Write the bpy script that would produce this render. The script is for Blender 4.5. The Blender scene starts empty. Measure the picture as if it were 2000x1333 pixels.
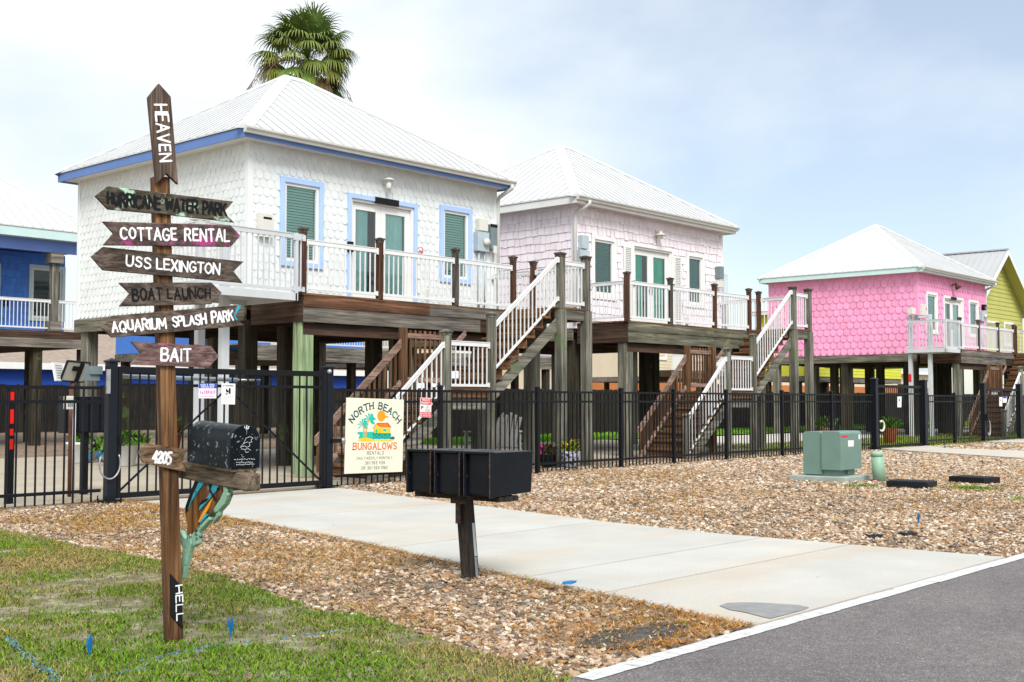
import bpy, math, random
import numpy as np
from mathutils import Vector, Matrix, noise
R = math.radians
C = bpy.context.scene.collection
S = bpy.context.scene
random.seed(7); rng = np.random.default_rng(7)

# ------------------------------------------------------------------ camera
F_PX, CX, CY, HOR, XA, EYE = 2331.0, 1000.0, 666.5, 785.0, 3080.0, 1.26
PITCH = math.atan((HOR-CY)/F_PX)
AZ = math.atan((XA-CX)*math.cos(PITCH)/F_PX)
cd = bpy.data.cameras.new('camera'); cam = bpy.data.objects.new('camera', cd); C.objects.link(cam)
cd.sensor_width = 36.0; cd.lens = 36.0*F_PX/2000.0; cd.clip_start = 0.05; cd.clip_end = 3000
cam.location = (0, 0, EYE); cam.rotation_euler = (math.pi/2+PITCH, 0, AZ-math.pi/2)
S.camera = cam
_F = Vector((math.cos(AZ), math.sin(AZ), 0)); _R = Vector((math.sin(AZ), -math.cos(AZ), 0)); _Z = Vector((0, 0, 1))
_FW = _F*math.cos(PITCH)+_Z*math.sin(PITCH); _UP = _Z*math.cos(PITCH)-_F*math.sin(PITCH)
def on_plane(px, py, p0, n):
    """point of a real plane (through p0, normal n) measured off the photograph (2000 px wide)"""
    d = _R*((px-CX)/F_PX)-_UP*((py-CY)/F_PX)+_FW
    o = Vector((0, 0, EYE)); n = Vector(n)
    return o+d*((Vector(p0)-o).dot(n)/d.dot(n))
def at_y(px, py, Y): return on_plane(px, py, (0, Y, 0), (0, 1, 0))
def on_ground(px, py, z=0.0): return on_plane(px, py, (0, 0, z), (0, 0, 1))

# ------------------------------------------------------------------ light
SUN_EL, SUN_AZ = R(46), R(234)          # azimuth measured from +X, counter-clockwise, of the direction TO the sun
sv = Vector((math.cos(SUN_EL)*math.cos(SUN_AZ), math.cos(SUN_EL)*math.sin(SUN_AZ), math.sin(SUN_EL)))
sd = bpy.data.lights.new('sun', 'SUN'); sd.energy = 2.5; sd.angle = R(26); sd.color = (1.0, 0.975, 0.94)
sun = bpy.data.objects.new('sun', sd); C.objects.link(sun)
sun.rotation_euler = sv.to_track_quat('Z', 'Y').to_euler(); sun.location = (0, 0, 40)
W = bpy.data.worlds.new('World'); S.world = W; W.use_nodes = True
wn, wl = W.node_tree.nodes, W.node_tree.links
bg = wn['Background']; bg.inputs['Strength'].default_value = 0.1
sky = wn.new('ShaderNodeTexSky'); sky.sky_type = 'NISHITA'; sky.sun_disc = False
sky.sun_elevation = SUN_EL; sky.sun_rotation = math.pi/2-SUN_AZ
sky.air_density = 1.0; sky.dust_density = 0.6; sky.ozone_density = 1.5
wtc = wn.new('ShaderNodeTexCoord')
wmp = wn.new('ShaderNodeMapping'); wmp.inputs['Scale'].default_value = (1.6, 1.6, 3.2); wmp.inputs['Location'].default_value = (0.3, 1.9, 0.2)
wl.new(wtc.outputs['Generated'], wmp.inputs['Vector'])
wno = wn.new('ShaderNodeTexNoise'); wno.inputs['Scale'].default_value = 1.6; wno.inputs['Detail'].default_value = 7; wno.inputs['Roughness'].default_value = 0.52
wl.new(wmp.outputs['Vector'], wno.inputs['Vector'])
# a thinner patch of cloud low in the sky towards the end of the street
wdp = wn.new('ShaderNodeVectorMath'); wdp.operation = 'DOT_PRODUCT'
hole = Vector((1.02, 0.33, 0.20)).normalized(); wdp.inputs[1].default_value = hole
wnm = wn.new('ShaderNodeVectorMath'); wnm.operation = 'NORMALIZE'
wl.new(wtc.outputs['Generated'], wnm.inputs[0]); wl.new(wnm.outputs[0], wdp.inputs[0])
wmr = wn.new('ShaderNodeMapRange'); wmr.inputs['From Min'].default_value = 0.88; wmr.inputs['From Max'].default_value = 1.0
wmr.inputs['To Min'].default_value = 0.0; wmr.inputs['To Max'].default_value = 0.50
wl.new(wdp.outputs['Value'], wmr.inputs['Value'])
wsb = wn.new('ShaderNodeMath'); wsb.operation = 'SUBTRACT'; wl.new(wno.outputs['Fac'], wsb.inputs[0]); wl.new(wmr.outputs['Result'], wsb.inputs[1])
wrp = wn.new('ShaderNodeValToRGB'); wrp.color_ramp.elements[0].position = 0.03; wrp.color_ramp.elements[1].position = 0.44
wrp.color_ramp.elements[0].color = (0.34, 0.34, 0.34, 1); wrp.color_ramp.elements[1].color = (1, 1, 1, 1)
wl.new(wsb.outputs[0], wrp.inputs['Fac'])
wcl = wn.new('ShaderNodeValToRGB'); wcl.color_ramp.elements[0].position = 0.28; wcl.color_ramp.elements[1].position = 0.55
wcl.color_ramp.elements[0].color = (6.2, 6.75, 7.2, 1); wcl.color_ramp.elements[1].color = (6.95, 7.35, 7.6, 1)
wl.new(wno.outputs['Fac'], wcl.inputs['Fac'])
wmx = wn.new('ShaderNodeMixRGB'); wl.new(wrp.outputs['Color'], wmx.inputs['Fac']); wl.new(sky.outputs['Color'], wmx.inputs['Color1']); wl.new(wcl.outputs['Color'], wmx.inputs['Color2'])
wl.new(wmx.outputs['Color'], bg.inputs['Color'])
S.view_settings.view_transform = 'Standard'; S.view_settings.look = 'None'; S.view_settings.exposure = 0.58; S.view_settings.gamma = 1.0
S.render.engine = 'CYCLES'; S.cycles.max_bounces = 6; S.cycles.transparent_max_bounces = 8

# ------------------------------------------------------------------ materials
def new_mat(name):
    m = bpy.data.materials.new(name); m.use_nodes = True
    n, l = m.node_tree.nodes, m.node_tree.links
    return m, n, l, n['Principled BSDF']
def ramp(n, stops, interp='LINEAR'):
    r = n.new('ShaderNodeValToRGB'); e = r.color_ramp.elements; r.color_ramp.interpolation = interp
    while len(e) < len(stops): e.new(0.5)
    for k, (p, c) in enumerate(stops): e[k].position = p; e[k].color = (*c, 1)
    return r
def tex_noise(n, l, vec, scale, detail=4, rough=0.55, dist=0.0):
    t = n.new('ShaderNodeTexNoise'); t.inputs['Scale'].default_value = scale; t.inputs['Detail'].default_value = detail
    t.inputs['Roughness'].default_value = rough; t.inputs['Distortion'].default_value = dist
    if vec is not None: l.new(vec, t.inputs['Vector'])
    return t
def mul(c, f): return tuple(min(1, x*f) for x in c)
def mix(n, l, a, b, fac, mode='MIX'):
    x = n.new('ShaderNodeMixRGB'); x.blend_type = mode
    for s, v in ((x.inputs['Color1'], a), (x.inputs['Color2'], b)):
        if isinstance(v, tuple): s.default_value = (*v, 1)
        else: l.new(v, s)
    if isinstance(fac, (int, float)): x.inputs['Fac'].default_value = fac
    else: l.new(fac, x.inputs['Fac'])
    return x.outputs['Color']
def bump(n, l, h, strength, dist=0.01):
    b = n.new('ShaderNodeBump'); b.inputs['Strength'].default_value = strength; b.inputs['Distance'].default_value = dist
    l.new(h, b.inputs['Height']); return b.outputs['Normal']
def paint(name, col, rough=0.55, var=0.12, scale=5.0, bmp=0.0, spec=0.4, metal=0.0, chips=None, island=0.0, fine=0.0):
    """painted / plain surface with slow tonal drift; chips=(colour, threshold, scale) for worn paint"""
    m, n, l, b = new_mat(name)
    tc = n.new('ShaderNodeTexCoord'); v = tc.outputs['Object']
    t = tex_noise(n, l, v, scale, 5)
    c = ramp(n, [(0.3, mul(col, 1-var)), (0.7, mul(col, 1+var*0.6))]); l.new(t.outputs['Fac'], c.inputs['Fac'])
    out = c.outputs['Color']
    if island:
        g = n.new('ShaderNodeNewGeometry')
        r2 = ramp(n, [(0, (1-island,)*3), (1, (1+island,)*3)]); l.new(g.outputs['Random Per Island'], r2.inputs['Fac'])
        out = mix(n, l, out, r2.outputs['Color'], 1.0, 'MULTIPLY')
    if fine:
        t3 = tex_noise(n, l, v, 160, 3); r3 = ramp(n, [(0.35, (1-fine,)*3), (0.65, (1+fine*0.5,)*3)]); l.new(t3.outputs['Fac'], r3.inputs['Fac'])
        out = mix(n, l, out, r3.outputs['Color'], 1.0, 'MULTIPLY')
    if chips:
        t2 = tex_noise(n, l, v, chips[2], 8, 0.7)
        r2 = ramp(n, [(chips[1], (0, 0, 0)), (chips[1]+0.025, (1, 1, 1))]); l.new(t2.outputs['Fac'], r2.inputs['Fac'])
        out = mix(n, l, out, chips[0], r2.outputs['Color'])
    l.new(out, b.inputs['Base Color'])
    b.inputs['Roughness'].default_value = rough; b.inputs['Specular IOR Level'].default_value = spec; b.inputs['Metallic'].default_value = metal
    if bmp:
        t4 = tex_noise(n, l, v, scale*8, 4); l.new(bump(n, l, t4.outputs['Fac'], bmp, 0.01), b.inputs['Normal'])
    return m
def wood(name, dark, mid, light, axis=0, k=1.0, bmp=0.5, patch=None, rough=0.82, island=0.18):
    """weathered timber, grain along axis; patch=list of (colour, threshold, scale) of flaking paint or algae"""
    dark, mid, light = mul(dark, 0.68), mul(mid, 0.78), mul(light, 0.88)
    m, n, l, b = new_mat(name)
    tc = n.new('ShaderNodeTexCoord'); g = n.new('ShaderNodeNewGeometry')
    mp = n.new('ShaderNodeMapping'); sc = [22*k, 22*k, 22*k]; sc[axis] = 1.1*k; mp.inputs['Scale'].default_value = sc
    ad = n.new('ShaderNodeVectorMath'); ad.operation = 'ADD'
    ms = n.new('ShaderNodeMath'); ms.operation = 'MULTIPLY'; ms.inputs[1].default_value = 37.0; l.new(g.outputs['Random Per Island'], ms.inputs[0])
    l.new(tc.outputs['Object'], ad.inputs[0]); l.new(ms.outputs[0], ad.inputs[1]); l.new(ad.outputs[0], mp.inputs['Vector'])
    t = tex_noise(n, l, mp.outputs['Vector'], 1.0, 6, 0.62, 0.6)
    c = ramp(n, [(0.28, dark), (0.5, mid), (0.72, light)]); l.new(t.outputs['Fac'], c.inputs['Fac'])
    mp2 = n.new('ShaderNodeMapping'); sc2 = [70*k, 70*k, 70*k]; sc2[axis] = 2.0*k; mp2.inputs['Scale'].default_value = sc2
    l.new(ad.outputs[0], mp2.inputs['Vector']); t2 = tex_noise(n, l, mp2.outputs['Vector'], 1.0, 4, 0.6)
    r2 = ramp(n, [(0.36, (0.35, 0.33, 0.31)), (0.5, (1, 1, 1))]); l.new(t2.outputs['Fac'], r2.inputs['Fac'])
    out = mix(n, l, c.outputs['Color'], r2.outputs['Color'], 0.85, 'MULTIPLY')
    t5 = tex_noise(n, l, ad.outputs[0], 1.6*k, 3); r5 = ramp(n, [(0.3, (0.7, 0.7, 0.7)), (0.7, (1.2, 1.18, 1.14))]); l.new(t5.outputs['Fac'], r5.inputs['Fac'])
    out = mix(n, l, out, r5.outputs['Color'], 1.0, 'MULTIPLY')
    ri = ramp(n, [(0, (1-island,)*3), (1, (1+island,)*3)]); l.new(g.outputs['Random Per Island'], ri.inputs['Fac'])
    out = mix(n, l, out, ri.outputs['Color'], 1.0, 'MULTIPLY')
    for col, th, s in (patch or []):
        t6 = tex_noise(n, l, ad.outputs[0], s, 7, 0.68, 0.4); r6 = ramp(n, [(th, (0, 0, 0)), (th+0.06, (0.9, 0.9, 0.9))]); l.new(t6.outputs['Fac'], r6.inputs['Fac'])
        out = mix(n, l, out, col, r6.outputs['Color'])
    l.new(out, b.inputs['Base Color']); b.inputs['Roughness'].default_value = rough; b.inputs['Specular IOR Level'].default_value = 0.25
    if bmp: l.new(bump(n, l, t2.outputs['Fac'], bmp, 0.004), b.inputs['Normal'])
    return m
def glass(name, tint, refl=0.12):
    m, n, l, b = new_mat(name); n.remove(b)
    tr = n.new('ShaderNodeBsdfTransparent'); tr.inputs['Color'].default_value = (*tint, 1)
    gl = n.new('ShaderNodeBsdfGlossy'); gl.inputs['Roughness'].default_value = 0.02; gl.inputs['Color'].default_value = (0.9, 0.95, 0.95, 1)
    fr = n.new('ShaderNodeFresnel'); fr.inputs['IOR'].default_value = 1.5
    ma = n.new('ShaderNodeMath'); ma.operation = 'ADD'; ma.inputs[1].default_value = refl-0.04; l.new(fr.outputs[0], ma.inputs[0])
    mx = n.new('ShaderNodeMixShader'); l.new(ma.outputs[0], mx.inputs['Fac']); l.new(tr.outputs[0], mx.inputs[1]); l.new(gl.outputs[0], mx.inputs[2])
    l.new(mx.outputs[0], n['Material Output'].inputs['Surface']); return m
def ink(name, col, rough=0.6):
    m, n, l, b = new_mat(name); b.inputs['Base Color'].default_value = (*col, 1); b.inputs['Roughness'].default_value = rough
    b.inputs['Specular IOR Level'].default_value = 0.2; return m
def cover(name, attr='col', rough=0.9, trans=0.25):
    """leaf material: colour comes from each blade's own attribute"""
    m, n, l, b = new_mat(name)
    a = n.new('ShaderNodeAttribute'); a.attribute_name = attr; l.new(a.outputs['Color'], b.inputs['Base Color'])
    b.inputs['Roughness'].default_value = rough; b.inputs['Specular IOR Level'].default_value = 0.15
    return m

M = {}
def setup_materials():
    M['shingle_white'] = paint('white_shingle_paint', (0.75, 0.785, 0.775), 0.55, 0.05, 1.5, 0.05, island=0.05)
    M['shingle_pale'] = paint('pale_pink_shake_paint', (0.87, 0.79, 0.835), 0.6, 0.06, 1.5, 0.08, island=0.05)
    M['shingle_hot'] = paint('hot_pink_shingle_paint', (0.89, 0.345, 0.56), 0.6, 0.08, 1.2, 0.05, island=0.07)
    M['shingle_blue'] = paint('blue_shake_paint', (0.07, 0.23, 0.70), 0.6, 0.1, 1.5, 0.05, island=0.1)
    M['lime'] = paint('lime_siding_paint', (0.48, 0.48, 0.13), 0.6, 0.08, 1.2, 0.04)
    M['yellow'] = paint('yellow_siding_paint', (0.62, 0.62, 0.05), 0.6, 0.08, 1.2, 0.04)
    M['trim_white'] = paint('white_trim_paint', (0.80, 0.80, 0.78), 0.45, 0.05, 3)
    M['trim_blue'] = paint('light_blue_trim', (0.42, 0.58, 0.88), 0.5, 0.05, 3)
    M['fascia_blue'] = paint('blue_fascia_paint', (0.105, 0.20, 0.47), 0.5, 0.08, 2)
    M['fascia_white'] = paint('white_fascia_paint', (0.72, 0.72, 0.69), 0.5, 0.06, 2)
    M['fascia_mint'] = paint('mint_fascia_paint', (0.55, 0.72, 0.70), 0.5, 0.06, 2)
    M['gutter'] = paint('grey_white_gutter', (0.62, 0.62, 0.58), 0.4, 0.08, 2)
    M['roof'] = paint('white_roof_metal', (0.57, 0.58, 0.58), 0.5, 0.07, 1.2, spec=0.3, fine=0.03)
    M['roof_grey'] = paint('grey_roof_metal', (0.42, 0.43, 0.44), 0.5, 0.05, 1.0)
    M['rail_white'] = paint('white_aluminium_rail', (0.74, 0.75, 0.75), 0.42, 0.06, 4)
    M['rail_grey'] = paint('grey_lift_metal', (0.56, 0.58, 0.60), 0.42, 0.08, 3)
    M['glass'] = glass('window_glass', (0.88, 1.0, 0.97), 0.10)
    M['glass_dark'] = glass('dark_glass', (0.25, 0.45, 0.42), 0.08)
    M['blind'] = paint('white_blind_slats', (0.52, 0.90, 0.82), 0.6, 0.05, 4)
    M['blind_green'] = paint('green_blind_slats', (0.03, 0.34, 0.28), 0.6, 0.08, 4)
    M['curtain'] = paint('pale_curtain', (0.66, 0.98, 0.94), 0.8, 0.1, 3)
    M['curtain_teal'] = paint('teal_curtain', (0.04, 0.78, 0.55), 0.8, 0.15, 3)
    M['room'] = paint('room_shell', (0.20, 0.20, 0.19), 0.9, 0.05, 2)
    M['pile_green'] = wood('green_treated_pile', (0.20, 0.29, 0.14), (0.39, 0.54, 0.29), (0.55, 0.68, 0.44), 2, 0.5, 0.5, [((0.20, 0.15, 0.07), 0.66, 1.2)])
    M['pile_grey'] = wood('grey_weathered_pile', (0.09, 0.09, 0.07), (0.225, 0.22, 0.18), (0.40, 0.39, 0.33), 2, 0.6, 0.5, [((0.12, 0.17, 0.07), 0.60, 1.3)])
    M['pile_shaded'] = wood('shaded_pile', (0.022, 0.02, 0.014), (0.06, 0.05, 0.033), (0.11, 0.095, 0.06), 2, 0.6, 0.5, [((0.08, 0.11, 0.035), 0.58, 1.2)])  # pile wood with the shade under the cottages put into its colour
    M['beam_grey'] = wood('grey_beam', (0.09, 0.08, 0.07), (0.22, 0.20, 0.17), (0.40, 0.37, 0.33), 0, 0.6, 0.6, [((0.45, 0.20, 0.08), 0.70, 3.0)])
    M['beam_moss'] = wood('mossy_grey_beam', (0.08, 0.075, 0.055), (0.20, 0.19, 0.14), (0.38, 0.37, 0.28), 0, 0.6, 0.6, [((0.22, 0.25, 0.08), 0.60, 1.6), ((0.40, 0.18, 0.10), 0.70, 3.0)])
    M['beam_brown'] = wood('red_brown_fascia_board', (0.06, 0.028, 0.016), (0.18, 0.085, 0.048), (0.34, 0.17, 0.10), 0, 0.6, 0.6)
    M['beam_dark'] = wood('dark_brown_board', (0.035, 0.02, 0.014), (0.085, 0.05, 0.034), (0.17, 0.10, 0.07), 1, 0.6, 0.6)
    M['beam_grey_y'] = wood('grey_beam_side', (0.09, 0.085, 0.065), (0.23, 0.21, 0.16), (0.40, 0.38, 0.31), 1, 0.6, 0.6)
    M['post_brown'] = wood('brown_stained_post', (0.045, 0.02, 0.012), (0.13, 0.058, 0.032), (0.25, 0.12, 0.065), 2, 0.9, 0.5)
    M['post_dark'] = wood('dark_weathered_post', (0.045, 0.04, 0.035), (0.11, 0.095, 0.08), (0.22, 0.19, 0.16), 2, 0.9, 0.5)
    M['tread'] = wood('brown_stair_tread', (0.06, 0.03, 0.015), (0.17, 0.09, 0.045), (0.36, 0.20, 0.09), 1, 0.8, 0.5)
    M['rail_wood'] = wood('sun_bleached_red_rail', (0.16, 0.095, 0.07), (0.38, 0.245, 0.19), (0.56, 0.41, 0.34), 0, 0.8, 0.5)
    M['baluster_wood'] = wood('brown_wood_baluster', (0.07, 0.035, 0.02), (0.20, 0.105, 0.055), (0.38, 0.21, 0.11), 2, 0.9, 0.4)
    M['fence_wood'] = wood('dark_privacy_plank', (0.012, 0.010, 0.008), (0.028, 0.024, 0.019), (0.055, 0.048, 0.04), 2, 0.6, 0.4)
    M['iron'] = paint('black_fence_enamel', (0.006, 0.007, 0.010), 0.5, 0.2, 6, spec=0.2)
    M['iron_gloss'] = paint('black_gate_post_enamel', (0.006, 0.009, 0.015), 0.4, 0.2, 8, 0.2, spec=0.25)
    M['meter'] = paint('grey_meter_box', (0.42, 0.50, 0.54), 0.5, 0.08, 5)
    M['meter_dark'] = paint('dark_grey_box', (0.16, 0.21, 0.22), 0.5, 0.08, 5)
    M['ivory'] = paint('ivory_plastic', (0.66, 0.65, 0.58), 0.5, 0.05, 5)
    M['black'] = paint('matt_black', (0.009, 0.009, 0.011), 0.6, 0.2, 8, spec=0.2)
    M['steel'] = paint('bright_steel', (0.55, 0.56, 0.58), 0.3, 0.1, 8, metal=0.8)
    M['chain'] = paint('galvanised_steel', (0.40, 0.41, 0.42), 0.45, 0.2, 12, metal=0.6)
    # sign post
    M['post_warm'] = wood('treated_sign_post', (0.05, 0.022, 0.009), (0.19, 0.09, 0.037), (0.40, 0.22, 0.10), 2, 1.2, 0.5)
    M['board'] = wood('weathered_sign_board', (0.040, 0.028, 0.021), (0.115, 0.085, 0.068), (0.25, 0.20, 0.17), 0, 1.6, 0.7)
    M['board_v'] = wood('weathered_sign_board_upright', (0.045, 0.028, 0.02), (0.12, 0.082, 0.062), (0.24, 0.18, 0.145), 2, 1.6, 0.7)
    M['board_pink'] = wood('sign_board_with_pink_streaks', (0.045, 0.03, 0.025), (0.125, 0.085, 0.075), (0.25, 0.19, 0.17), 0, 1.6, 0.7, [((0.40, 0.05, 0.22), 0.55, 8)])
    M['board_rose'] = wood('sign_board_with_rose_tint', (0.07, 0.04, 0.04), (0.20, 0.12, 0.115), (0.36, 0.25, 0.24), 0, 1.6, 0.6, [((0.50, 0.12, 0.25), 0.59, 6)])
    M['board_mint'] = wood('sign_board_with_mint_flakes', (0.03, 0.028, 0.018), (0.105, 0.09, 0.065), (0.22, 0.19, 0.14), 0, 1.6, 0.7, [((0.46, 0.68, 0.50), 0.56, 9), ((0.35, 0.13, 0.06), 0.69, 9)])
    M['board_blue'] = wood('sign_board_with_blue_flakes', (0.06, 0.035, 0.02), (0.17, 0.105, 0.06), (0.32, 0.22, 0.14), 0, 1.6, 0.7, [((0.03, 0.28, 0.42), 0.63, 8)])
    M['arm_wood'] = wood('weathered_mailbox_arm', (0.08, 0.055, 0.038), (0.22, 0.165, 0.115), (0.40, 0.31, 0.23), 1, 1.2, 0.7, [((0.50, 0.24, 0.10), 0.68, 6)])
    M['fish_body'] = wood('painted_fish_wood', (0.045, 0.022, 0.012), (0.24, 0.10, 0.03), (0.40, 0.20, 0.06), 2, 1.3, 0.4, [((0.03, 0.45, 0.46), 0.60, 9), ((0.02, 0.03, 0.035), 0.61, 5)], rough=0.45)
    M['fish_fin'] = paint('mint_fin_paint', (0.27, 0.48, 0.35), 0.5, 0.25, 8, 0.3, chips=((0.04, 0.05, 0.03), 0.57, 12))
    M['mailbox'] = paint('chipped_black_mailbox', (0.005, 0.009, 0.014), 0.36, 0.3, 6, 0.1, spec=0.14, chips=((0.24, 0.30, 0.31), 0.60, 26))
    M['boxblack'] = paint('glossy_black_box', (0.005, 0.007, 0.011), 0.34, 0.3, 5, 0.12, spec=0.2, chips=((0.16, 0.17, 0.19), 0.67, 26))
    M['rust'] = paint('rusty_black_edge', (0.045, 0.028, 0.022), 0.7, 0.5, 30, chips=((0.22, 0.10, 0.06), 0.58, 40))
    M['postblack'] = wood('black_painted_post', (0.018, 0.014, 0.012), (0.035, 0.028, 0.024), (0.075, 0.062, 0.05), 2, 1.4, 0.7)
    M['stripe_grey'] = paint('worn_grey_reflector', (0.22, 0.24, 0.28), 0.5, 0.3, 20, 0.2)
    M['ink_white'] = paint('white_sign_paint', (0.82, 0.83, 0.85), 0.6, 0.06, 30)
    M['ink_black'] = ink('black_sign_paint', (0.006, 0.006, 0.007))
    M['ink_cyan'] = paint('cyan_sign_paint', (0.03, 0.34, 0.46), 0.5, 0.4, 20, chips=((0.06, 0.03, 0.015), 0.58, 22))
    M['ink_navy'] = ink('navy_numerals', (0.02, 0.05, 0.22))
    M['cream'] = paint('cream_sign_panel', (0.79, 0.77, 0.62), 0.5, 0.03, 3)
    M['ink_dkgreen'] = ink('dark_green_ink', (0.012, 0.085, 0.095))
    M['ink_orange'] = ink('orange_ink', (0.80, 0.13, 0.02)); M['ink_sun'] = ink('sun_orange_ink', (0.85, 0.33, 0.02))
    M['ink_teal'] = ink('teal_ink', (0.02, 0.50, 0.40)); M['ink_yellow'] = ink('yellow_ink', (0.86, 0.58, 0.02))
    M['ink_red'] = ink('red_ink', (0.65, 0.02, 0.03)); M['ink_blue'] = ink('blue_ink', (0.02, 0.07, 0.50)); M['ink_pinkish'] = ink('pink_ink', (0.62, 0.20, 0.48))
    M['panel_white'] = paint('white_sign_panel', (0.80, 0.80, 0.80), 0.5, 0.03, 3)
    M['util_green'] = paint('transformer_green', (0.155, 0.255, 0.215), 0.45, 0.08, 3, 0.05, fine=0.05)
    M['util_light'] = paint('pale_green_pipe', (0.27, 0.43, 0.31), 0.5, 0.08, 4)
    M['pad'] = paint('greenish_concrete_pad', (0.34, 0.39, 0.35), 0.9, 0.12, 6, 0.2, fine=0.1)
    M['lid'] = paint('black_plastic_lid', (0.008, 0.009, 0.012), 0.5, 0.2, 10, spec=0.25)
    M['blue_flag'] = ink('blue_whisker_plastic', (0.01, 0.16, 0.42))
    M['red_refl'] = ink('red_reflector', (0.75, 0.015, 0.01), 0.35)
    M['rusty'] = paint('rusty_pole', (0.12, 0.045, 0.025), 0.8, 0.4, 20, 0.2)
    M['chair_white'] = paint('dull_white_chair_paint', (0.55, 0.55, 0.54), 0.6, 0.1, 4)
    M['pot_white'] = paint('white_planter', (0.70, 0.71, 0.73), 0.5, 0.06, 4)
    M['leaf'] = cover('leaf_green'); M['terracotta'] = paint('terracotta_pot', (0.38, 0.12, 0.06), 0.8, 0.15, 6)
    M['pot_colour'] = paint('painted_talavera_pot', (0.03, 0.20, 0.36), 0.3, 0.2, 8, chips=((0.65, 0.30, 0.03), 0.56, 14))
    M['pot_pattern'] = paint('blue_and_white_pot', (0.66, 0.68, 0.74), 0.3, 0.05, 8, chips=((0.02, 0.03, 0.20), 0.5, 18))
    M['blue_wall'] = paint('bright_blue_wall', (0.008, 0.07, 0.44), 0.6, 0.08, 1)
    M['cream_wall'] = paint('cream_siding', (0.70, 0.60, 0.44), 0.6, 0.06, 1)
    M['orange_wall'] = paint('orange_brown_wall', (0.48, 0.17, 0.05), 0.7, 0.1, 1)
    M['shingle_roof'] = paint('brown_shingle_roof', (0.33, 0.26, 0.21), 0.9, 0.2, 4, 0.1, fine=0.25)
    M['bulb'] = ink('frosted_lamp_glass', (0.75, 0.74, 0.68), 0.3)
    M['solar'] = paint('solar_panel_back', (0.50, 0.49, 0.42), 0.5, 0.06, 4)
    M['trunk'] = paint('palm_trunk', (0.16, 0.10, 0.06), 0.9, 0.3, 8, 0.5)

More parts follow.
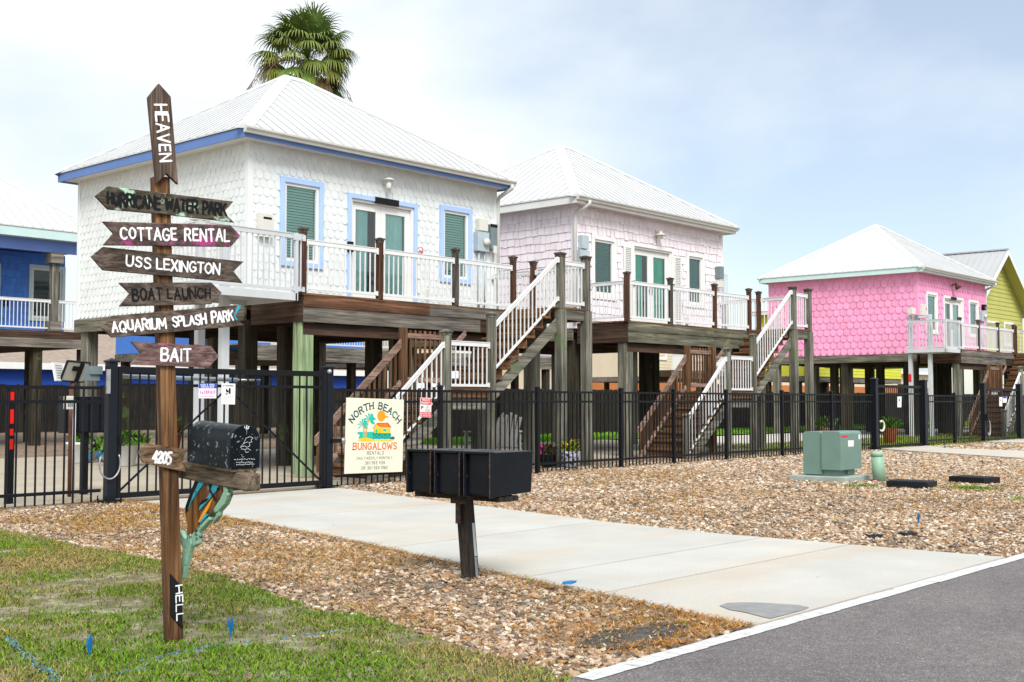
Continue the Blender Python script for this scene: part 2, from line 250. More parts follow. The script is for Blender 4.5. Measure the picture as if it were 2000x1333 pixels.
# ------------------------------------------------------------------ mesh builder
class MB:
    def __init__(s): s.v, s.f, s.m, s.mi, s.sm, s._ms = [], [], [], 0, [], False
    def use(s, i, smooth=False): s.mi = i; s._ms = smooth; return s
    def _add(s, vs, fs):
        o = len(s.v); s.v.extend([tuple(p) for p in vs])
        for f in fs: s.f.append(tuple(i+o for i in f)); s.m.append(s.mi); s.sm.append(s._ms)
    def box(s, x0, x1, y0, y1, z0, z1):
        s._add([(x0, y0, z0), (x1, y0, z0), (x1, y1, z0), (x0, y1, z0), (x0, y0, z1), (x1, y0, z1), (x1, y1, z1), (x0, y1, z1)],
               [(0, 3, 2, 1), (4, 5, 6, 7), (0, 1, 5, 4), (1, 2, 6, 5), (2, 3, 7, 6), (3, 0, 4, 7)]); return s
    def cbox(s, c, d, ax=(1, 0, 0), ay=(0, 1, 0), az=(0, 0, 1)):
        c, ax, ay, az = Vector(c), Vector(ax), Vector(ay), Vector(az); a, b, e = d[0]/2, d[1]/2, d[2]/2
        P = [c+ax*(i*a)+ay*(j*b)+az*(k*e) for k in (-1, 1) for i, j in ((-1, -1), (1, -1), (1, 1), (-1, 1))]
        s._add(P, [(0, 3, 2, 1), (4, 5, 6, 7), (0, 1, 5, 4), (1, 2, 6, 5), (2, 3, 7, 6), (3, 0, 4, 7)]); return s
    def bar(s, p, q, w, h, up=(0, 0, 1)):
        """straight member from p to q, w across, h along up"""
        p, q = Vector(p), Vector(q); d = (q-p); L = d.length; d.normalize(); up = Vector(up)
        r = d.cross(up)
        if r.length < 1e-5: r = d.cross(Vector((1, 0, 0)))
        r.normalize(); u = r.cross(d).normalized()
        return s.cbox((p+q)/2, (L, w, h), d, r, u)
    def plumb_bar(s, p, q, w, h):
        """sloping member whose ends are cut plumb; h measured vertically"""
        p, q = Vector(p), Vector(q); d = q-p; r = Vector((d.y, -d.x, 0)).normalized()*(w/2); z = Vector((0, 0, h/2))
        P = [p-r-z, p+r-z, p+r+z, p-r+z, q-r-z, q+r-z, q+r+z, q-r+z]
        s._add(P, [(0, 1, 2, 3), (4, 7, 6, 5), (0, 4, 5, 1), (1, 5, 6, 2), (2, 6, 7, 3), (3, 7, 4, 0)]); return s
    def cyl(s, p, q, r0, r1=None, n=12, cap=True):
        p, q = Vector(p), Vector(q); r1 = r0 if r1 is None else r1; d = (q-p).normalized()
        a = d.orthogonal().normalized(); b = d.cross(a)
        P = []
        for c, r in ((p, r0), (q, r1)):
            for k in range(n):
                t = 2*math.pi*k/n; P.append(c+a*(r*math.cos(t))+b*(r*math.sin(t)))
        F = [(k, (k+1) % n, n+(k+1) % n, n+k) for k in range(n)]
        if cap: F += [tuple(range(n-1, -1, -1)), tuple(range(n, 2*n))]
        s._add(P, F); return s
    def tube(s, pts, r, n=6):
        pts = [Vector(p) for p in pts]; P = []; a0 = None
        for i, p in enumerate(pts):
            d = (pts[min(i+1, len(pts)-1)]-pts[max(i-1, 0)]).normalized()
            a = d.orthogonal().normalized() if a0 is None else (a0-d*a0.dot(d)).normalized(); a0 = a; b = d.cross(a)
            rr = r[i] if isinstance(r, (list, tuple)) else r
            for k in range(n):
                t = 2*math.pi*k/n; P.append(p+a*(rr*math.cos(t))+b*(rr*math.sin(t)))
        F = []
        for i in range(len(pts)-1):
            for k in range(n): F.append((i*n+k, i*n+(k+1) % n, (i+1)*n+(k+1) % n, (i+1)*n+k))
        F += [tuple(range(n-1, -1, -1)), tuple(range((len(pts)-1)*n, len(pts)*n))]
        s._add(P, F); return s
    def lathe(s, c, prof, n=20):
        c = Vector(c); P = []
        for r, z in prof:
            for k in range(n):
                t = 2*math.pi*k/n; P.append(c+Vector((r*math.cos(t), r*math.sin(t), z)))
        F = []
        for i in range(len(prof)-1):
            for k in range(n): F.append((i*n+k, i*n+(k+1) % n, (i+1)*n+(k+1) % n, (i+1)*n+k))
        F += [tuple(range(n-1, -1, -1)), tuple(range((len(prof)-1)*n, len(prof)*n))]
        s._add(P, F); return s
    def prism(s, pts, ex):
        """outline (3-D points, any flat polygon) extruded by the vector ex; concave outlines are triangulated"""
        from mathutils.geometry import tessellate_polygon
        pts = [Vector(p) for p in pts]; ex = Vector(ex); n = len(pts)
        tris = tessellate_polygon([pts])
        P = pts+[p+ex for p in pts]
        F = [tuple(t) for t in tris]+[tuple(i+n for i in reversed(t)) for t in tris]
        F += [(i, (i+1) % n, n+(i+1) % n, n+i) for i in range(n)]
        s._add(P, F); return s
    def poly(s, pts):
        from mathutils.geometry import tessellate_polygon
        pts = [Vector(p) for p in pts]
        s._add(pts, [tuple(t) for t in tessellate_polygon([pts])]); return s
    def sphere(s, c, r, n=12, sz=1.0):
        c = Vector(c); prof = [(max(1e-4, r*math.sin(math.pi*i/8)), -r*sz*math.cos(math.pi*i/8)) for i in range(9)]
        return s.lathe(c, prof, n)
    def build(s, name, mats, parent=None, bevel=0.0, fixn=True, origin=(0, 0, 0)):
        me = bpy.data.meshes.new(name)
        base = Vector(origin)
        if parent is not None: base = BASE.get(parent.name, parent.location.copy())
        me.from_pydata([tuple(Vector(p)-base) for p in s.v], [], s.f)
        for m in (mats if isinstance(mats, (list, tuple)) else [mats]): me.materials.append(m)
        me.polygons.foreach_set('material_index', s.m); me.polygons.foreach_set('use_smooth', s.sm)
        if fixn:
            import bmesh
            bm = bmesh.new(); bm.from_mesh(me); bmesh.ops.recalc_face_normals(bm, faces=bm.faces); bm.to_mesh(me); bm.free()
        me.update()
        o = bpy.data.objects.new(name, me); C.objects.link(o)
        BASE[o.name] = base
        if parent is not None: o.parent = parent
        else: o.location = base
        if bevel:
            b = o.modifiers.new('bevel', 'BEVEL'); b.width = bevel; b.segments = 2; b.limit_method = 'ANGLE'; b.angle_limit = R(40)
        return o
BASE = {}
def thing(name, label, cat, loc=(0, 0, 0), group=None):
    o = bpy.data.objects.new(name, None); o.empty_display_size = 0.2; C.objects.link(o); o.location = loc
    o['label'] = label; o['category'] = cat
    if group: o['group'] = group
    return o
def tag(o, label, cat, group=None):
    o['label'] = label; o['category'] = cat
    if group: o['group'] = group
    return o
def kind(o, k='structure'): o['kind'] = k; return o

# ------------------------------------------------------------------ lettering: a small stroke alphabet
GL = {
'A': [[(0,0),(3,10),(6,0)],[(1.1,3.6),(4.9,3.6)]], 'B': [[(0,0),(0,10),(3.4,10),(4.9,8.8),(4.9,6.8),(3.4,5.4),(0,5.3)],[(3.4,5.4),(5.5,4),(5.5,1.6),(3.8,0),(0,0)]],
'C': [[(5.8,8.2),(4.6,9.7),(3,10),(1.2,9),(.2,7),(0,5),(.2,3),(1.2,1),(3,0),(4.6,.3),(5.8,1.8)]], 'D': [[(0,0),(0,10),(2.8,10),(4.8,8.6),(5.7,5),(4.8,1.4),(2.8,0),(0,0)]],
'E': [[(4.9,10),(0,10),(0,0),(5,0)],[(0,5.2),(4.2,5.2)]], 'F': [[(4.9,10),(0,10),(0,0)],[(0,5.2),(4,5.2)]],
'G': [[(5.8,8.3),(4.6,9.7),(3,10),(1.2,9),(.2,7),(0,5),(.2,3),(1.2,1),(3,0),(5,.6),(5.9,2),(5.9,4.4),(3.6,4.4)]], 'H': [[(0,0),(0,10)],[(5.5,0),(5.5,10)],[(0,5.1),(5.5,5.1)]],
'I': [[(0.4,0),(0.4,10)]], 'J': [[(4,10),(4,2),(2.8,0),(1,0),(0,1.8)]], 'K': [[(0,0),(0,10)],[(5.2,10),(0,4.4)],[(1.8,6.2),(5.6,0)]], 'L': [[(0,10),(0,0),(4.8,0)]],
'M': [[(0,0),(.4,10),(3.6,2.6),(6.8,10),(7.2,0)]], 'N': [[(0,0),(0,10),(5.6,0),(5.6,10)]], 'O': [[(3,10),(1.2,9),(.2,7),(0,5),(.2,3),(1.2,1),(3,0),(4.8,1),(5.8,3),(6,5),(5.8,7),(4.8,9),(3,10)]],
'P': [[(0,0),(0,10),(3.4,10),(5,8.8),(5,6.2),(3.4,4.8),(0,4.7)]], 'Q': [[(3,10),(1.2,9),(.2,7),(0,5),(.2,3),(1.2,1),(3,0),(4.8,1),(5.8,3),(6,5),(5.8,7),(4.8,9),(3,10)],[(3.8,2.6),(6.2,-.6)]],
'R': [[(0,0),(0,10),(3.4,10),(5,8.8),(5,6.4),(3.4,5.1),(0,5)],[(2.6,5),(5.6,0)]], 'S': [[(5,8.5),(3.9,9.8),(2.4,10),(.7,9.2),(.3,7.4),(1.2,6),(3.8,4.7),(5,3.2),(4.8,1.2),(3,0),(1.3,.2),(0,1.7)]],
'T': [[(0,10),(5.6,10)],[(2.8,10),(2.8,0)]], 'U': [[(0,10),(0,2.8),(1,.6),(2.7,0),(4.4,.6),(5.4,2.8),(5.4,10)]], 'V': [[(0,10),(2.9,0),(5.8,10)]], 'W': [[(0,10),(1.8,0),(4,7.4),(6.2,0),(8,10)]],
'X': [[(0,0),(5.4,10)],[(0,10),(5.4,0)]], 'Y': [[(0,10),(2.7,5),(5.4,10)],[(2.7,5),(2.7,0)]], 'Z': [[(0,10),(5,10),(0,0),(5.2,0)]],
'0': [[(2.6,10),(1,9),(0,6.6),(0,3.4),(1,1),(2.6,0),(4.2,1),(5.2,3.4),(5.2,6.6),(4.2,9),(2.6,10)]], '1': [[(0.4,8.2),(2,10),(2,0)]], '2': [[(0,7.6),(.8,9.4),(2.6,10),(4.4,9.2),(4.8,7.4),(4,5.6),(0,0),(5,0)]],
'3': [[(.1,8.6),(1.4,9.9),(3.2,9.9),(4.6,8.6),(4.4,6.6),(2,5.3)],[(2,5.3),(4.6,4.2),(5,2.2),(3.8,.4),(2,0),(0,1.4)]], '4': [[(4,0),(4,10),(0,3.2),(5.4,3.2)]], '5': [[(4.6,10),(.6,10),(.3,5.8),(2.6,6.2),(4.6,5),(4.8,2.4),(3.6,.5),(1.6,0),(0,1.2)]],
'6': [[(4.4,9.2),(2.8,10),(1,8.6),(0,5.4),(0,2.8),(1,.6),(2.6,0),(4.4,.9),(4.9,3),(4.2,5),(2.6,5.7),(.8,4.8)]], '7': [[(0,10),(4.8,10),(1.6,0)]], '8': [[(2.5,5.3),(.7,6.4),(.4,8.3),(1.4,9.8),(2.5,10),(3.6,9.8),(4.6,8.3),(4.3,6.4),(2.5,5.3),(.5,4),(0,2),(1,.3),(2.5,0),(4,.3),(5,2),(4.5,4),(2.5,5.3)]],
'9': [[(4.6,5),(2.6,4.2),(.7,5),(0,7),(.7,9.2),(2.4,10),(4.2,9.2),(4.8,7),(4.6,4),(3.4,1),(1.4,0)]], '-': [[(0,4.6),(2.6,4.6)]], '.': [[(0.2,.1),(0.4,.1)]], '·': [[(0.2,4.6),(0.5,4.6)]], '&': [[(5.6,0),(1.2,7.4),(1.4,9.4),(2.7,10),(3.8,9),(3.4,7),(.6,4),(0,2),(1,.3),(2.6,0),(4.6,1.4),(5.4,3.6)]],
}
def gw(ch): return 3.2 if ch == ' ' else max(x for st in GL[ch] for x, _ in st)
def text_w(t, sp=2.2): return sum(gw(c)+sp for c in t)-sp
def letters(mb, t, o, u, v, n, length, h, wt=1.5, sp=2.4, jit=0.0, rnd=True, serif=False, arc=None, seed=1):
    """paint the string t from o along u, h tall along v, lying 1.5 mm proud of its surface (normal n)"""
    rr = random.Random(seed); o, u, v, n = Vector(o), Vector(u).normalized(), Vector(v).normalized(), Vector(n).normalized()
    tw = text_w(t, sp); su = length/tw; svv = h/10.0; x = 0; q = 0
    for ch in t:
        w = gw(ch)
        if ch != ' ':
            ja, jy, js = rr.uniform(-jit, jit)*0.10, rr.uniform(-jit, jit)*0.6, 1+rr.uniform(-jit, jit)*0.10
            for st in GL[ch]:
                P = []
                for a, b in st:
                    a2 = (a-w/2)*js-(b-5)*ja*0.5+rr.uniform(-jit, jit)*0.25; b2 = (b-5)*js+(a-w/2)*ja*0.5+5+jy+rr.uniform(-jit, jit)*0.25
                    P.append(Vector(((x+w/2+a2)*su, b2*svv)))
                if arc:   # bend the line of writing over a circle of radius arc
                    Q = []
                    for p in P:
                        th = (p.x-length/2)/arc; rad = arc+p.y
                        Q.append(Vector((length/2+rad*math.sin(th), rad*math.cos(th)-arc)))
                    P = Q
                hw = wt*svv/2
                for i in range(len(P)-1):
                    d = P[i+1]-P[i]
                    if d.length < 1e-6: continue
                    d.normalize(); pr = Vector((-d.y, d.x))*hw*(1+rr.uniform(-jit, jit)*0.25); e = d*(0 if rnd else hw*0.55)
                    off = 0.0015+0.00004*(q % 9); q += 1
                    mb._add([o+u*p.x+v*p.y+n*off for p in (P[i]-pr-e, P[i+1]-pr+e, P[i+1]+pr+e, P[i]+pr-e)], [(0, 1, 2, 3)])
                if rnd:
                    for p in P:
                        off = 0.0015+0.00004*(q % 9); q += 1
                        mb._add([o+u*(p.x+hw*math.cos(k*math.pi/4))+v*(p.y+hw*math.sin(k*math.pi/4))+n*off for k in range(8)], [tuple(range(8))])
                if serif:
                    for (a, b), p in ((st[0], P[0]), (st[-1], P[-1])):
                        if b in (0, 10):
                            off = 0.0016; sw = hw*2.0
                            mb._add([o+u*(p.x+i*sw)+v*(p.y+j*hw*0.55)+n*off for i, j in ((-1, -1), (1, -1), (1, 1), (-1, 1))], [(0, 1, 2, 3)])
        x += w+sp
def text_obj(t, o, u, v, n, length, h, mat, parent, name='lettering', **kw):
    mb = MB(); letters(mb, t, o, u, v, n, length, h, **kw)
    return mb.build(name, mat, parent, fixn=False)

# ================================================================== THE SETTING
setup_materials()
def pt_in(poly, x, y):
    """vectorised point in polygon"""
    r = np.zeros(len(x), bool); n = len(poly)
    for i in range(n):
        x0, y0 = poly[i]; x1, y1 = poly[(i+1) % n]
        c = ((y0 > y) != (y1 > y)) & (x < (x1-x0)*(y-y0)/((y1-y0) if y1 != y0 else 1e-9)+x0); r ^= c
    return r
def vnoise(x, y, s, seed=0):
    """cheap smooth value noise on arrays"""
    x = x*s+seed*17.3; y = y*s+seed*9.1; xi, yi = np.floor(x).astype(int), np.floor(y).astype(int); fx, fy = x-xi, y-yi
    h = lambda a, b: np.modf(np.abs(np.sin(a*127.1+b*311.7+seed*74.7)*43758.5453))[0]
    fx = fx*fx*(3-2*fx); fy = fy*fy*(3-2*fy)
    return (h(xi, yi)*(1-fx)+h(xi+1, yi)*fx)*(1-fy)+(h(xi, yi+1)*(1-fx)+h(xi+1, yi+1)*fx)*fy
def fbm(x, y, s, seed=0): return 0.55*vnoise(x, y, s, seed)+0.3*vnoise(x, y, s*2.3, seed+1)+0.15*vnoise(x, y, s*5.1, seed+2)

def mat_ground():
    m, n, l, b = new_mat('gravelly_soil'); tc = n.new('ShaderNodeTexCoord')
    vo = n.new('ShaderNodeTexVoronoi'); vo.inputs['Scale'].default_value = 22; l.new(tc.outputs['Object'], vo.inputs['Vector'])
    sx = n.new('ShaderNodeSeparateColor'); l.new(vo.outputs['Color'], sx.inputs['Color'])
    c = ramp(n, [(0.0, (0.07, 0.05, 0.032)), (0.25, (0.20, 0.125, 0.068)), (0.5, (0.29, 0.205, 0.135)), (0.75, (0.17, 0.145, 0.12)), (1.0, (0.42, 0.36, 0.29))]); l.new(sx.outputs[0], c.inputs['Fac'])
    t = tex_noise(n, l, tc.outputs['Object'], 0.7, 4); r = ramp(n, [(0.35, (0.75, 0.72, 0.68)), (0.65, (1.1, 1.0, 0.9))]); l.new(t.outputs['Fac'], r.inputs['Fac'])
    o = mix(n, l, c.outputs['Color'], r.outputs['Color'], 1.0, 'MULTIPLY'); l.new(o, b.inputs['Base Color']); b.inputs['Roughness'].default_value = 0.95
    l.new(bump(n, l, vo.outputs['Distance'], 0.6, 0.02), b.inputs['Normal']); return m
def mat_soil(name, c0, c1, c2, s=6.0):
    m, n, l, b = new_mat(name); tc = n.new('ShaderNodeTexCoord')
    t = tex_noise(n, l, tc.outputs['Object'], s, 8, 0.65); c = ramp(n, [(0.3, c0), (0.5, c1), (0.68, c2)]); l.new(t.outputs['Fac'], c.inputs['Fac'])
    l.new(c.outputs['Color'], b.inputs['Base Color']); b.inputs['Roughness'].default_value = 0.95
    t2 = tex_noise(n, l, tc.outputs['Object'], 90, 4); l.new(bump(n, l, t2.outputs['Fac'], 0.5, 0.01), b.inputs['Normal']); return m
def mat_asphalt():
    m, n, l, b = new_mat('asphalt'); tc = n.new('ShaderNodeTexCoord'); v = tc.outputs['Object']
    vo = n.new('ShaderNodeTexVoronoi'); vo.inputs['Scale'].default_value = 185; l.new(v, vo.inputs['Vector'])
    sx = n.new('ShaderNodeSeparateColor'); l.new(vo.outputs['Color'], sx.inputs['Color'])
    c = ramp(n, [(0.0, (0.090, 0.081, 0.081)), (0.4, (0.150, 0.135, 0.134)), (0.75, (0.195, 0.177, 0.174)), (0.93, (0.26, 0.24, 0.235)), (1.0, (0.42, 0.40, 0.39))]); l.new(sx.outputs[0], c.inputs['Fac'])
    t = tex_noise(n, l, v, 0.55, 5, 0.6); r = ramp(n, [(0.35, (0.84, 0.83, 0.84)), (0.65, (1.08, 1.05, 1.05))]); l.new(t.outputs['Fac'], r.inputs['Fac'])
    o = mix(n, l, c.outputs['Color'], r.outputs['Color'], 1.0, 'MULTIPLY')
    t2 = tex_noise(n, l, v, 9, 5, 0.7); r2 = ramp(n, [(0.35, (0.86, 0.86, 0.86)), (0.65, (1.08, 1.08, 1.08))]); l.new(t2.outputs['Fac'], r2.inputs['Fac'])
    o = mix(n, l, o, r2.outputs['Color'], 1.0, 'MULTIPLY')
    l.new(o, b.inputs['Base Color']); b.inputs['Roughness'].default_value = 0.85; b.inputs['Specular IOR Level'].default_value = 0.3
    l.new(bump(n, l, vo.outputs['Distance'], 0.5, 0.006), b.inputs['Normal']); return m
def mat_concrete(name, col, stain=(0.50, 0.39, 0.28), stain_amt=0.42, island=0.03):
    m, n, l, b = new_mat(name); tc = n.new('ShaderNodeTexCoord'); v = tc.outputs['Object']; g = n.new('ShaderNodeNewGeometry')
    t = tex_noise(n, l, v, 1.3, 6, 0.6); c = ramp(n, [(0.3, mul(col, 0.90)), (0.7, mul(col, 1.06))]); l.new(t.outputs['Fac'], c.inputs['Fac'])
    mp = n.new('ShaderNodeMapping'); mp.inputs['Scale'].default_value = (0.32, 0.9, 1); mp.inputs['Location'].default_value = (0.75, 0.1, 0); l.new(v, mp.inputs['Vector'])
    t2 = tex_noise(n, l, mp.outputs['Vector'], 1.3, 3, 0.5); r2 = ramp(n, [(0.47, (0, 0, 0)), (0.66, (stain_amt,)*3)]); l.new(t2.outputs['Fac'], r2.inputs['Fac'])
    o = mix(n, l, c.outputs['Color'], stain, r2.outputs['Color'])
    t3 = tex_noise(n, l, v, 60, 6, 0.7); r3 = ramp(n, [(0.3, (0.88, 0.88, 0.88)), (0.6, (1.03, 1.03, 1.03))]); l.new(t3.outputs['Fac'], r3.inputs['Fac'])
    o = mix(n, l, o, r3.outputs['Color'], 1.0, 'MULTIPLY')
    vo = n.new('ShaderNodeTexVoronoi'); vo.inputs['Scale'].default_value = 2.3; l.new(v, vo.inputs['Vector'])
    r4 = ramp(n, [(0.02, (0.12, 0.11, 0.10)), (0.04, (1, 1, 1))]); l.new(vo.outputs['Distance'], r4.inputs['Fac'])
    o = mix(n, l, o, r4.outputs['Color'], 1.0, 'MULTIPLY')
    r5 = ramp(n, [(0, (1-island,)*3), (1, (1+island,)*3)]); l.new(g.outputs['Random Per Island'], r5.inputs['Fac']); o = mix(n, l, o, r5.outputs['Color'], 1.0, 'MULTIPLY')
    l.new(o, b.inputs['Base Color']); b.inputs['Roughness'].default_value = 0.85; b.inputs['Specular IOR Level'].default_value = 0.25
    l.new(bump(n, l, t3.outputs['Fac'], 0.25, 0.003), b.inputs['Normal']); return m
def mat_lineworn():
    m, n, l, b = new_mat('worn_road_paint'); tc = n.new('ShaderNodeTexCoord'); v = tc.outputs['Object']
    t = tex_noise(n, l, v, 14, 8, 0.7); c = ramp(n, [(0.30, (0.14, 0.13, 0.13)), (0.38, (0.50, 0.49, 0.48)), (0.62, (0.66, 0.66, 0.65))]); l.new(t.outputs['Fac'], c.inputs['Fac'])
    t2 = tex_noise(n, l, v, 120, 3); r = ramp(n, [(0.3, (0.85, 0.85, 0.85)), (0.6, (1, 1, 1))]); l.new(t2.outputs['Fac'], r.inputs['Fac'])
    l.new(mix(n, l, c.outputs['Color'], r.outputs['Color'], 1.0, 'MULTIPLY'), b.inputs['Base Color']); b.inputs['Roughness'].default_value = 0.8; return m

def sheet(name, pts, z, mat):
    mb = MB(); mb.poly([(x, y, z) for x, y in pts]); o = mb.build(name, mat); 
    if o.data.polygons[0].normal.z < 0: o.data.flip_normals()
    return kind(o)
sheet('ground', [(-1200, -1200), (1200, -1200), (1200, 1200), (-1200, 1200)], 0.0, mat_ground())
# lawn soil
GRASS_POLY = [(-2, 3.42), (4.28, 3.42), (4.36, 3.9), (4.5, 4.5), (4.68, 5.1), (4.68, 5.7), (4.86, 6.5), (5.08, 7.25), (5.22, 8.27), (5.3, 9.1), (5.36, 10.0), (5.5, 11.0), (5.52, 11.8), (4.6, 12.6), (-2, 12.6)]
LAWN_SOIL = mat_soil('pale_sandy_turf_soil', (0.08, 0.075, 0.03), (0.17, 0.145, 0.075), (0.40, 0.37, 0.29))
sheet('lawn_soil', GRASS_POLY, 0.004, LAWN_SOIL)
# the road with its painted edge line
sheet('road', [(-60, -7.5), (400, -7.5), (400, 3.47), (-60, 3.47)], 0.006, mat_asphalt())
mb = MB(); rr = random.Random(4)
xs = np.concatenate([np.arange(4.3, 6.2, 0.12), np.arange(6.215, 26, 0.5), np.arange(26, 200, 8)])
for x0, x1 in zip(xs[:-1], xs[1:]):
    j = lambda: rr.uniform(-0.006, 0.006)
    mb._add([(x0+0.001, 3.348+j(), 0.010), (x1-0.001, 3.348+j(), 0.010), (x1-0.001, 3.462+j(), 0.010), (x0+0.001, 3.462+j(), 0.010)], [(0, 1, 2, 3)])
kind(mb.build('road_edge_line', mat_lineworn()))
# driveway: cast slabs with open joints
DRIVE_N = [(8.02, 13.45), (7.98, 12.9), (7.62, 11.0), (7.36, 9.54), (7.07, 8.1), (6.82, 7.2), (6.62, 6.4), (6.44, 5.72), (6.3, 5.15), (6.21, 4.67), (6.08, 4.16), (5.96, 3.72), (5.93, 3.475)]
DRIVE_F = [(11.30, 13.45), (11.25, 13.1), (10.78, 11.35), (10.45, 9.69), (9.98, 7.67), (9.78, 6.08), (9.80, 5.08), (9.82, 4.13), (9.84, 3.475)]
def interp_edge(e, y):
    for (x0, y0), (x1, y1) in zip(e[:-1], e[1:]):
        if y <= y0 and y >= y1: return x0+(x1-x0)*(y0-y)/((y0-y1) or 1)
    return e[-1][0] if y < e[-1][1] else e[0][0]
CONC = mat_concrete('driveway_concrete', (0.50, 0.49, 0.455))
mb = MB(); joints = [13.45, 10.45, 7.62, 5.62, 4.78, 3.472]; ZD = 0.016
for ya, yb in zip(joints[:-1], joints[1:]):
    ya -= 0.011; yb += 0.011 if yb > 3.5 else 0
    ys = list(np.linspace(ya, yb, 7))
    pts = [(interp_edge(DRIVE_N, y), y) for y in ys]+[(interp_edge(DRIVE_F, y), y) for y in reversed(ys)]
    mb.prism([(x, y, 0.002) for x, y in pts], (0, 0, ZD-0.002))
kind(mb.build('driveway', CONC))
DRIVE_POLY = DRIVE_N+DRIVE_F[::-1]
# damp puddle patch at the road end of the drive
def mat_wet():
    m, n, l, b = new_mat('wet_concrete'); tc = n.new('ShaderNodeTexCoord'); t = tex_noise(n, l, tc.outputs['Object'], 9, 5)
    c = ramp(n, [(0.35, (0.20, 0.195, 0.185)), (0.65, (0.27, 0.265, 0.25))]); l.new(t.outputs['Fac'], c.inputs['Fac']); l.new(c.outputs['Color'], b.inputs['Base Color']); b.inputs['Roughness'].default_value = 0.35; return m
wet = [on_ground(x, y, ZD+0.004) for x, y in [(1405, 1183), (1420, 1178), (1450, 1176.5), (1500, 1178), (1560, 1182), (1580, 1186), (1588, 1193), (1575, 1199), (1545, 1204), (1505, 1208), (1490, 1205), (1455, 1196), (1425, 1191)]]
sheet('puddle', [(p.x, max(p.y, 3.49)) for p in wet], ZD+0.004, mat_wet())
# second driveway further along the street
mb = MB(); mb.prism([(29.3, 13.4, 0.002), (28.6, 12.3, 0.002), (27.8, 11.0, 0.002), (26.6, 9.0, 0.002), (26.0, 3.475, 0.002), (30.4, 3.475, 0.002), (30.4, 9.6, 0.002), (30.9, 12.4, 0.002), (32.4, 13.4, 0.002)], (0, 0, 0.05))
mb.prism([(36.9, 13.6, 0.002), (36.4, 12.0, 0.002), (36.0, 3.475, 0.002), (41, 3.475, 0.002), (40.5, 12, 0.002), (40.1, 13.6, 0.002)], (0, 0, 0.05))
kind(mb.build('far_driveways', mat_concrete('far_drive_concrete', (0.52, 0.48, 0.42))))
# parking slab and paths under the cottages
mb = MB(); mb.prism([(3, 13.75, 0.002), (3, 25.5, 0.002), (31, 25.5, 0.002), (31, 16.2, 0.002), (12.2, 16.2, 0.002), (12.2, 13.75, 0.002)], (0, 0, 0.03))
kind(mb.build('parking_slab', mat_concrete('parking_concrete', (0.42, 0.37, 0.29), (0.35, 0.26, 0.18), 0.5)))
mb = MB(); mb.prism([(31.05, 18.0, 0.002), (31.05, 23, 0.002), (75, 23, 0.002), (75, 18.0, 0.002)], (0, 0, 0.03))
kind(mb.build('concrete_path', mat_concrete('path_concrete', (0.55, 0.52, 0.47))))
sheet('rear_lawn', [(24, 23.6), (80, 23.6), (80, 27.4), (24, 27.4)], 0.045, mat_soil('rear_lawn_turf', (0.10, 0.20, 0.02), (0.20, 0.36, 0.035), (0.30, 0.46, 0.06), 3))
sheet('front_turf_strip', [(28, 13.75), (60, 13.75), (60, 17.9), (28, 17.9)], 0.008, mat_soil('thin_turf', (0.11, 0.15, 0.025), (0.22, 0.28, 0.05), (0.36, 0.34, 0.12), 3))

# ---- river pebbles: instanced, far too many to count
def pebble_mat():
    m, n, l, b = new_mat('river_pebble'); oi = n.new('ShaderNodeObjectInfo'); tc = n.new('ShaderNodeTexCoord')
    c = ramp(n, [(0.0, (0.40, 0.305, 0.22)), (0.15, (0.54, 0.455, 0.365)), (0.29, (0.24, 0.155, 0.095)), (0.38, (0.61, 0.55, 0.475)), (0.49, (0.37, 0.235, 0.145)), (0.58, (0.12, 0.108, 0.10)),
                 (0.67, (0.45, 0.345, 0.275)), (0.81, (0.72, 0.68, 0.62)), (0.87, (0.25, 0.225, 0.205)), (0.94, (0.42, 0.235, 0.10))], 'CONSTANT')
    l.new(oi.outputs['Random'], c.inputs['Fac'])
    t = tex_noise(n, l, tc.outputs['Object'], 2.2, 5, 0.6); r = ramp(n, [(0.3, (0.72, 0.7, 0.68)), (0.65, (1.12, 1.12, 1.12))]); l.new(t.outputs['Fac'], r.inputs['Fac'])
    l.new(mix(n, l, mix(n, l, c.outputs['Color'], r.outputs['Color'], 1.0, 'MULTIPLY'), (1.0, 0.945, 0.86), 1.0, 'MULTIPLY'), b.inputs['Base Color']); b.inputs['Roughness'].default_value = 0.75; b.inputs['Specular IOR Level'].default_value = 0.25
    return m
PEB = pebble_mat()
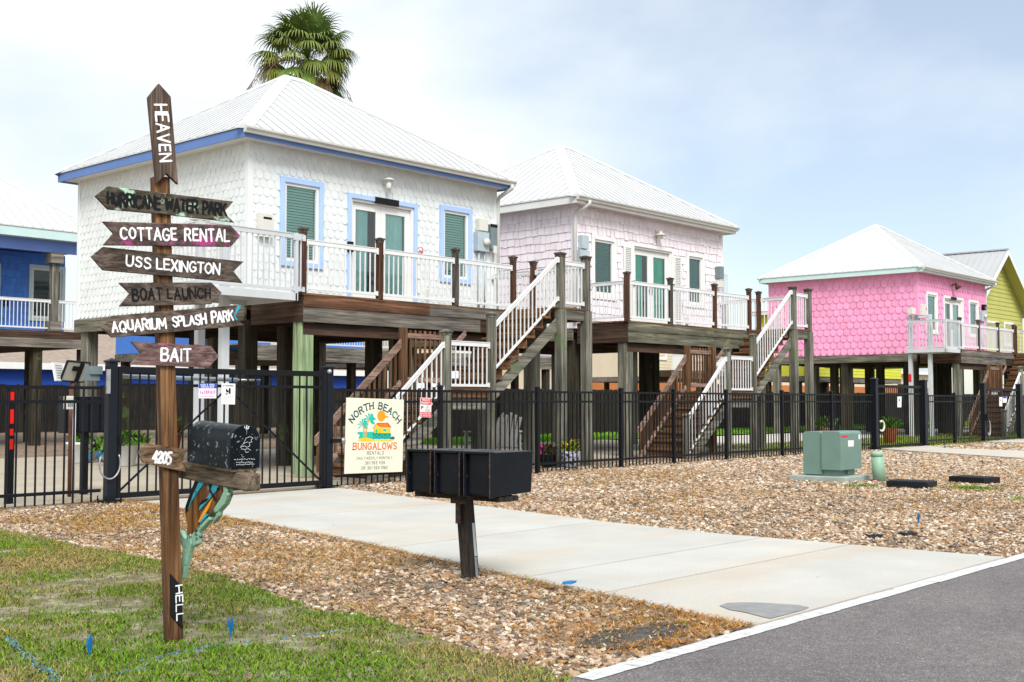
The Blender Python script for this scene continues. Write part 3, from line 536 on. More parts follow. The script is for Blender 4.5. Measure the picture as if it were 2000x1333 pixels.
def scatter(name, pts, sc, mat):
    """points carrying a size attribute, each turned into a pebble by a small node tree"""
    me = bpy.data.meshes.new(name); me.vertices.add(len(pts)); me.vertices.foreach_set('co', pts.astype(np.float32).ravel())
    a = me.attributes.new('size', 'FLOAT_VECTOR', 'POINT'); a.data.foreach_set('vector', sc.astype(np.float32).ravel())
    o = bpy.data.objects.new(name, me); C.objects.link(o); kind(o, 'stuff')
    g = bpy.data.node_groups.new(name, 'GeometryNodeTree'); n, l = g.nodes, g.links
    g.interface.new_socket('Geometry', in_out='INPUT', socket_type='NodeSocketGeometry'); g.interface.new_socket('Geometry', in_out='OUTPUT', socket_type='NodeSocketGeometry')
    gi, go = n.new('NodeGroupInput'), n.new('NodeGroupOutput')
    ico = n.new('GeometryNodeMeshIcoSphere'); ico.inputs['Radius'].default_value = 1.0; ico.inputs['Subdivisions'].default_value = 2
    nz = n.new('ShaderNodeTexNoise'); nz.inputs['Scale'].default_value = 0.9; nz.inputs['Detail'].default_value = 1.0
    sp = n.new('GeometryNodeSetPosition'); vm = n.new('ShaderNodeVectorMath'); vm.operation = 'SUBTRACT'; vm.inputs[1].default_value = (0.5, 0.5, 0.5)
    vs = n.new('ShaderNodeVectorMath'); vs.operation = 'SCALE'; vs.inputs['Scale'].default_value = 1.3
    l.new(nz.outputs['Color'], vm.inputs[0]); l.new(vm.outputs[0], vs.inputs[0]); l.new(vs.outputs[0], sp.inputs['Offset'])
    ss = n.new('GeometryNodeSetShadeSmooth'); sm = n.new('GeometryNodeSetMaterial'); sm.inputs['Material'].default_value = mat
    l.new(ico.outputs['Mesh'], sp.inputs['Geometry']); l.new(sp.outputs['Geometry'], ss.inputs['Geometry']); l.new(ss.outputs['Geometry'], sm.inputs['Geometry'])
    ip = n.new('GeometryNodeInstanceOnPoints'); l.new(gi.outputs[0], ip.inputs['Points']); l.new(sm.outputs['Geometry'], ip.inputs['Instance'])
    rv = n.new('FunctionNodeRandomValue'); rv.data_type = 'FLOAT_VECTOR'; rv.inputs[0].default_value = (-0.5, -0.5, 0); rv.inputs[1].default_value = (0.5, 0.5, 6.283)
    l.new(rv.outputs[0], ip.inputs['Rotation'])
    na = n.new('GeometryNodeInputNamedAttribute'); na.data_type = 'FLOAT_VECTOR'; na.inputs['Name'].default_value = 'size'; l.new(na.outputs['Attribute'], ip.inputs['Scale'])
    l.new(ip.outputs['Instances'], go.inputs[0])
    md = o.modifiers.new('pebbles', 'NODES'); md.node_group = g; me.materials.append(mat)
    return o
BED_L = [(4.2, 3.47), (4.3, 3.6), (4.5, 4.5), (4.66, 5.1), (4.66, 5.7), (4.84, 6.5), (5.06, 7.25), (5.2, 8.27), (5.28, 9.1), (5.34, 10.0), (5.45, 11.0), (5.4, 11.8), (4.6, 13.0), (4.6, 14.3), (8.0, 14.3)]+DRIVE_N
BED_R = DRIVE_F+[(26.0, 3.47), (26.6, 9.0), (27.8, 11.0), (28.6, 12.3), (29.3, 13.4), (29.3, 14.4), (11.32, 14.4)]
BED_F = [(30.45, 3.5), (30.45, 9.6), (30.95, 12.4), (32.5, 13.6), (36.8, 13.6), (36.4, 12.0), (36.0, 3.5)]
def fill(poly, dens, smin, smax, keep=None):
    P = np.array(poly); x0, y0 = P.min(0); x1, y1 = P.max(0); N = int((x1-x0)*(y1-y0)*dens)
    x = rng.uniform(x0, x1, N); y = rng.uniform(y0, y1, N); m = pt_in(poly, x, y)
    if keep is not None: m &= keep(x, y)
    x, y = x[m], y[m]; k = len(x); s = rng.uniform(0, 1, k)**1.6*(smax-smin)+smin
    sc = np.stack([s*rng.uniform(0.8, 1.3, k), s*rng.uniform(0.7, 1.1, k), s*rng.uniform(0.35, 0.62, k)], 1)
    z = sc[:, 2]*rng.uniform(0.1, 0.9, k)
    return np.stack([x, y, z], 1), sc
inview = lambda x, y: (x > 0.44*y-1.2) & (y > 0.085*x+1.0)
dist = lambda x, y: 0.7465*x+0.6654*y
thin = lambda x, y: (fbm(x, y, 1.1, 3) < 0.54) | (rng.uniform(0, 1, len(x)) < 0.35)
BARE = on_ground(1240, 1247)
pl = [fill(BED_L, 1150, 0.008, 0.027, lambda x, y: inview(x, y) & thin(x, y) & (np.hypot((x-BARE.x)/0.42, (y-BARE.y)/0.20) > 0.8+0.5*vnoise(x, y, 9, 4)) & ~((y < 4.3) & (x > 4.9) & (rng.uniform(0, 1, len(x)) < 0.75))),
      fill(BED_R, 950, 0.009, 0.028, lambda x, y: inview(x, y) & (dist(x, y) < 16.5) & thin(x, y)),
      fill(BED_R, 420, 0.015, 0.036, lambda x, y: inview(x, y) & (dist(x, y) >= 16.5) & (dist(x, y) < 24)),
      fill(BED_R, 230, 0.021, 0.046, lambda x, y: inview(x, y) & (dist(x, y) >= 24)),
      fill(BED_F, 110, 0.03, 0.06)]
# a few stray stones on the lawn edge
pl.append(fill(GRASS_POLY, 9, 0.008, 0.02, lambda x, y: inview(x, y) & (x > 0.44*y+0.3)))
scatter('pebbles', np.concatenate([a for a, _ in pl]), np.concatenate([b for _, b in pl]), PEB)

th_ = np.linspace(0, 2*np.pi, 25)[:-1]
sheet('bare_soil_patch', [(BARE.x+0.42*math.cos(t)*(1+0.18*math.sin(3*t+1)), BARE.y+0.18*math.sin(t)*(1+0.15*math.cos(4*t))) for t in th_], 0.007, mat_soil('damp_dark_soil', (0.025, 0.023, 0.02), (0.06, 0.055, 0.048), (0.12, 0.11, 0.095), 9))
# ---- blades
def blades(name, x, y, h, w, lean, col, z0=0.004, mat=None):
    """curved two-piece blades, one mesh; col (k,3) is the colour of each blade"""
    k = len(x); th = rng.uniform(0, 2*np.pi, k); ph = rng.uniform(0, 2*np.pi, k)
    dx, dy = np.cos(th), np.sin(th); wx, wy = np.cos(ph)*w/2, np.sin(ph)*w/2
    z = np.full(k, z0) if np.isscalar(z0) else z0
    v = np.zeros((k, 5, 3), np.float32)
    v[:, 0] = np.stack([x-wx, y-wy, z], 1); v[:, 1] = np.stack([x+wx, y+wy, z], 1)
    mx, my, mz = x+dx*lean*h*0.4, y+dy*lean*h*0.4, z+h*0.6
    v[:, 2] = np.stack([mx+wx*0.8, my+wy*0.8, mz], 1); v[:, 3] = np.stack([mx-wx*0.8, my-wy*0.8, mz], 1)
    v[:, 4] = np.stack([x+dx*lean*h*1.1, y+dy*lean*h*1.1, z+h*(1-0.25*lean)], 1)
    me = bpy.data.meshes.new(name); b = (np.arange(k)*5)[:, None]
    q = (b+np.array([0, 1, 2, 3])).ravel(); t = (b+np.array([3, 2, 4])).ravel()
    me.vertices.add(k*5); me.vertices.foreach_set('co', v.ravel())
    me.loops.add(k*7); me.loops.foreach_set('vertex_index', np.concatenate([q, t]).astype(np.int32))
    me.polygons.add(k*2); me.polygons.foreach_set('loop_start', np.concatenate([np.arange(k)*4, k*4+np.arange(k)*3]).astype(np.int32))
    a = me.color_attributes.new('col', 'FLOAT_COLOR', 'POINT')
    c4 = np.ones((k, 5, 4), np.float32); c4[:, :, :3] = col[:, None, :]; a.data.foreach_set('color', c4.ravel())
    me.update(); me.validate(); me.materials.append(mat or M['leaf'])
    o = bpy.data.objects.new(name, me); C.objects.link(o); return o
def seg_d(x, y, pts):
    d = np.full(len(x), 9e9)
    for (a, b), (c, e) in zip(pts[:-1], pts[1:]):
        vx, vy = c-a, e-b; t = np.clip(((x-a)*vx+(y-b)*vy)/(vx*vx+vy*vy), 0, 1); d = np.minimum(d, np.hypot(x-a-t*vx, y-b-t*vy))
    return d
g2 = lambda *ps: [tuple(on_ground(px, py)[:2]) for px, py in ps]
BLUE1 = g2((14, 1250), (40, 1275), (70, 1300), (110, 1330)); BLUE2 = g2((285, 1295), (350, 1278), (400, 1268), (440, 1262), (520, 1255), (570, 1250), (640, 1238), (690, 1232)); BLUE3 = g2((180, 1328), (240, 1318), (280, 1310))
N = 260000
x = rng.uniform(1.2, 5.8, N); y = rng.uniform(3.42, 12.6, N)
m = pt_in(GRASS_POLY, x+0.10*(fbm(x, y, 3, 8)-0.5)*2, y) & (x > 0.44*y-0.5)
x, y = x[m], y[m]
den = fbm(x, y, 1.7, 21)*0.65+fbm(x, y, 6.0, 5)*0.35
m = rng.uniform(0, 1, len(x)) < np.clip((den-0.315)*5.2, 0.16, 1.0)
x, y, den = x[m], y[m], den[m]; k = len(x)
dry = np.clip((fbm(x, y, 0.9, 40)-0.41)*3.2+rng.normal(0, 0.32, k), 0, 1)[:, None]
green = np.array([0.080, 0.195, 0.010])*(1-0.6*rng.uniform(0, 1, (k, 1)))+np.array([0.17, 0.22, 0.018])*(0.75*rng.uniform(0, 1, (k, 1)))
straw = np.array([0.40, 0.29, 0.12])*rng.uniform(0.45, 1.2, (k, 1))
col = green*(1-dry)+straw*dry
db = np.minimum(np.minimum(seg_d(x, y, BLUE1), seg_d(x, y, BLUE2)), seg_d(x, y, BLUE3))
isb = (db < 0.012+0.022*vnoise(x, y, 8, 2)) & (rng.uniform(0, 1, k) < 0.75)
col[isb] = np.array([0.10, 0.24, 0.33])*rng.uniform(0.6, 1.5, (isb.sum(), 1))
flow = (np.hypot(x-5.02, (y-9.75)*0.5) < 0.30) & (rng.uniform(0, 1, k) < 0.025)
col[flow] = np.array([0.75, 0.20, 0.01])
h = np.clip(0.010+0.026*den+rng.normal(0, 0.007, k), 0.006, 0.055); w = rng.uniform(0.003, 0.0085, k); w[flow] = 0.014; h[isb] = 0.012; w[isb] = 0.012
kind(blades('lawn_grass', x, y, h, w, rng.uniform(0.3, 1.3, k), col), 'stuff')
# straw and dead runners among the stones, thickest along the slab edges and the road
def straw_in(poly, dens, fn):
    P = np.array(poly); x0, y0 = P.min(0); x1, y1 = P.max(0); N = int((x1-x0)*(y1-y0)*dens)
    x = rng.uniform(x0, x1, N); y = rng.uniform(y0, y1, N); m = pt_in(poly, x, y) & inview(x, y); x, y = x[m], y[m]
    p = fn(x, y)*np.where(np.hypot((x-BARE.x)/0.42, (y-BARE.y)/0.19) < 0.9, 0.12, 1.0); m = rng.uniform(0, 1, len(x)) < p; return x[m], y[m]
xa, ya = straw_in(BED_L, 4200, lambda x, y: np.clip((fbm(x, y, 1.3, 60)-0.50)*3.0, 0.02, 0.5)+np.clip(1-seg_d(x, y, DRIVE_N)/0.16, 0, 0.8)+np.clip(1-(y-3.45)/1.1, 0, 1)*np.clip((x-4.6)/0.5, 0, 1)*0.9)
xb, yb = straw_in(BED_R, 750, lambda x, y: np.clip((fbm(x, y, 0.8, 70)-0.56)*4.0, 0.015, 0.8)*(dist(x, y) < 24)+np.clip(1-seg_d(x, y, DRIVE_F)/0.10, 0, 0.5)+np.clip(1-(y-3.45)/0.5, 0, 1)*0.4)
x = np.concatenate([xa, xb]); y = np.concatenate([ya, yb]); k = len(x)
col = np.array([0.50, 0.25, 0.08])*rng.uniform(0.45, 1.2, (k, 1))+np.array([0.0, 0.05, 0.02])*rng.uniform(0, 1, (k, 1))
near_road = (y < 4.5) & (x < 6.2); col[near_road] = np.array([0.55, 0.26, 0.06])*rng.uniform(0.4, 1.15, (near_road.sum(), 1))
gs = rng.uniform(0, 1, k) < 0.05; col[gs] = np.array([0.14, 0.24, 0.03])
kind(blades('dead_straw', x, y, rng.uniform(0.012, 0.038, k), rng.uniform(0.0025, 0.006, k)*np.where(dist(x, y) > 12, 1.8, 1), rng.uniform(1.2, 3.2, k), col, z0=rng.uniform(0.005, 0.03, k)), 'stuff')
# crumbs of bark and broken stone lying between the pebbles
def crumbs(poly, dens, sm):
    P = np.array(poly); x0, y0 = P.min(0); x1, y1 = P.max(0); N = int((x1-x0)*(y1-y0)*dens)
    x = rng.uniform(x0, x1, N); y = rng.uniform(y0, y1, N); m = pt_in(poly, x, y) & inview(x, y) & (dist(x, y) < 22) & (rng.uniform(0, 1, N) < 0.25+fbm(x, y, 1.5, 90)); return x[m], y[m]
xa, ya = crumbs(BED_L, 700, 1); xb, yb = crumbs(BED_R, 320, 1); x = np.concatenate([xa, xb]); y = np.concatenate([ya, yb]); k = len(x)
cc_ = np.array([[0.40, 0.26, 0.13], [0.28, 0.15, 0.07], [0.55, 0.42, 0.27], [0.12, 0.09, 0.06]])[rng.integers(0, 4, k)]*rng.uniform(0.7, 1.15, (k, 1))
kind(blades('bark_crumbs', x, y, rng.uniform(0.006, 0.02, k), rng.uniform(0.006, 0.014, k), rng.uniform(1.5, 4.0, k), cc_, z0=rng.uniform(0.010, 0.026, k)), 'stuff')
# weeds: a green tuft by the lids and thin turf along the far fence foot
P = []
for cx_, cy_, r_, q in ((17.2, 6.5, 0.30, 900), (17.6, 7.4, 0.16, 150), (16.6, 7.9, 0.3, 250), (19.5, 4.9, 0.5, 350), (15.8, 5.3, 0.3, 120)):
    a = rng.normal(0, r_*0.5, (q, 2)); P.append(np.stack([cx_+a[:, 0], cy_+a[:, 1]], 1))
P = np.concatenate(P); k = len(P)
kind(blades('gravel_weeds', P[:, 0], P[:, 1], rng.uniform(0.03, 0.075, k), rng.uniform(0.006, 0.012, k), rng.uniform(0.4, 1.4, k), np.array([0.13, 0.26, 0.025])*rng.uniform(0.5, 1.3, (k, 1))), 'stuff')
N = 26000; x = rng.uniform(27, 58, N); y = rng.uniform(13.3, 17.9, N); m = ~pt_in([(27, 13), (32.4, 13), (32.4, 13.7), (27, 13.7)], x, y); x, y = x[m], y[m]; k = len(x)
kind(blades('turf_blades', x, y, rng.uniform(0.04, 0.12, k), rng.uniform(0.012, 0.02, k), rng.uniform(0.3, 1.2, k), np.array([0.17, 0.27, 0.035])*rng.uniform(0.5, 1.3, (k, 1))+np.array([0.12, 0.06, 0.02])*rng.uniform(0, 1, (k, 1))), 'stuff')
N = 40000; x = rng.uniform(24, 70, N); y = rng.uniform(23.6, 27.3, N); k = N
kind(blades('rear_lawn_blades', x, y, rng.uniform(0.05, 0.13, k), rng.uniform(0.015, 0.03, k), rng.uniform(0.3, 1.0, k), np.array([0.17, 0.36, 0.03])*rng.uniform(0.6, 1.3, (k, 1)), z0=0.045), 'stuff')

# ================================================================== COTTAGES ON STILTS
def shingles(mb, o, u, n, L, z0, z1, w, e, style, openings=(), seed=1):
    """real overlapping shingles on a wall: o lower corner, u along the wall, n outward"""
    rr = random.Random(seed); o, u, n, z = Vector(o), Vector(u), Vector(n), Vector((0, 0, 1)); row = 0; zz = z0
    while zz < z1:
        a = -w*(0.5 if row % 2 else 0)
        while a < L:
            ww = w*(rr.uniform(0.72, 1.3) if style == 'shake' else 1.0)
            gp = 0.0035 if w < 0.18 else 0.0055; l, r = max(a, 0)+gp, min(a+ww, L)-gp; top = min(zz+1.75*e, z1+0.02)
            mid = (l+r)/2
            if r-l > 0.02 and not any(q0 < mid < q1 and c0-0.02 < zz+e*0.5 < c1 for q0, q1, c0, c1 in openings):
                b = zz+(rr.uniform(-0.022, 0.012) if style == 'shake' else rr.uniform(-0.002, 0.002)); out = (0.016+0.24*(w-0.165) if style == 'scallop' else 0.030)+rr.uniform(-0.002, 0.004)
                if style == 'scallop':
                    R_ = (r-l)/2; h = min(R_, e*0.62); pts = [(l, top)]+[(mid-R_*math.cos(math.pi*k/7), b+h-h*math.sin(math.pi*k/7)) for k in range(8)]+[(r, top)]
                else: pts = [(l, top), (l, b), (r, b+rr.uniform(-0.004, 0.004)), (r, top)]
                H = top-b
                fr = [o+u*p+z*(q-o.z)+n*(0.004+(out-0.004)*max(0, (top-q)/H)) for p, q in pts]
                bk = [o+u*p+z*(q-o.z)+n*0.0005 for p, q in pts]
                k = len(pts); mb._add(fr+bk[1:-1], [tuple(range(k))]+[(i, k+i-1, k+i, i+1) for i in range(1, k-2)])
            a += ww
        zz += e; row += 1
def wall_open(mb, x0, x1, y0, y1, z0, z1, ops):
    """wall slab facing -Y with rectangular openings (x0, x1, z0, z1)"""
    xs = sorted({x0, x1, *[o[0] for o in ops], *[o[1] for o in ops]})
    for a, b in zip(xs[:-1], xs[1:]):
        segs = [(z0, z1)]
        for o in ops:
            if o[0] <= a+1e-6 and o[1] >= b-1e-6:
                ns = []
                for s0, s1 in segs:
                    if o[2] > s0: ns.append((s0, min(s1, o[2])))
                    if o[3] < s1: ns.append((max(s0, o[3]), s1))
                segs = ns
        for s0, s1 in segs: mb.box(a, b, y0, y1, s0, s1)
def window(root, x0, x1, z0, z1, Y, trim, blind='blind', tw=0.10, sill=True, gl='glass'):
    """window facing -Y; x0..z1 are the outer edges of its trim"""
    mb = MB(); d = 0.05
    mb.box(x0, x1, Y-d, Y-0.001, z1-tw, z1); mb.box(x0, x1, Y-d, Y-0.001, z0, z0+tw)
    mb.box(x0, x0+tw, Y-d, Y-0.001, z0+tw, z1-tw); mb.box(x1-tw, x1, Y-d, Y-0.001, z0+tw, z1-tw)
    w = mb.build('window', M[trim], root, bevel=0.003)
    a, b, c, e = x0+tw, x1-tw, z0+tw, z1-tw; f = 0.055
    mb = MB(); mb.box(a, b, Y-0.015, Y+0.06, e-f, e); mb.box(a, b, Y-0.015, Y+0.06, c, c+f); mb.box(a, a+f, Y-0.015, Y+0.06, c+f, e-f); mb.box(b-f, b, Y-0.015, Y+0.06, c+f, e-f)
    mb.build('frame', M['trim_white'], w, bevel=0.003)
    a, b, c, e = a+f, b-f, c+f, e-f
    mb = MB(); mb._add([(a, Y+0.03, c), (b, Y+0.03, c), (b, Y+0.03, e), (a, Y+0.03, e)], [(0, 1, 2, 3)]); mb.build('pane', M[gl], w, fixn=False)
    mb = MB(); z = c+0.02
    while z < e: mb.cbox(((a+b)/2, Y+0.068, z), (b-a, 0.05, 0.004), (1, 0, 0), (0, 0.55, 0.83), (0, -0.83, 0.55)); z += 0.052
    mb.build('blind', M[blind], w)
    return w
def french_door(root, x0, x1, z0, z1, Y, trim, curtain='curtain', tw=0.09, share=(0.72, 1.0)):
    mb = MB(); d = 0.05
    mb.box(x0, x1, Y-d, Y-0.001, z1-tw, z1); mb.box(x0, x0+tw, Y-d, Y-0.001, z0, z1-tw); mb.box(x1-tw, x1, Y-d, Y-0.001, z0, z1-tw)
    dr = mb.build('french_door', M[trim], root, bevel=0.003)
    a, b, t = x0+tw, x1-tw, z1-tw; mb = MB(); j = 0.05
    mb.box(a, b, Y-0.01, Y+0.11, t-j, t); mb.box(a, a+j, Y-0.01, Y+0.11, z0, t-j); mb.box(b-j, b, Y-0.01, Y+0.11, z0, t-j); mb.box(a+j, b-j, Y+0.0, Y+0.11, z0, z0+0.03)
    mb.build('door_frame', M['trim_white'], dr, bevel=0.003)
    a, b, t, z0 = a+j+0.003, b-j-0.003, t-j-0.003, z0+0.032; m = (a+b)/2
    for k, (l, r) in enumerate(((a, m-0.003), (m+0.003, b))):
        s = 0.125; mb = MB(); mb.box(l, l+s, Y+0.05, Y+0.09, z0, t); mb.box(r-s, r, Y+0.05, Y+0.09, z0, t); mb.box(l+s, r-s, Y+0.05, Y+0.09, t-0.14, t); mb.box(l+s, r-s, Y+0.05, Y+0.09, z0, z0+0.22)
        mb.build('door_leaf', M['trim_white'], dr, bevel=0.004)
        q = (l+s, r-s, z0+0.22, t-0.14)
        mb = MB(); mb._add([(q[0], Y+0.07, q[2]), (q[1], Y+0.07, q[2]), (q[1], Y+0.07, q[3]), (q[0], Y+0.07, q[3])], [(0, 1, 2, 3)]); mb.build('pane', M['glass'], dr, fixn=False)
        mb = MB().use(0, True); n = 40; P = []
        e = q[0]+(q[1]-q[0])*share[k]
        for i in range(n+1):
            xx = q[0]+(e-q[0])*i/n; yy = Y+0.13+0.02*math.sin(i*1.15+k)+0.012*math.sin(i*2.6)
            P += [(xx, yy, q[2]-0.05), (xx, yy, q[3]+0.05)]
        mb._add(P, [(2*i, 2*i+2, 2*i+3, 2*i+1) for i in range(n)]); mb.build('curtain', M[curtain], dr)
    mb = MB()
    for s in (-0.05, 0.05): mb.box(m+s-0.012, m+s+0.012, Y+0.03, Y+0.05, z0+0.85, z0+1.12).bar((m+s, Y+0.015, z0+0.97), (m+s*2.6, Y+0.015, z0+0.97), 0.018, 0.018)
    mb.build('handle', M['chain'], dr, bevel=0.003)
    return dr
def hip_roof(root, x0, x1, y0, y1, ze, zp, rx0, rx1, mat='roof', rib=0.27):
    ym = (y0+y1)/2; mb = MB(); t = 0.03
    A, B, Cc, D = (x0, y0, ze), (x1, y0, ze), (x1, y1, ze), (x0, y1, ze); E, F = (rx0, ym, zp), (rx1, ym, zp)
    mb._add([A, B, Cc, D, E, F], [(0, 1, 5, 4), (1, 2, 5), (2, 3, 4, 5), (3, 0, 4)])
    lo = lambda p: (p[0], p[1], p[2]-t); mb._add([A, B, Cc, D]+[lo(p) for p in (A, B, Cc, D)], [(0, 4, 5, 1), (1, 5, 6, 2), (2, 6, 7, 3), (3, 7, 4, 0)])
    x = x0+0.1
    while x < x1-0.05:
        f = (x-x0)/(rx0-x0) if x < rx0 else ((x1-x)/(x1-rx1) if x > rx1 else 1.0); f = min(1, f)*0.985
        for ya, s in ((y0, 1), (y1, -1)): mb.bar((x, ya-s*0.005, ze+0.012), (x, ya+s*(ym-y0)*f, ze+(zp-ze)*f+0.012), 0.030, 0.010)
        x += rib
    y = y0+0.1
    while y < y1-0.05:
        f = min((y-y0)/(ym-y0), (y1-y)/(y1-ym))*0.985
        for xa, xb in ((x0, rx0), (x1, rx1)): mb.bar((xa, y, ze+0.012), (xa+(xb-xa)*f, y, ze+(zp-ze)*f+0.012), 0.030, 0.010)
        y += rib
    r = mb.build('roof', M[mat], root)
    mb = MB(); u = (0, 0, 0.028); up = Vector((0, 0, 1))
    for p, q, nrm in ((A, E, None), (B, F, None), (Cc, F, None), (D, E, None), (E, F, None)):
        p, q = Vector(p)+Vector((0, 0, 0.02)), Vector(q)+Vector((0, 0, 0.02)); d = (q-p).normalized(); s = Vector((d.y, -d.x, 0))
        s = s.normalized() if s.length > 1e-4 else Vector((0, 1, 0)); dr = 0.078 if abs(p.z-q.z) > 0.1 else 0.105; w = 0.15
        sl = (p+s*w-up*dr, p+up*0.02, p-s*w-up*dr); e2 = (q+s*w-up*dr, q+up*0.02, q-s*w-up*dr)
        mb._add([*sl, *e2], [(0, 1, 4, 3), (1, 2, 5, 4), (0, 2, 1), (3, 4, 5)])
    mb.build('ridge_cap', M[mat], r)
    return r
def balusters(mb, p, q, zb, zt, step=0.115, w=0.019, skip=0.06):
    """upright balusters between p and q (x, y pairs); zb and zt are (start, end) heights"""
    L = math.hypot(q[0]-p[0], q[1]-p[1]); n = max(1, int(round((L-2*skip)/step)))
    for i in range(n+1):
        t = (skip+(L-2*skip)*i/n)/L; x, y = p[0]+(q[0]-p[0])*t, p[1]+(q[1]-p[1])*t
        mb.box(x-w/2, x+w/2, y-w/2, y+w/2, zb[0]+(zb[1]-zb[0])*t, zt[0]+(zt[1]-zt[0])*t)
def rail_panel(root, p, q, zd, mat='rail_white', name='railing_panel', top=0.915, bot=0.09, inset=0.05, zd2=None):
    """metal balustrade panel between two posts; zd deck height at p (zd2 at q for a raking panel)"""
    zd2 = zd if zd2 is None else zd2; mb = MB(); L = math.hypot(q[0]-p[0], q[1]-p[1]); ux, uy = (q[0]-p[0])/L, (q[1]-p[1])/L
    a = (p[0]+ux*inset, p[1]+uy*inset); b = (q[0]-ux*inset, q[1]-uy*inset); rise = (zd2-zd)/L; za, zb = zd+rise*inset, zd2-rise*inset
    mb.plumb_bar((*a, za+top-0.045), (*b, zb+top-0.045), 0.045, 0.075); mb.plumb_bar((*a, za+top-0.004), (*b, zb+top-0.004), 0.062, 0.014)
    mb.plumb_bar((*a, za+bot), (*b, zb+bot), 0.035, 0.045)
    balusters(mb, a, b, (za+bot+0.02, zb+bot+0.02), (za+top-0.08, zb+top-0.08))
    for c, zz in ((a, za), (b, zb)): mb.cbox((c[0], c[1], zz+top-0.06), (0.07, 0.07, 0.10)).cbox((c[0], c[1], zz+bot+0.01), (0.055, 0.055, 0.085))
    return mb.build(name, M[mat], root)
def post(root, x, y, z0, z1, w, mat, cap='post_dark', name='railing_post'):
    mb = MB(); mb.box(x-w/2, x+w/2, y-w/2, y+w/2, z0, z1); o = mb.build(name, M[mat], root, bevel=0.005)
    if cap:
        mb = MB(); c = w/2+0.022; mb.box(x-c, x+c, y-c, y+c, z1, z1+0.03); mb.box(x-w/2-0.006, x+w/2+0.006, y-w/2-0.006, y+w/2+0.006, z1-0.05, z1-0.001)
        c2 = c-0.01; mb._add([(x-c2, y-c2, z1+0.03), (x+c2, y-c2, z1+0.03), (x+c2, y+c2, z1+0.03), (x-c2, y+c2, z1+0.03), (x, y, z1+0.055)], [(0, 1, 4), (1, 2, 4), (2, 3, 4), (3, 0, 4)])
        mb.build('post_cap', M[cap], o)
    return o
def pile(root, x, y, z1, w, mat):
    mb = MB(); q = w*0.10; h = w/2
    o8 = [(-h+q, -h), (h-q, -h), (h, -h+q), (h, h-q), (h-q, h), (-h+q, h), (-h, h-q), (-h, -h+q)]
    mb.prism([(x+a, y+b, 0.0) for a, b in o8], (0, 0, z1)); return mb.build('pile', M[mat], root)
def gutter(root, x0, x1, y, z):
    mb = MB(); mb.prism([(x0, y, z), (x0, y-0.085, z), (x0, y-0.115, z-0.012), (x0, y-0.11, z-0.045), (x0, y-0.075, z-0.075), (x0, y-0.06, z-0.115), (x0, y, z-0.115)], (x1-x0, 0, 0))
    return mb.build('gutter', M['gutter'], root)
ZD_, ZE, ZP = 3.10, 6.07, 8.22
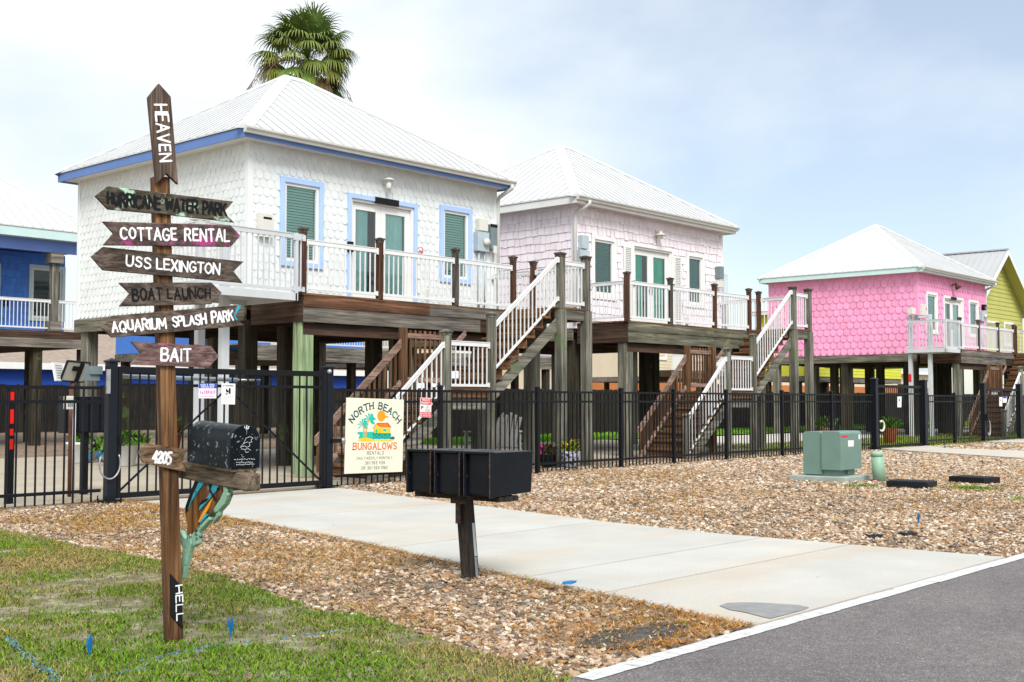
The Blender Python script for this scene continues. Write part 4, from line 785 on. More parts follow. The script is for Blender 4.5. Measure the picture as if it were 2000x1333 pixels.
def stairs(root, x, old, gy):
    """double flight dropping to the left in front of the deck; near edge 14.7, far edge 15.8"""
    yn, yf = 14.72, 15.80
    def flight(xa, za, xb, zb, n, name):
        for yy in (yn+0.02, yf-0.02): mb = MB(); mb.plumb_bar((xa-0.05, yy, za-0.17), (xb, yy, zb-0.36), 0.045, 0.26); mb.build('stringer', M[old+'_x'], root)
        g = (xb-xa)/(n-0.0); rz = (zb-za)/n; rr = random.Random(int(x))
        for k in range(n):
            z = za+rz*(k+1); a = xa+g*k; mb = MB()
            if k < n-1: mb.box(a-0.03, a+g+0.005, yn-0.04, yf+0.02, z-0.042, z-rr.uniform(0, 0.004))
            mb.box(a, a+0.025, yn-0.015, yf+0.0, z-rz, z-0.043); mb.build('stair_step', M['tread'], root)
    flight(x+0.48, 0.03, x+2.2, 1.5, 8, 'stair_flight'); flight(x+3.38, 1.5, x+5.22, ZD_, 8, 'stair_flight')
    mb = MB(); mb.box(x+2.12, x+3.42, yn-0.05, yf+0.03, 1.455, 1.5); mb.box(x+2.15, x+3.40, yn-0.012, yn+0.03, 1.33, 1.454); mb.box(x+2.15, x+3.40, yf-0.03, yf+0.012, 1.2, 1.454)
    mb.use(1).box(x+2.15, x+3.40, yn+0.031, yn+0.07, 1.12, 1.32)
    mb.build('stair_landing', [M['tread_x'], M[old+'_x']], root)
    for px_, zt in ((x+2.17, 2.47), (x+3.33, 2.84)):
        post(root, px_, yn-0.02, 0, zt, 0.13, old, old, 'newel_post')
    post(root, x+2.2, yf+0.03, 0, 2.6, 0.12, 'baluster_wood', None, 'newel_post'); post(root, x+3.3, yf+0.03, 0, 2.6, 0.15, 'baluster_wood', None, 'newel_post')
    post(root, x+0.42, yn-0.02, 0, 0.95, 0.11, old, old, 'newel_post')
    # raking rails in white metal on the near side
    rail_panel(root, (x+0.42, yn-0.02), (x+2.17, yn-0.02), -0.06, name='stair_railing', zd2=1.44, inset=0.06)
    rail_panel(root, (x+3.33, yn-0.02), (x+5.28, yn-0.02), 1.70, name='stair_railing', zd2=3.20, inset=0.06)
    rail_panel(root, (x+2.17, yn-0.02), (x+3.33, yn-0.02), 1.46, name='stair_railing', top=0.87, inset=0.06)
    # timber rail on the far side
    mb = MB(); a, b = (x+0.2, yf+0.03), (x+2.2, yf+0.03)
    mb.plumb_bar((*a, 0.60), (*b, 2.36), 0.05, 0.15); mb.plumb_bar((*a, -0.02), (*b, 1.66), 0.04, 0.11)
    mb.use(1); balusters(mb, a, b, (0.02, 1.7), (0.56, 2.3), 0.125, 0.036)
    mb.build('timber_rail', [M['rail_wood'], M['baluster_wood']], root)
    mb = MB(); a, b = (x+2.2, yf+0.03), (x+3.3, yf+0.03); mb.plumb_bar((*a, 2.46), (*b, 2.46), 0.05, 0.09); mb.plumb_bar((*a, 1.66), (*b, 1.66), 0.04, 0.09)
    mb.use(1); balusters(mb, a, b, (1.6, 1.6), (2.56, 2.56), 0.125, 0.036); mb.build('timber_rail', [M['rail_wood'], M['baluster_wood']], root)
    mb = MB(); mb.plumb_bar((x+3.38, yf-0.05, 2.28), (x+3.74, yf-0.05, 2.56), 0.045, 0.10); mb.build('timber_rail', M['rail_wood'], root)
def cottage(dx, st):
    x = 12.6+dx; X1 = x+6.48; Y0, Y1 = 17.5, 23.45
    root = thing('stilt_cottage', st['label'], 'house', (x, Y0, 0), 'hip roofed cottages on stilts along the fence')
    t = st['trim']; w1, dr, w2 = st['w1'], st['door'], st['w2']
    op = [(x+w1[0]+0.1, x+w1[1]-0.1, w1[2]+0.1, w1[3]-0.1), (x+dr[0]+0.09, x+dr[1]-0.09, 3.10, dr[2]-0.09), (x+w2[0]+0.1, x+w2[1]-0.1, w2[2]+0.1, w2[3]-0.1)]
    mb = MB(); zt = 5.93
    wall_open(mb, x, X1, Y0, Y0+0.12, 2.98, zt, op)
    mb.box(x, x+0.12, Y0+0.121, Y1, 2.98, zt); mb.box(X1-0.12, X1, Y0+0.121, Y1, 2.98, zt); mb.box(x+0.121, X1-0.121, Y1-0.12, Y1, 2.98, zt)
    mb.use(1).box(x+0.13, X1-0.13, Y0+0.13, Y1-0.13, 3.0, 3.06).box(x+0.13, X1-0.13, Y0+0.13, Y1-0.13, 5.8, 5.86).box(x+0.13, X1-0.13, Y0+2.2, Y0+2.26, 3.061, 5.79)
    wall = mb.build('wall', [M[st['wall']], M['room']], root)
    trims = [(w1[0]-0.01, w1[1]+0.01, w1[2], w1[3]), (dr[0]-0.01, dr[1]+0.01, 2.9, dr[2]), (w2[0]-0.01, w2[1]+0.01, w2[2], w2[3])]+st.get('skip', [])
    mb = MB(); shingles(mb, (x+0.06, Y0, 0), (1, 0, 0), (0, -1, 0), 6.36, 3.0, 5.9, st['sw'], st['se'], st['style'], [(a-0.06, b-0.06, c, e) for a, b, c, e in trims], 3)
    mb.build('shingle_siding', M[st['wall']], wall, fixn=False)
    mb = MB(); shingles(mb, (x, Y1, 0), (0, -1, 0), (-1, 0, 0), Y1-Y0-0.06, 2.98, 5.9, st['sw'], st['se'], st['style'], (), 5)
    mb.build('shingle_siding', M[st['wall']], wall, fixn=False)
    mb = MB(); cb = 0.075
    mb.box(x-0.034, x+cb, Y0-0.034, Y0-0.0005, 2.98, zt-0.01); mb.box(x-0.034, x-0.0005, Y0-0.0005, Y0+cb, 2.98, zt-0.01); mb.build('corner_board', M[st['wall']], wall)
    mb = MB(); mb.box(X1-cb, X1+0.024, Y0-0.034, Y0-0.0005, 2.98, zt-0.01); mb.build('corner_board', M[st['wall']], wall)
    mb = MB(); mb.box(x-0.034, x-0.0005, Y1-cb, Y1+0.02, 2.98, zt-0.01); mb.build('corner_board', M[st['wall']], wall)
    # roof
    ex0, ex1, ey0, ey1 = x-0.38, X1+0.2, Y0-0.38, Y1+0.28
    hip_roof(root, ex0, ex1, ey0, ey1, ZE, ZP, x+3.0, x+3.42)
    mb = MB(); f = 0.028; zb = ZE-0.20; zt2 = ZE-0.031
    mb.box(ex0+0.02, ex0+0.02+f, ey0+0.02, ey1-0.02, zb, zt2); mb.box(ex0+0.02+f, ex1-0.02-f, ey0+0.02, ey0+0.02+f, zb, zt2); mb.box(ex1-0.02-f, ex1-0.02, ey0+0.02, ey1-0.02, zb, zt2); mb.box(ex0+0.02+f, ex1-0.02-f, ey1-0.02-f, ey1-0.02, zb, zt2)
    mb.build('fascia', M[st['fascia']], root)
    mb = MB(); mb.box(ex0+0.05, ex1-0.05, ey0+0.05, ey1-0.05, zb+0.035, zb+0.05); mb.build('soffit', M['fascia_white'], root)
    gutter(root, ex0+0.0, ex1-0.0, ey0+0.018, ZE-0.015)
    d = st['spout']
    if d == 'left': P = [(x+0.02, ey0-0.06, ZE-0.12), (x+0.02, ey0-0.06, ZE-0.2), (x-0.05, Y0-0.1, ZE-0.36), (x-0.06, Y0-0.07, ZE-0.45), (x-0.06, Y0-0.06, 3.1)]
    else: P = [(ex1-0.12, ey0-0.05, ZE-0.12), (ex1-0.12, ey0-0.05, ZE-0.19), (X1+0.06, Y0-0.06, ZE-0.36), (X1+0.055, Y0-0.04, ZE-0.45), (X1+0.055, Y0-0.03, 3.1)]
    mb = MB().use(0, True); mb.tube(P, 0.045, 8); mb.build('downspout', M['gutter'], root)
    window(root, x+w1[0], x+w1[1], w1[2], w1[3], Y0, t, st['blind']); window(root, x+w2[0], x+w2[1], w2[2], w2[3], Y0, t, st['blind'])
    french_door(root, x+dr[0], x+dr[1], 3.10, dr[2], Y0, t, st['curtain'])
    # deck
    dk = MB(); dx0, dx1, dy = x+0.05, x+6.42, 16.0
    k = 0; yy = dy+0.0
    while yy < Y0-0.03: dk.box(dx0-0.02, dx1+0.02, yy-0.02, min(yy+0.115, Y0-0.03), ZD_-0.036, ZD_); yy += 0.14
    dk.use(1)
    for jx in np.arange(dx0+0.3, dx1-0.1, 0.41): dk.box(jx, jx+0.04, dy+0.05, Y0-0.02, ZD_-0.28, ZD_-0.037)
    dk.box(dx0+0.06, dx1-0.06, dy+0.06, dy+0.12, 2.40, 2.60); dk.box(x+0.02, X1-0.02, Y0+0.02, Y1-0.02, 2.90, 2.975)
    for jy in np.arange(Y0+0.3, Y1, 0.6): dk.box(x+0.06, X1-0.06, jy, jy+0.045, 2.70, 2.899)
    deck = dk.build('deck', [M['tread_x'], M['beam_dark_x']], root)
    br = st['boards']
    for bx, bm_ in (((dx0, x+3.0, dy-0.035, dy, 2.865, 3.06), br[0]), ((x+3.004, dx1, dy-0.035, dy, 2.865, 3.06), br[1]), ((dx0, x+4.4, dy-0.022, dy, 2.61, 2.862), br[2]), ((x+4.403, dx1, dy-0.022, dy, 2.61, 2.862), br[3]),
        ((dx0-0.001, dx0+0.034, dy+0.001, Y0-0.03, 2.868, 3.06), 'beam_dark'), ((dx0+0.004, dx0+0.034, dy+0.001, Y0-0.03, 2.61, 2.865), 'beam_dark'), ((dx1-0.03, dx1, dy+0.001, Y0-0.03, 2.61, 3.06), 'beam_dark')):
        mb = MB(); mb.box(*bx); mb.build('fascia_board', M[bm_], deck, bevel=0.004)
    for bx in ((x-0.03, x+0.02, Y0+0.05, Y1+0.05, 2.70, 2.975), (X1-0.02, X1+0.03, Y0+0.05, Y1+0.05, 2.70, 2.975), (x-0.025, X1+0.03, Y1+0.051, Y1+0.1, 2.70, 2.975)):
        mb = MB(); mb.box(*bx); mb.build('floor_beam', M['beam_grey_y'], root, bevel=0.004)
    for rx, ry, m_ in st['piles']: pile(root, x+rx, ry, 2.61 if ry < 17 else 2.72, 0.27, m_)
    # deck railing
    for rx, mat_ in zip((0.06, 1.80, 3.75, 5.42), st['posts']): post(root, x+rx, dy+0.03, ZD_-0.02, 4.17, 0.10, mat_)
    post(root, x+6.33, dy+0.27, ZD_-0.02, 4.17, 0.10, st['posts'][3])
    P = [(x+r, dy+0.03) for r in (0.06, 1.80, 3.75, 5.42)]
    for a, b in zip(P[:-1], P[1:]): rail_panel(root, a, b, ZD_)
    if not st.get('lift'): rail_panel(root, (x+0.07, Y0-0.02), (x+0.07, dy+0.03), ZD_)
    rail_panel(root, (x+6.36, Y0-0.02), (x+6.33, dy+0.27), ZD_)
    # landing at the stair head
    mb = MB(); mb.box(x+5.2, x+6.2, 14.66, dy-0.04, ZD_-0.036, ZD_); mb.use(1).box(x+5.22, x+6.18, 14.68, 14.72, ZD_-0.24, ZD_-0.037); mb.box(x+6.14, x+6.18, 14.721, dy-0.04, ZD_-0.24, ZD_-0.037)
    mb.build('stair_head', [M['tread_x'], M[st['old']+'_x']], root)
    for rx in (5.32, 6.12):
        post(root, x+rx, 14.71, ZD_-0.03, 4.13, 0.14, st['old'], 'post_dark'); pile(root, x+rx, 14.70, ZD_-0.04, 0.185, st['old'])
    rail_panel(root, (x+5.32, 14.71), (x+6.12, 14.71), ZD_, inset=0.07); rail_panel(root, (x+6.12, 14.71), (x+6.30, dy+0.2), ZD_, inset=0.07)
    stairs(root, x, st['old'], 0)
    return root, x
def setup_axis_variants():
    for src, ax in (('pile_grey', 0), ('tread', 0), ('beam_dark', 0)):
        m = M[src].copy(); m.name = M[src].name+'_along'
        for nd in m.node_tree.nodes:
            if nd.type == 'MAPPING':
                sc = list(nd.inputs['Scale'].default_value); lo = min(sc); hi = max(sc); s2 = [hi]*3; s2[ax] = lo; nd.inputs['Scale'].default_value = s2
        M[src+'_x'] = m
setup_axis_variants()
PG = 'pile_grey'; PD = 'pile_shaded'; PN = 'pile_green'
def piles(front): return [(0.22, 16.2, front), (6.2, 16.2, PG), (1.7, 18.6, PD), (4.75, 18.6, PD), (1.7, 21.6, PD), (4.75, 21.6, PD), (3.2, 17.75, PD), (0.2, 17.75, PD), (6.25, 17.75, PG), (0.2, 20.4, PD), (3.2, 20.4, PD), (6.25, 20.4, PG), (0.17, 23.25, PG), (3.2, 23.2, PG), (6.25, 23.2, PG)]  # inner piles take the wood darkened for shade
white, XW = cottage(0.0, dict(label='white scalloped-shingle cottage with blue trim and fascia behind the sign post', trim='trim_blue', wall='shingle_white', style='scallop', sw=0.165, se=0.15, fascia='fascia_blue', spout='right',
    w1=(0.675, 1.675, 3.73, 5.37), door=(2.27, 4.11, 5.27), w2=(4.77, 5.72, 3.74, 5.35), blind='blind', curtain='curtain', boards=['beam_brown', 'beam_grey', 'beam_grey', 'beam_dark_x'], piles=piles(PN), posts=['post_brown', 'post_brown', 'post_dark', 'post_brown'], old=PG, lift=True))
pale, XP = cottage(9.25, dict(label='pale pink shake-sided cottage with louvred shutters, second along the fence', trim='trim_white', wall='shingle_pale', style='shake', sw=0.19, se=0.19, fascia='fascia_white', spout='left',
    w1=(0.62, 1.60, 3.72, 5.26), door=(2.24, 4.08, 5.24), w2=(4.70, 5.56, 3.76, 5.22), blind='blind_green', curtain='curtain_teal', boards=['beam_moss', 'beam_moss', 'beam_moss', 'beam_moss'], piles=piles(PG), posts=['post_brown', 'post_dark', 'post_brown', 'post_brown'], old=PG,
    skip=[(1.90, 2.24, 3.0, 5.2), (4.08, 4.44, 3.0, 5.1)]))
hot, XH = cottage(28.85, dict(label='hot pink scalloped-shingle cottage with white trim beyond the far gate', trim='trim_white', wall='shingle_hot', style='scallop', sw=0.27, se=0.245, fascia='fascia_mint', spout='right',
    w1=(0.70, 1.72, 3.72, 5.26), door=(2.27, 4.20, 5.22), w2=(4.75, 5.75, 3.74, 5.22), blind='blind', curtain='curtain', boards=['beam_grey', 'beam_grey', 'beam_grey', 'beam_dark_x'], piles=piles(PG), posts=['post_brown', 'post_dark', 'post_dark', 'post_brown'], old=PG, lift=True))

# small fittings on the front walls
def round_meter(root, x, z, Y=17.5):
    """electric meter: grey cabinet, glass-fronted dial, conduit"""
    mb = MB(); mb.box(x, x+0.36, Y-0.15, Y-0.021, z, z+0.42); b = mb.build('meter_box', M['meter'], root, bevel=0.008)
    mb = MB(); c = Vector((x+0.24, Y-0.15, z+0.20)); mb.use(0, True).cyl(c, c+Vector((0, -0.07, 0)), 0.085, 0.08, 18); mb.build('dial', M['ivory'], b)
    mb = MB().use(0, True); mb.cyl((x+0.10, Y-0.08, z), (x+0.10, Y-0.08, z-1.2), 0.025, n=8); mb.cyl((x+0.28, Y-0.08, z), (x+0.28, Y-0.08, z-1.2), 0.018, n=8); mb.build('conduit', M['meter'], b)
    return b
round_meter(white, XW+5.78, 4.47)
mb = MB(); mb.box(XW+5.84, XW+6.12, 17.36, 17.479, 4.91, 5.18); mb.build('junction_box', M['ivory'], white, bevel=0.015)
mb = MB(); mb.box(XW+6.17, XW+6.38, 17.34, 17.479, 4.55, 5.08); mb.use(1).box(XW+6.165, XW+6.385, 17.335, 17.339, 5.02, 5.09); mb.build('breaker_box', [M['meter_dark'], M['black']], white, bevel=0.008)
mb = MB(); mb.box(XW+6.24, XW+6.34, 17.31, 17.339, 4.46, 4.62); mb.build('breaker_label', M['ivory'], white)
mb = MB(); mb.box(XW+0.16, XW+0.46, 17.38, 17.479, 4.20, 4.62); mb.use(1).box(XW+0.24, XW+0.42, 17.375, 17.379, 4.52, 4.56); mb.build('junction_box', [M['ivory'], M['black']], white, bevel=0.01)
mb = MB(); mb.box(XW+4.35, XW+4.43, 17.43, 17.479, 3.38, 3.56); mb.build('outlet_cover', M['ivory'], white, bevel=0.008)
# numbers and door plate
for k, ch in enumerate('4209'): text_obj(ch, (XW+2.285, 17.466, 5.09-0.155*k), (1, 0, 0), (0, 0, 1), (0, -1, 0), 0.062, 0.125, M['ink_navy'], white, 'house_number', wt=2.0, rnd=False)
text_obj('A', (XW+2.288, 17.466, 4.38), (1, 0, 0), (0, 0, 1), (0, -1, 0), 0.06, 0.12, M['ink_navy'], white, 'house_number', wt=2.0, rnd=False)
mb = MB(); mb.box(XW+2.255, XW+2.365, 17.40, 17.4655, 4.12, 4.32); mb.use(1).box(XW+2.27, XW+2.35, 17.395, 17.3995, 4.16, 4.27); mb.build('lock_box', [M['black'], M['meter_dark']], white, bevel=0.006)
mb = MB(); mb.box(XW+2.95, XW+3.58, 17.44, 17.466, 5.15, 5.275); mb.build('door_plate', M['black'], white, bevel=0.003)
mb = MB().use(0, True); c = Vector((XW+4.20, 17.478, 4.33)); mb.cyl(c, c+Vector((0, -0.004, 0)), 0.085, n=24); s = mb.build('no_smoking_sign', M['panel_white'], white)
mb = MB(); n = 24; c = Vector((XW+4.20, 17.472, 4.33))
mb._add([c+Vector((r*math.cos(2*math.pi*k/n), 0, r*math.sin(2*math.pi*k/n))) for r in (0.082, 0.066) for k in range(n)], [(k, (k+1) % n, n+(k+1) % n, n+k) for k in range(n)])
mb.bar(c+Vector((-0.05, 0, 0.05)), c+Vector((0.05, 0, -0.05)), 0.012, 0.002, (0, -1, 0)); mb.build('ring', M['ink_red'], s)
mb = MB(); mb.bar(c+Vector((-0.045, 0.001, -0.012)), c+Vector((0.045, 0.001, -0.012)), 0.014, 0.001, (0, -1, 0)); mb.build('cigarette', M['ink_black'], s)
mb = MB().use(0, True); x = XW+3.22; mb.cyl((x, 17.479, 5.60), (x, 17.40, 5.60), 0.05, n=14).lathe((x, 17.36, 5.62), [(0.11, 0), (0.11, 0.02), (0.06, 0.05), (0.02, 0.06)], 16); lt = mb.build('wall_lamp', M['trim_white'], white)
mb = MB().use(0, True); mb.lathe((x, 17.36, 5.44), [(0.03, 0), (0.05, 0.03), (0.055, 0.18)], 14); mb.build('lamp_glass', M['bulb'], lt)
# pale pink cottage fittings
round_meter(pale, XP-0.02+0.06, 4.42)
mb = MB(); mb.box(XP+0.10, XP+0.34, 17.33, 17.479, 4.86, 5.18); mb.build('breaker_box', M['meter'], pale, bevel=0.008)
def shutter(x0, x1, z0, z1):
    mb = MB(); Y = 17.4785; f = 0.045; mb.box(x0, x0+f, Y-0.035, Y, z0, z1); mb.box(x1-f, x1, Y-0.035, Y, z0, z1); mb.box(x0+f, x1-f, Y-0.035, Y, z1-f, z1); mb.box(x0+f, x1-f, Y-0.035, Y, z0, z0+f); mb.box(x0+f, x1-f, Y-0.006, Y, z0+f, z1-f)
    z = z0+f+0.02
    while z < z1-f-0.01: mb.cbox(((x0+x1)/2, Y-0.02, z), (x1-x0-2*f, 0.034, 0.007), (1, 0, 0), (0, 0.75, 0.66), (0, -0.66, 0.75)); z += 0.045
    mb.build('shutter', M['trim_white'], pale)
shutter(XP+1.90, XP+2.23, 3.14, 5.12); shutter(XP+4.09, XP+4.43, 3.14, 5.06)
for k, ch in enumerate('4213'): text_obj(ch, (XP+2.25, 17.464, 5.06-0.15*k), (1, 0, 0), (0, 0, 1), (0, -1, 0), 0.06, 0.12, M['ink_black'], pale, 'house_number', wt=2.0, rnd=False)
text_obj('A', (XP+2.25, 17.464, 4.38), (1, 0, 0), (0, 0, 1), (0, -1, 0), 0.06, 0.12, M['ink_black'], pale, 'house_number', wt=2.2, rnd=False)
mb = MB(); mb.box(XP+2.25, XP+2.34, 17.41, 17.4655, 4.14, 4.28); mb.build('lock_box', M['meter_dark'], pale, bevel=0.006)
mb = MB(); mb.box(XP+4.0, XP+4.07, 17.42, 17.4655, 4.15, 4.32); mb.build('doorbell', M['meter_dark'], pale, bevel=0.006)
mb = MB(); mb.box(XP+4.62, XP+4.75, 17.44, 17.479, 3.3, 3.5); mb.build('outlet_cover', M['ivory'], pale, bevel=0.008)
mb = MB().use(0, True); x = XP+3.30; mb.cyl((x, 17.479, 5.60), (x, 17.35, 5.58), 0.02, n=10).lathe((x, 17.33, 5.50), [(0.15, 0), (0.15, 0.01), (0.05, 0.06), (0.03, 0.12)], 18); lt = mb.build('wall_lamp', M['ivory'], pale)
mb = MB().use(0, True); mb.sphere((x, 17.33, 5.47), 0.07, 12); mb.build('lamp_glass', M['bulb'], lt)
# meter stack and riser at the pale cottage's right corner
mb = MB(); x = XP+6.10; mb.box(x, x+0.18, 17.30, 17.479, 4.62, 4.95); mb.use(1).box(x-0.16, x+0.12, 17.28, 17.479, 4.36, 4.55); mb.build('junction_box', [M['meter_dark'], M['ivory']], pale, bevel=0.01)
mb = MB().use(0, True); mb.cyl((x+0.40, 17.42, 3.0), (x+0.40, 17.42, 4.72), 0.09, n=12).sphere((x+0.40, 17.42, 4.72), 0.09, 12); mb.build('vent_pipe', M['meter'], pale)
# hot pink cottage fittings
round_meter(hot, XH+5.85, 4.42)
mb = MB(); mb.box(XH+6.06, XH+6.30, 17.34, 17.479, 4.88, 5.10); mb.use(1).box(XH+6.08, XH+6.2, 17.3, 17.339, 4.9, 5.0); mb.build('breaker_box', [M['black'], M['meter_dark']], hot, bevel=0.008)
mb = MB(); mb.box(XH+0.10, XH+0.42, 17.36, 17.479, 4.35, 4.75); mb.use(1).box(XH+0.43, XH+0.47, 17.36, 17.479, 4.55, 4.64); mb.build('junction_box', [M['ivory'], M['black']], hot, bevel=0.01)
mb = MB(); mb.box(XH+2.95, XH+3.5, 17.44, 17.466, 5.10, 5.21); mb.build('door_plate', M['black'], hot, bevel=0.003)
mb = MB().use(0, True); x = XH+3.1; mb.cyl((x, 17.479, 5.62), (x, 17.34, 5.70), 0.02, n=8).cyl((x, 17.34, 5.72), (x+0.02, 17.22, 5.52), 0.03, 0.13, 14); mb.build('wall_lamp', M['rusty'], hot)

# platform lifts that stand beside two of the decks
def lift(x, xl, label):
    r = thing('platform_lift', label, 'lift', (x-0.7, 16.7, 0), 'grey platform lifts beside cottage decks')
    x0, x1, y0, y1 = x+xl, x-0.12, 15.98, 17.36; z = 3.05
    mb = MB(); mb.box(x0, x1, y0, y1, z-0.02, z+0.02); mb.box(x0-0.01, x1+0.01, y0-0.03, y0, z-0.10, z+0.03); mb.box(x0-0.01, x1+0.01, y1, y1+0.03, z-0.10, z+0.03); mb.box(x0-0.03, x0-0.0, y0, y1, z-0.10, z+0.03); mb.box(x1, x1+0.03, y0, y1, z-0.10, z+0.03)
    mb.build('platform', M['rail_grey'], r, bevel=0.004)
    rail_panel(r, (x0, y0), (x1, y0), z, 'rail_grey', top=1.03, inset=0.04); rail_panel(r, (x0, y1), (x0, y0), z, 'rail_grey', top=1.03, inset=0.04)
    rail_panel(r, (x1+0.05, y0), (x+0.04, y0+0.02), z, 'rail_grey', 'gate', top=1.03, inset=0.0)
    for a, b in ((x0, y0), (x1, y0)):
        mb = MB(); mb.box(a-0.03, a+0.03, b-0.03, b+0.03, z-0.10, z+1.04); mb.build('corner_post', M['rail_grey'], r, bevel=0.004)
    for yy, m_ in ((16.62, 0), (17.32, 1)):
        mb = MB(); mb.box(x-1.16, x-1.02, yy-0.06, yy+0.06, 0, 4.28); mb.build('column', M['rail_grey'], r, bevel=0.006)
    mb = MB(); mb.box(x-1.15, x-1.03, 16.70, 17.24, 4.16, 4.24); mb.build('crossbar', M['rail_grey'], r)
    mb = MB(); mb.box(x-1.17, x-1.161, 17.27, 17.37, 1.95, 2.22); mb.build('red_sticker', M['ink_red'], r)
    mb = MB(); mb.box(x-1.35, x-1.05, 17.12, 17.30, 4.30, 4.52); mb.use(1).box(x-1.2, x-1.0, 17.0, 17.11, 4.05, 4.28); mb.build('control_box', [M['ivory'], M['meter_dark']], r, bevel=0.01)
    return r
lift(XW, -2.0, 'grey platform lift with gate at the left end of the white cottage deck')
lift(XH, -1.3, 'grey platform lift on tall columns at the left of the hot pink cottage')

# ------------------------------------------------------------------ second row and far buildings
def rear_cottage(x, Y0, wallm, label, roofm='roof', fas='fascia_white', zf=2.75, wide=6.48, zp=ZP, deep_=5.95):
    X1, Y1 = x+wide, Y0+deep_
    r = thing('stilt_cottage', label, 'house', (x, Y0, 0), 'cottages on stilts in the second row'); deep = wide < 7
    mb = MB(); mb.box(x, X1, Y0, Y1, zf, 5.93)
    wl_ = mb.build('wall', M[wallm], r)
    mb = MB(); z = zf
    while z < 5.9: mb._add([(x-0.002, Y0-0.022, z), (X1, Y0-0.022, z), (X1, Y0-0.004, z+0.18), (x-0.002, Y0-0.004, z+0.18), (x-0.002, Y0, z), (X1, Y0, z)], [(0, 1, 2, 3), (0, 4, 5, 1)]); z += 0.178
    mb.build('lap_siding', M[wallm], wl_, fixn=False)
    hip_roof(r, x-0.38, X1+0.38, Y0-0.38, Y1+0.38, ZE, zp+(0.5 if Y0 > 40 else 0), x+3.0, X1-3.06, roofm, 0.3)
    mb = MB(); mb.box(x-0.36, X1+0.36, Y0-0.36, Y1+0.36, ZE-0.2, ZE-0.031); mb.build('fascia', M[fas], r)
    if deep:
        mb = MB(); mb.box(x, X1, Y0-1.5, Y0-0.03, 3.06, 3.1).box(x, X1, Y0-1.54, Y0-1.501, 2.85, 3.09); mb.box(x, X1, Y0-1.53, Y0-1.50, 2.6, 2.845); mb.build('deck', M['beam_grey'], r)
    mb = MB(); mb.box(x-0.03, X1+0.03, Y0+0.02, Y1, zf-0.28, zf-0.01); mb.build('floor_beam', M['beam_grey'], r)
    if deep: rail_panel(r, (x+0.05, Y0-1.45), (x+3.2, Y0-1.45), 3.1); rail_panel(r, (x+3.2, Y0-1.45), (X1-0.05, Y0-1.45), 3.1)
    for a in ((0.2, 3.2, 6.25) if wide < 7 else (0.2, 3.2, 6.25, 9.5, 12.8)):
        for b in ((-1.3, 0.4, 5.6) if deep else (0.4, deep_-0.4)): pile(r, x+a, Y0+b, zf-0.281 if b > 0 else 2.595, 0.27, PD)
    window(r, x+0.7, x+1.7, 3.73, 5.3, Y0-0.02, 'trim_white'); window(r, x+4.7, x+5.7, 3.73, 5.3, Y0-0.02, 'trim_white')
    mb = MB(); mb.box(x+2.3, x+4.1, Y0-0.06, Y0-0.023, 3.1, 5.2); mb.build('door', M['trim_white'], r)
    return r
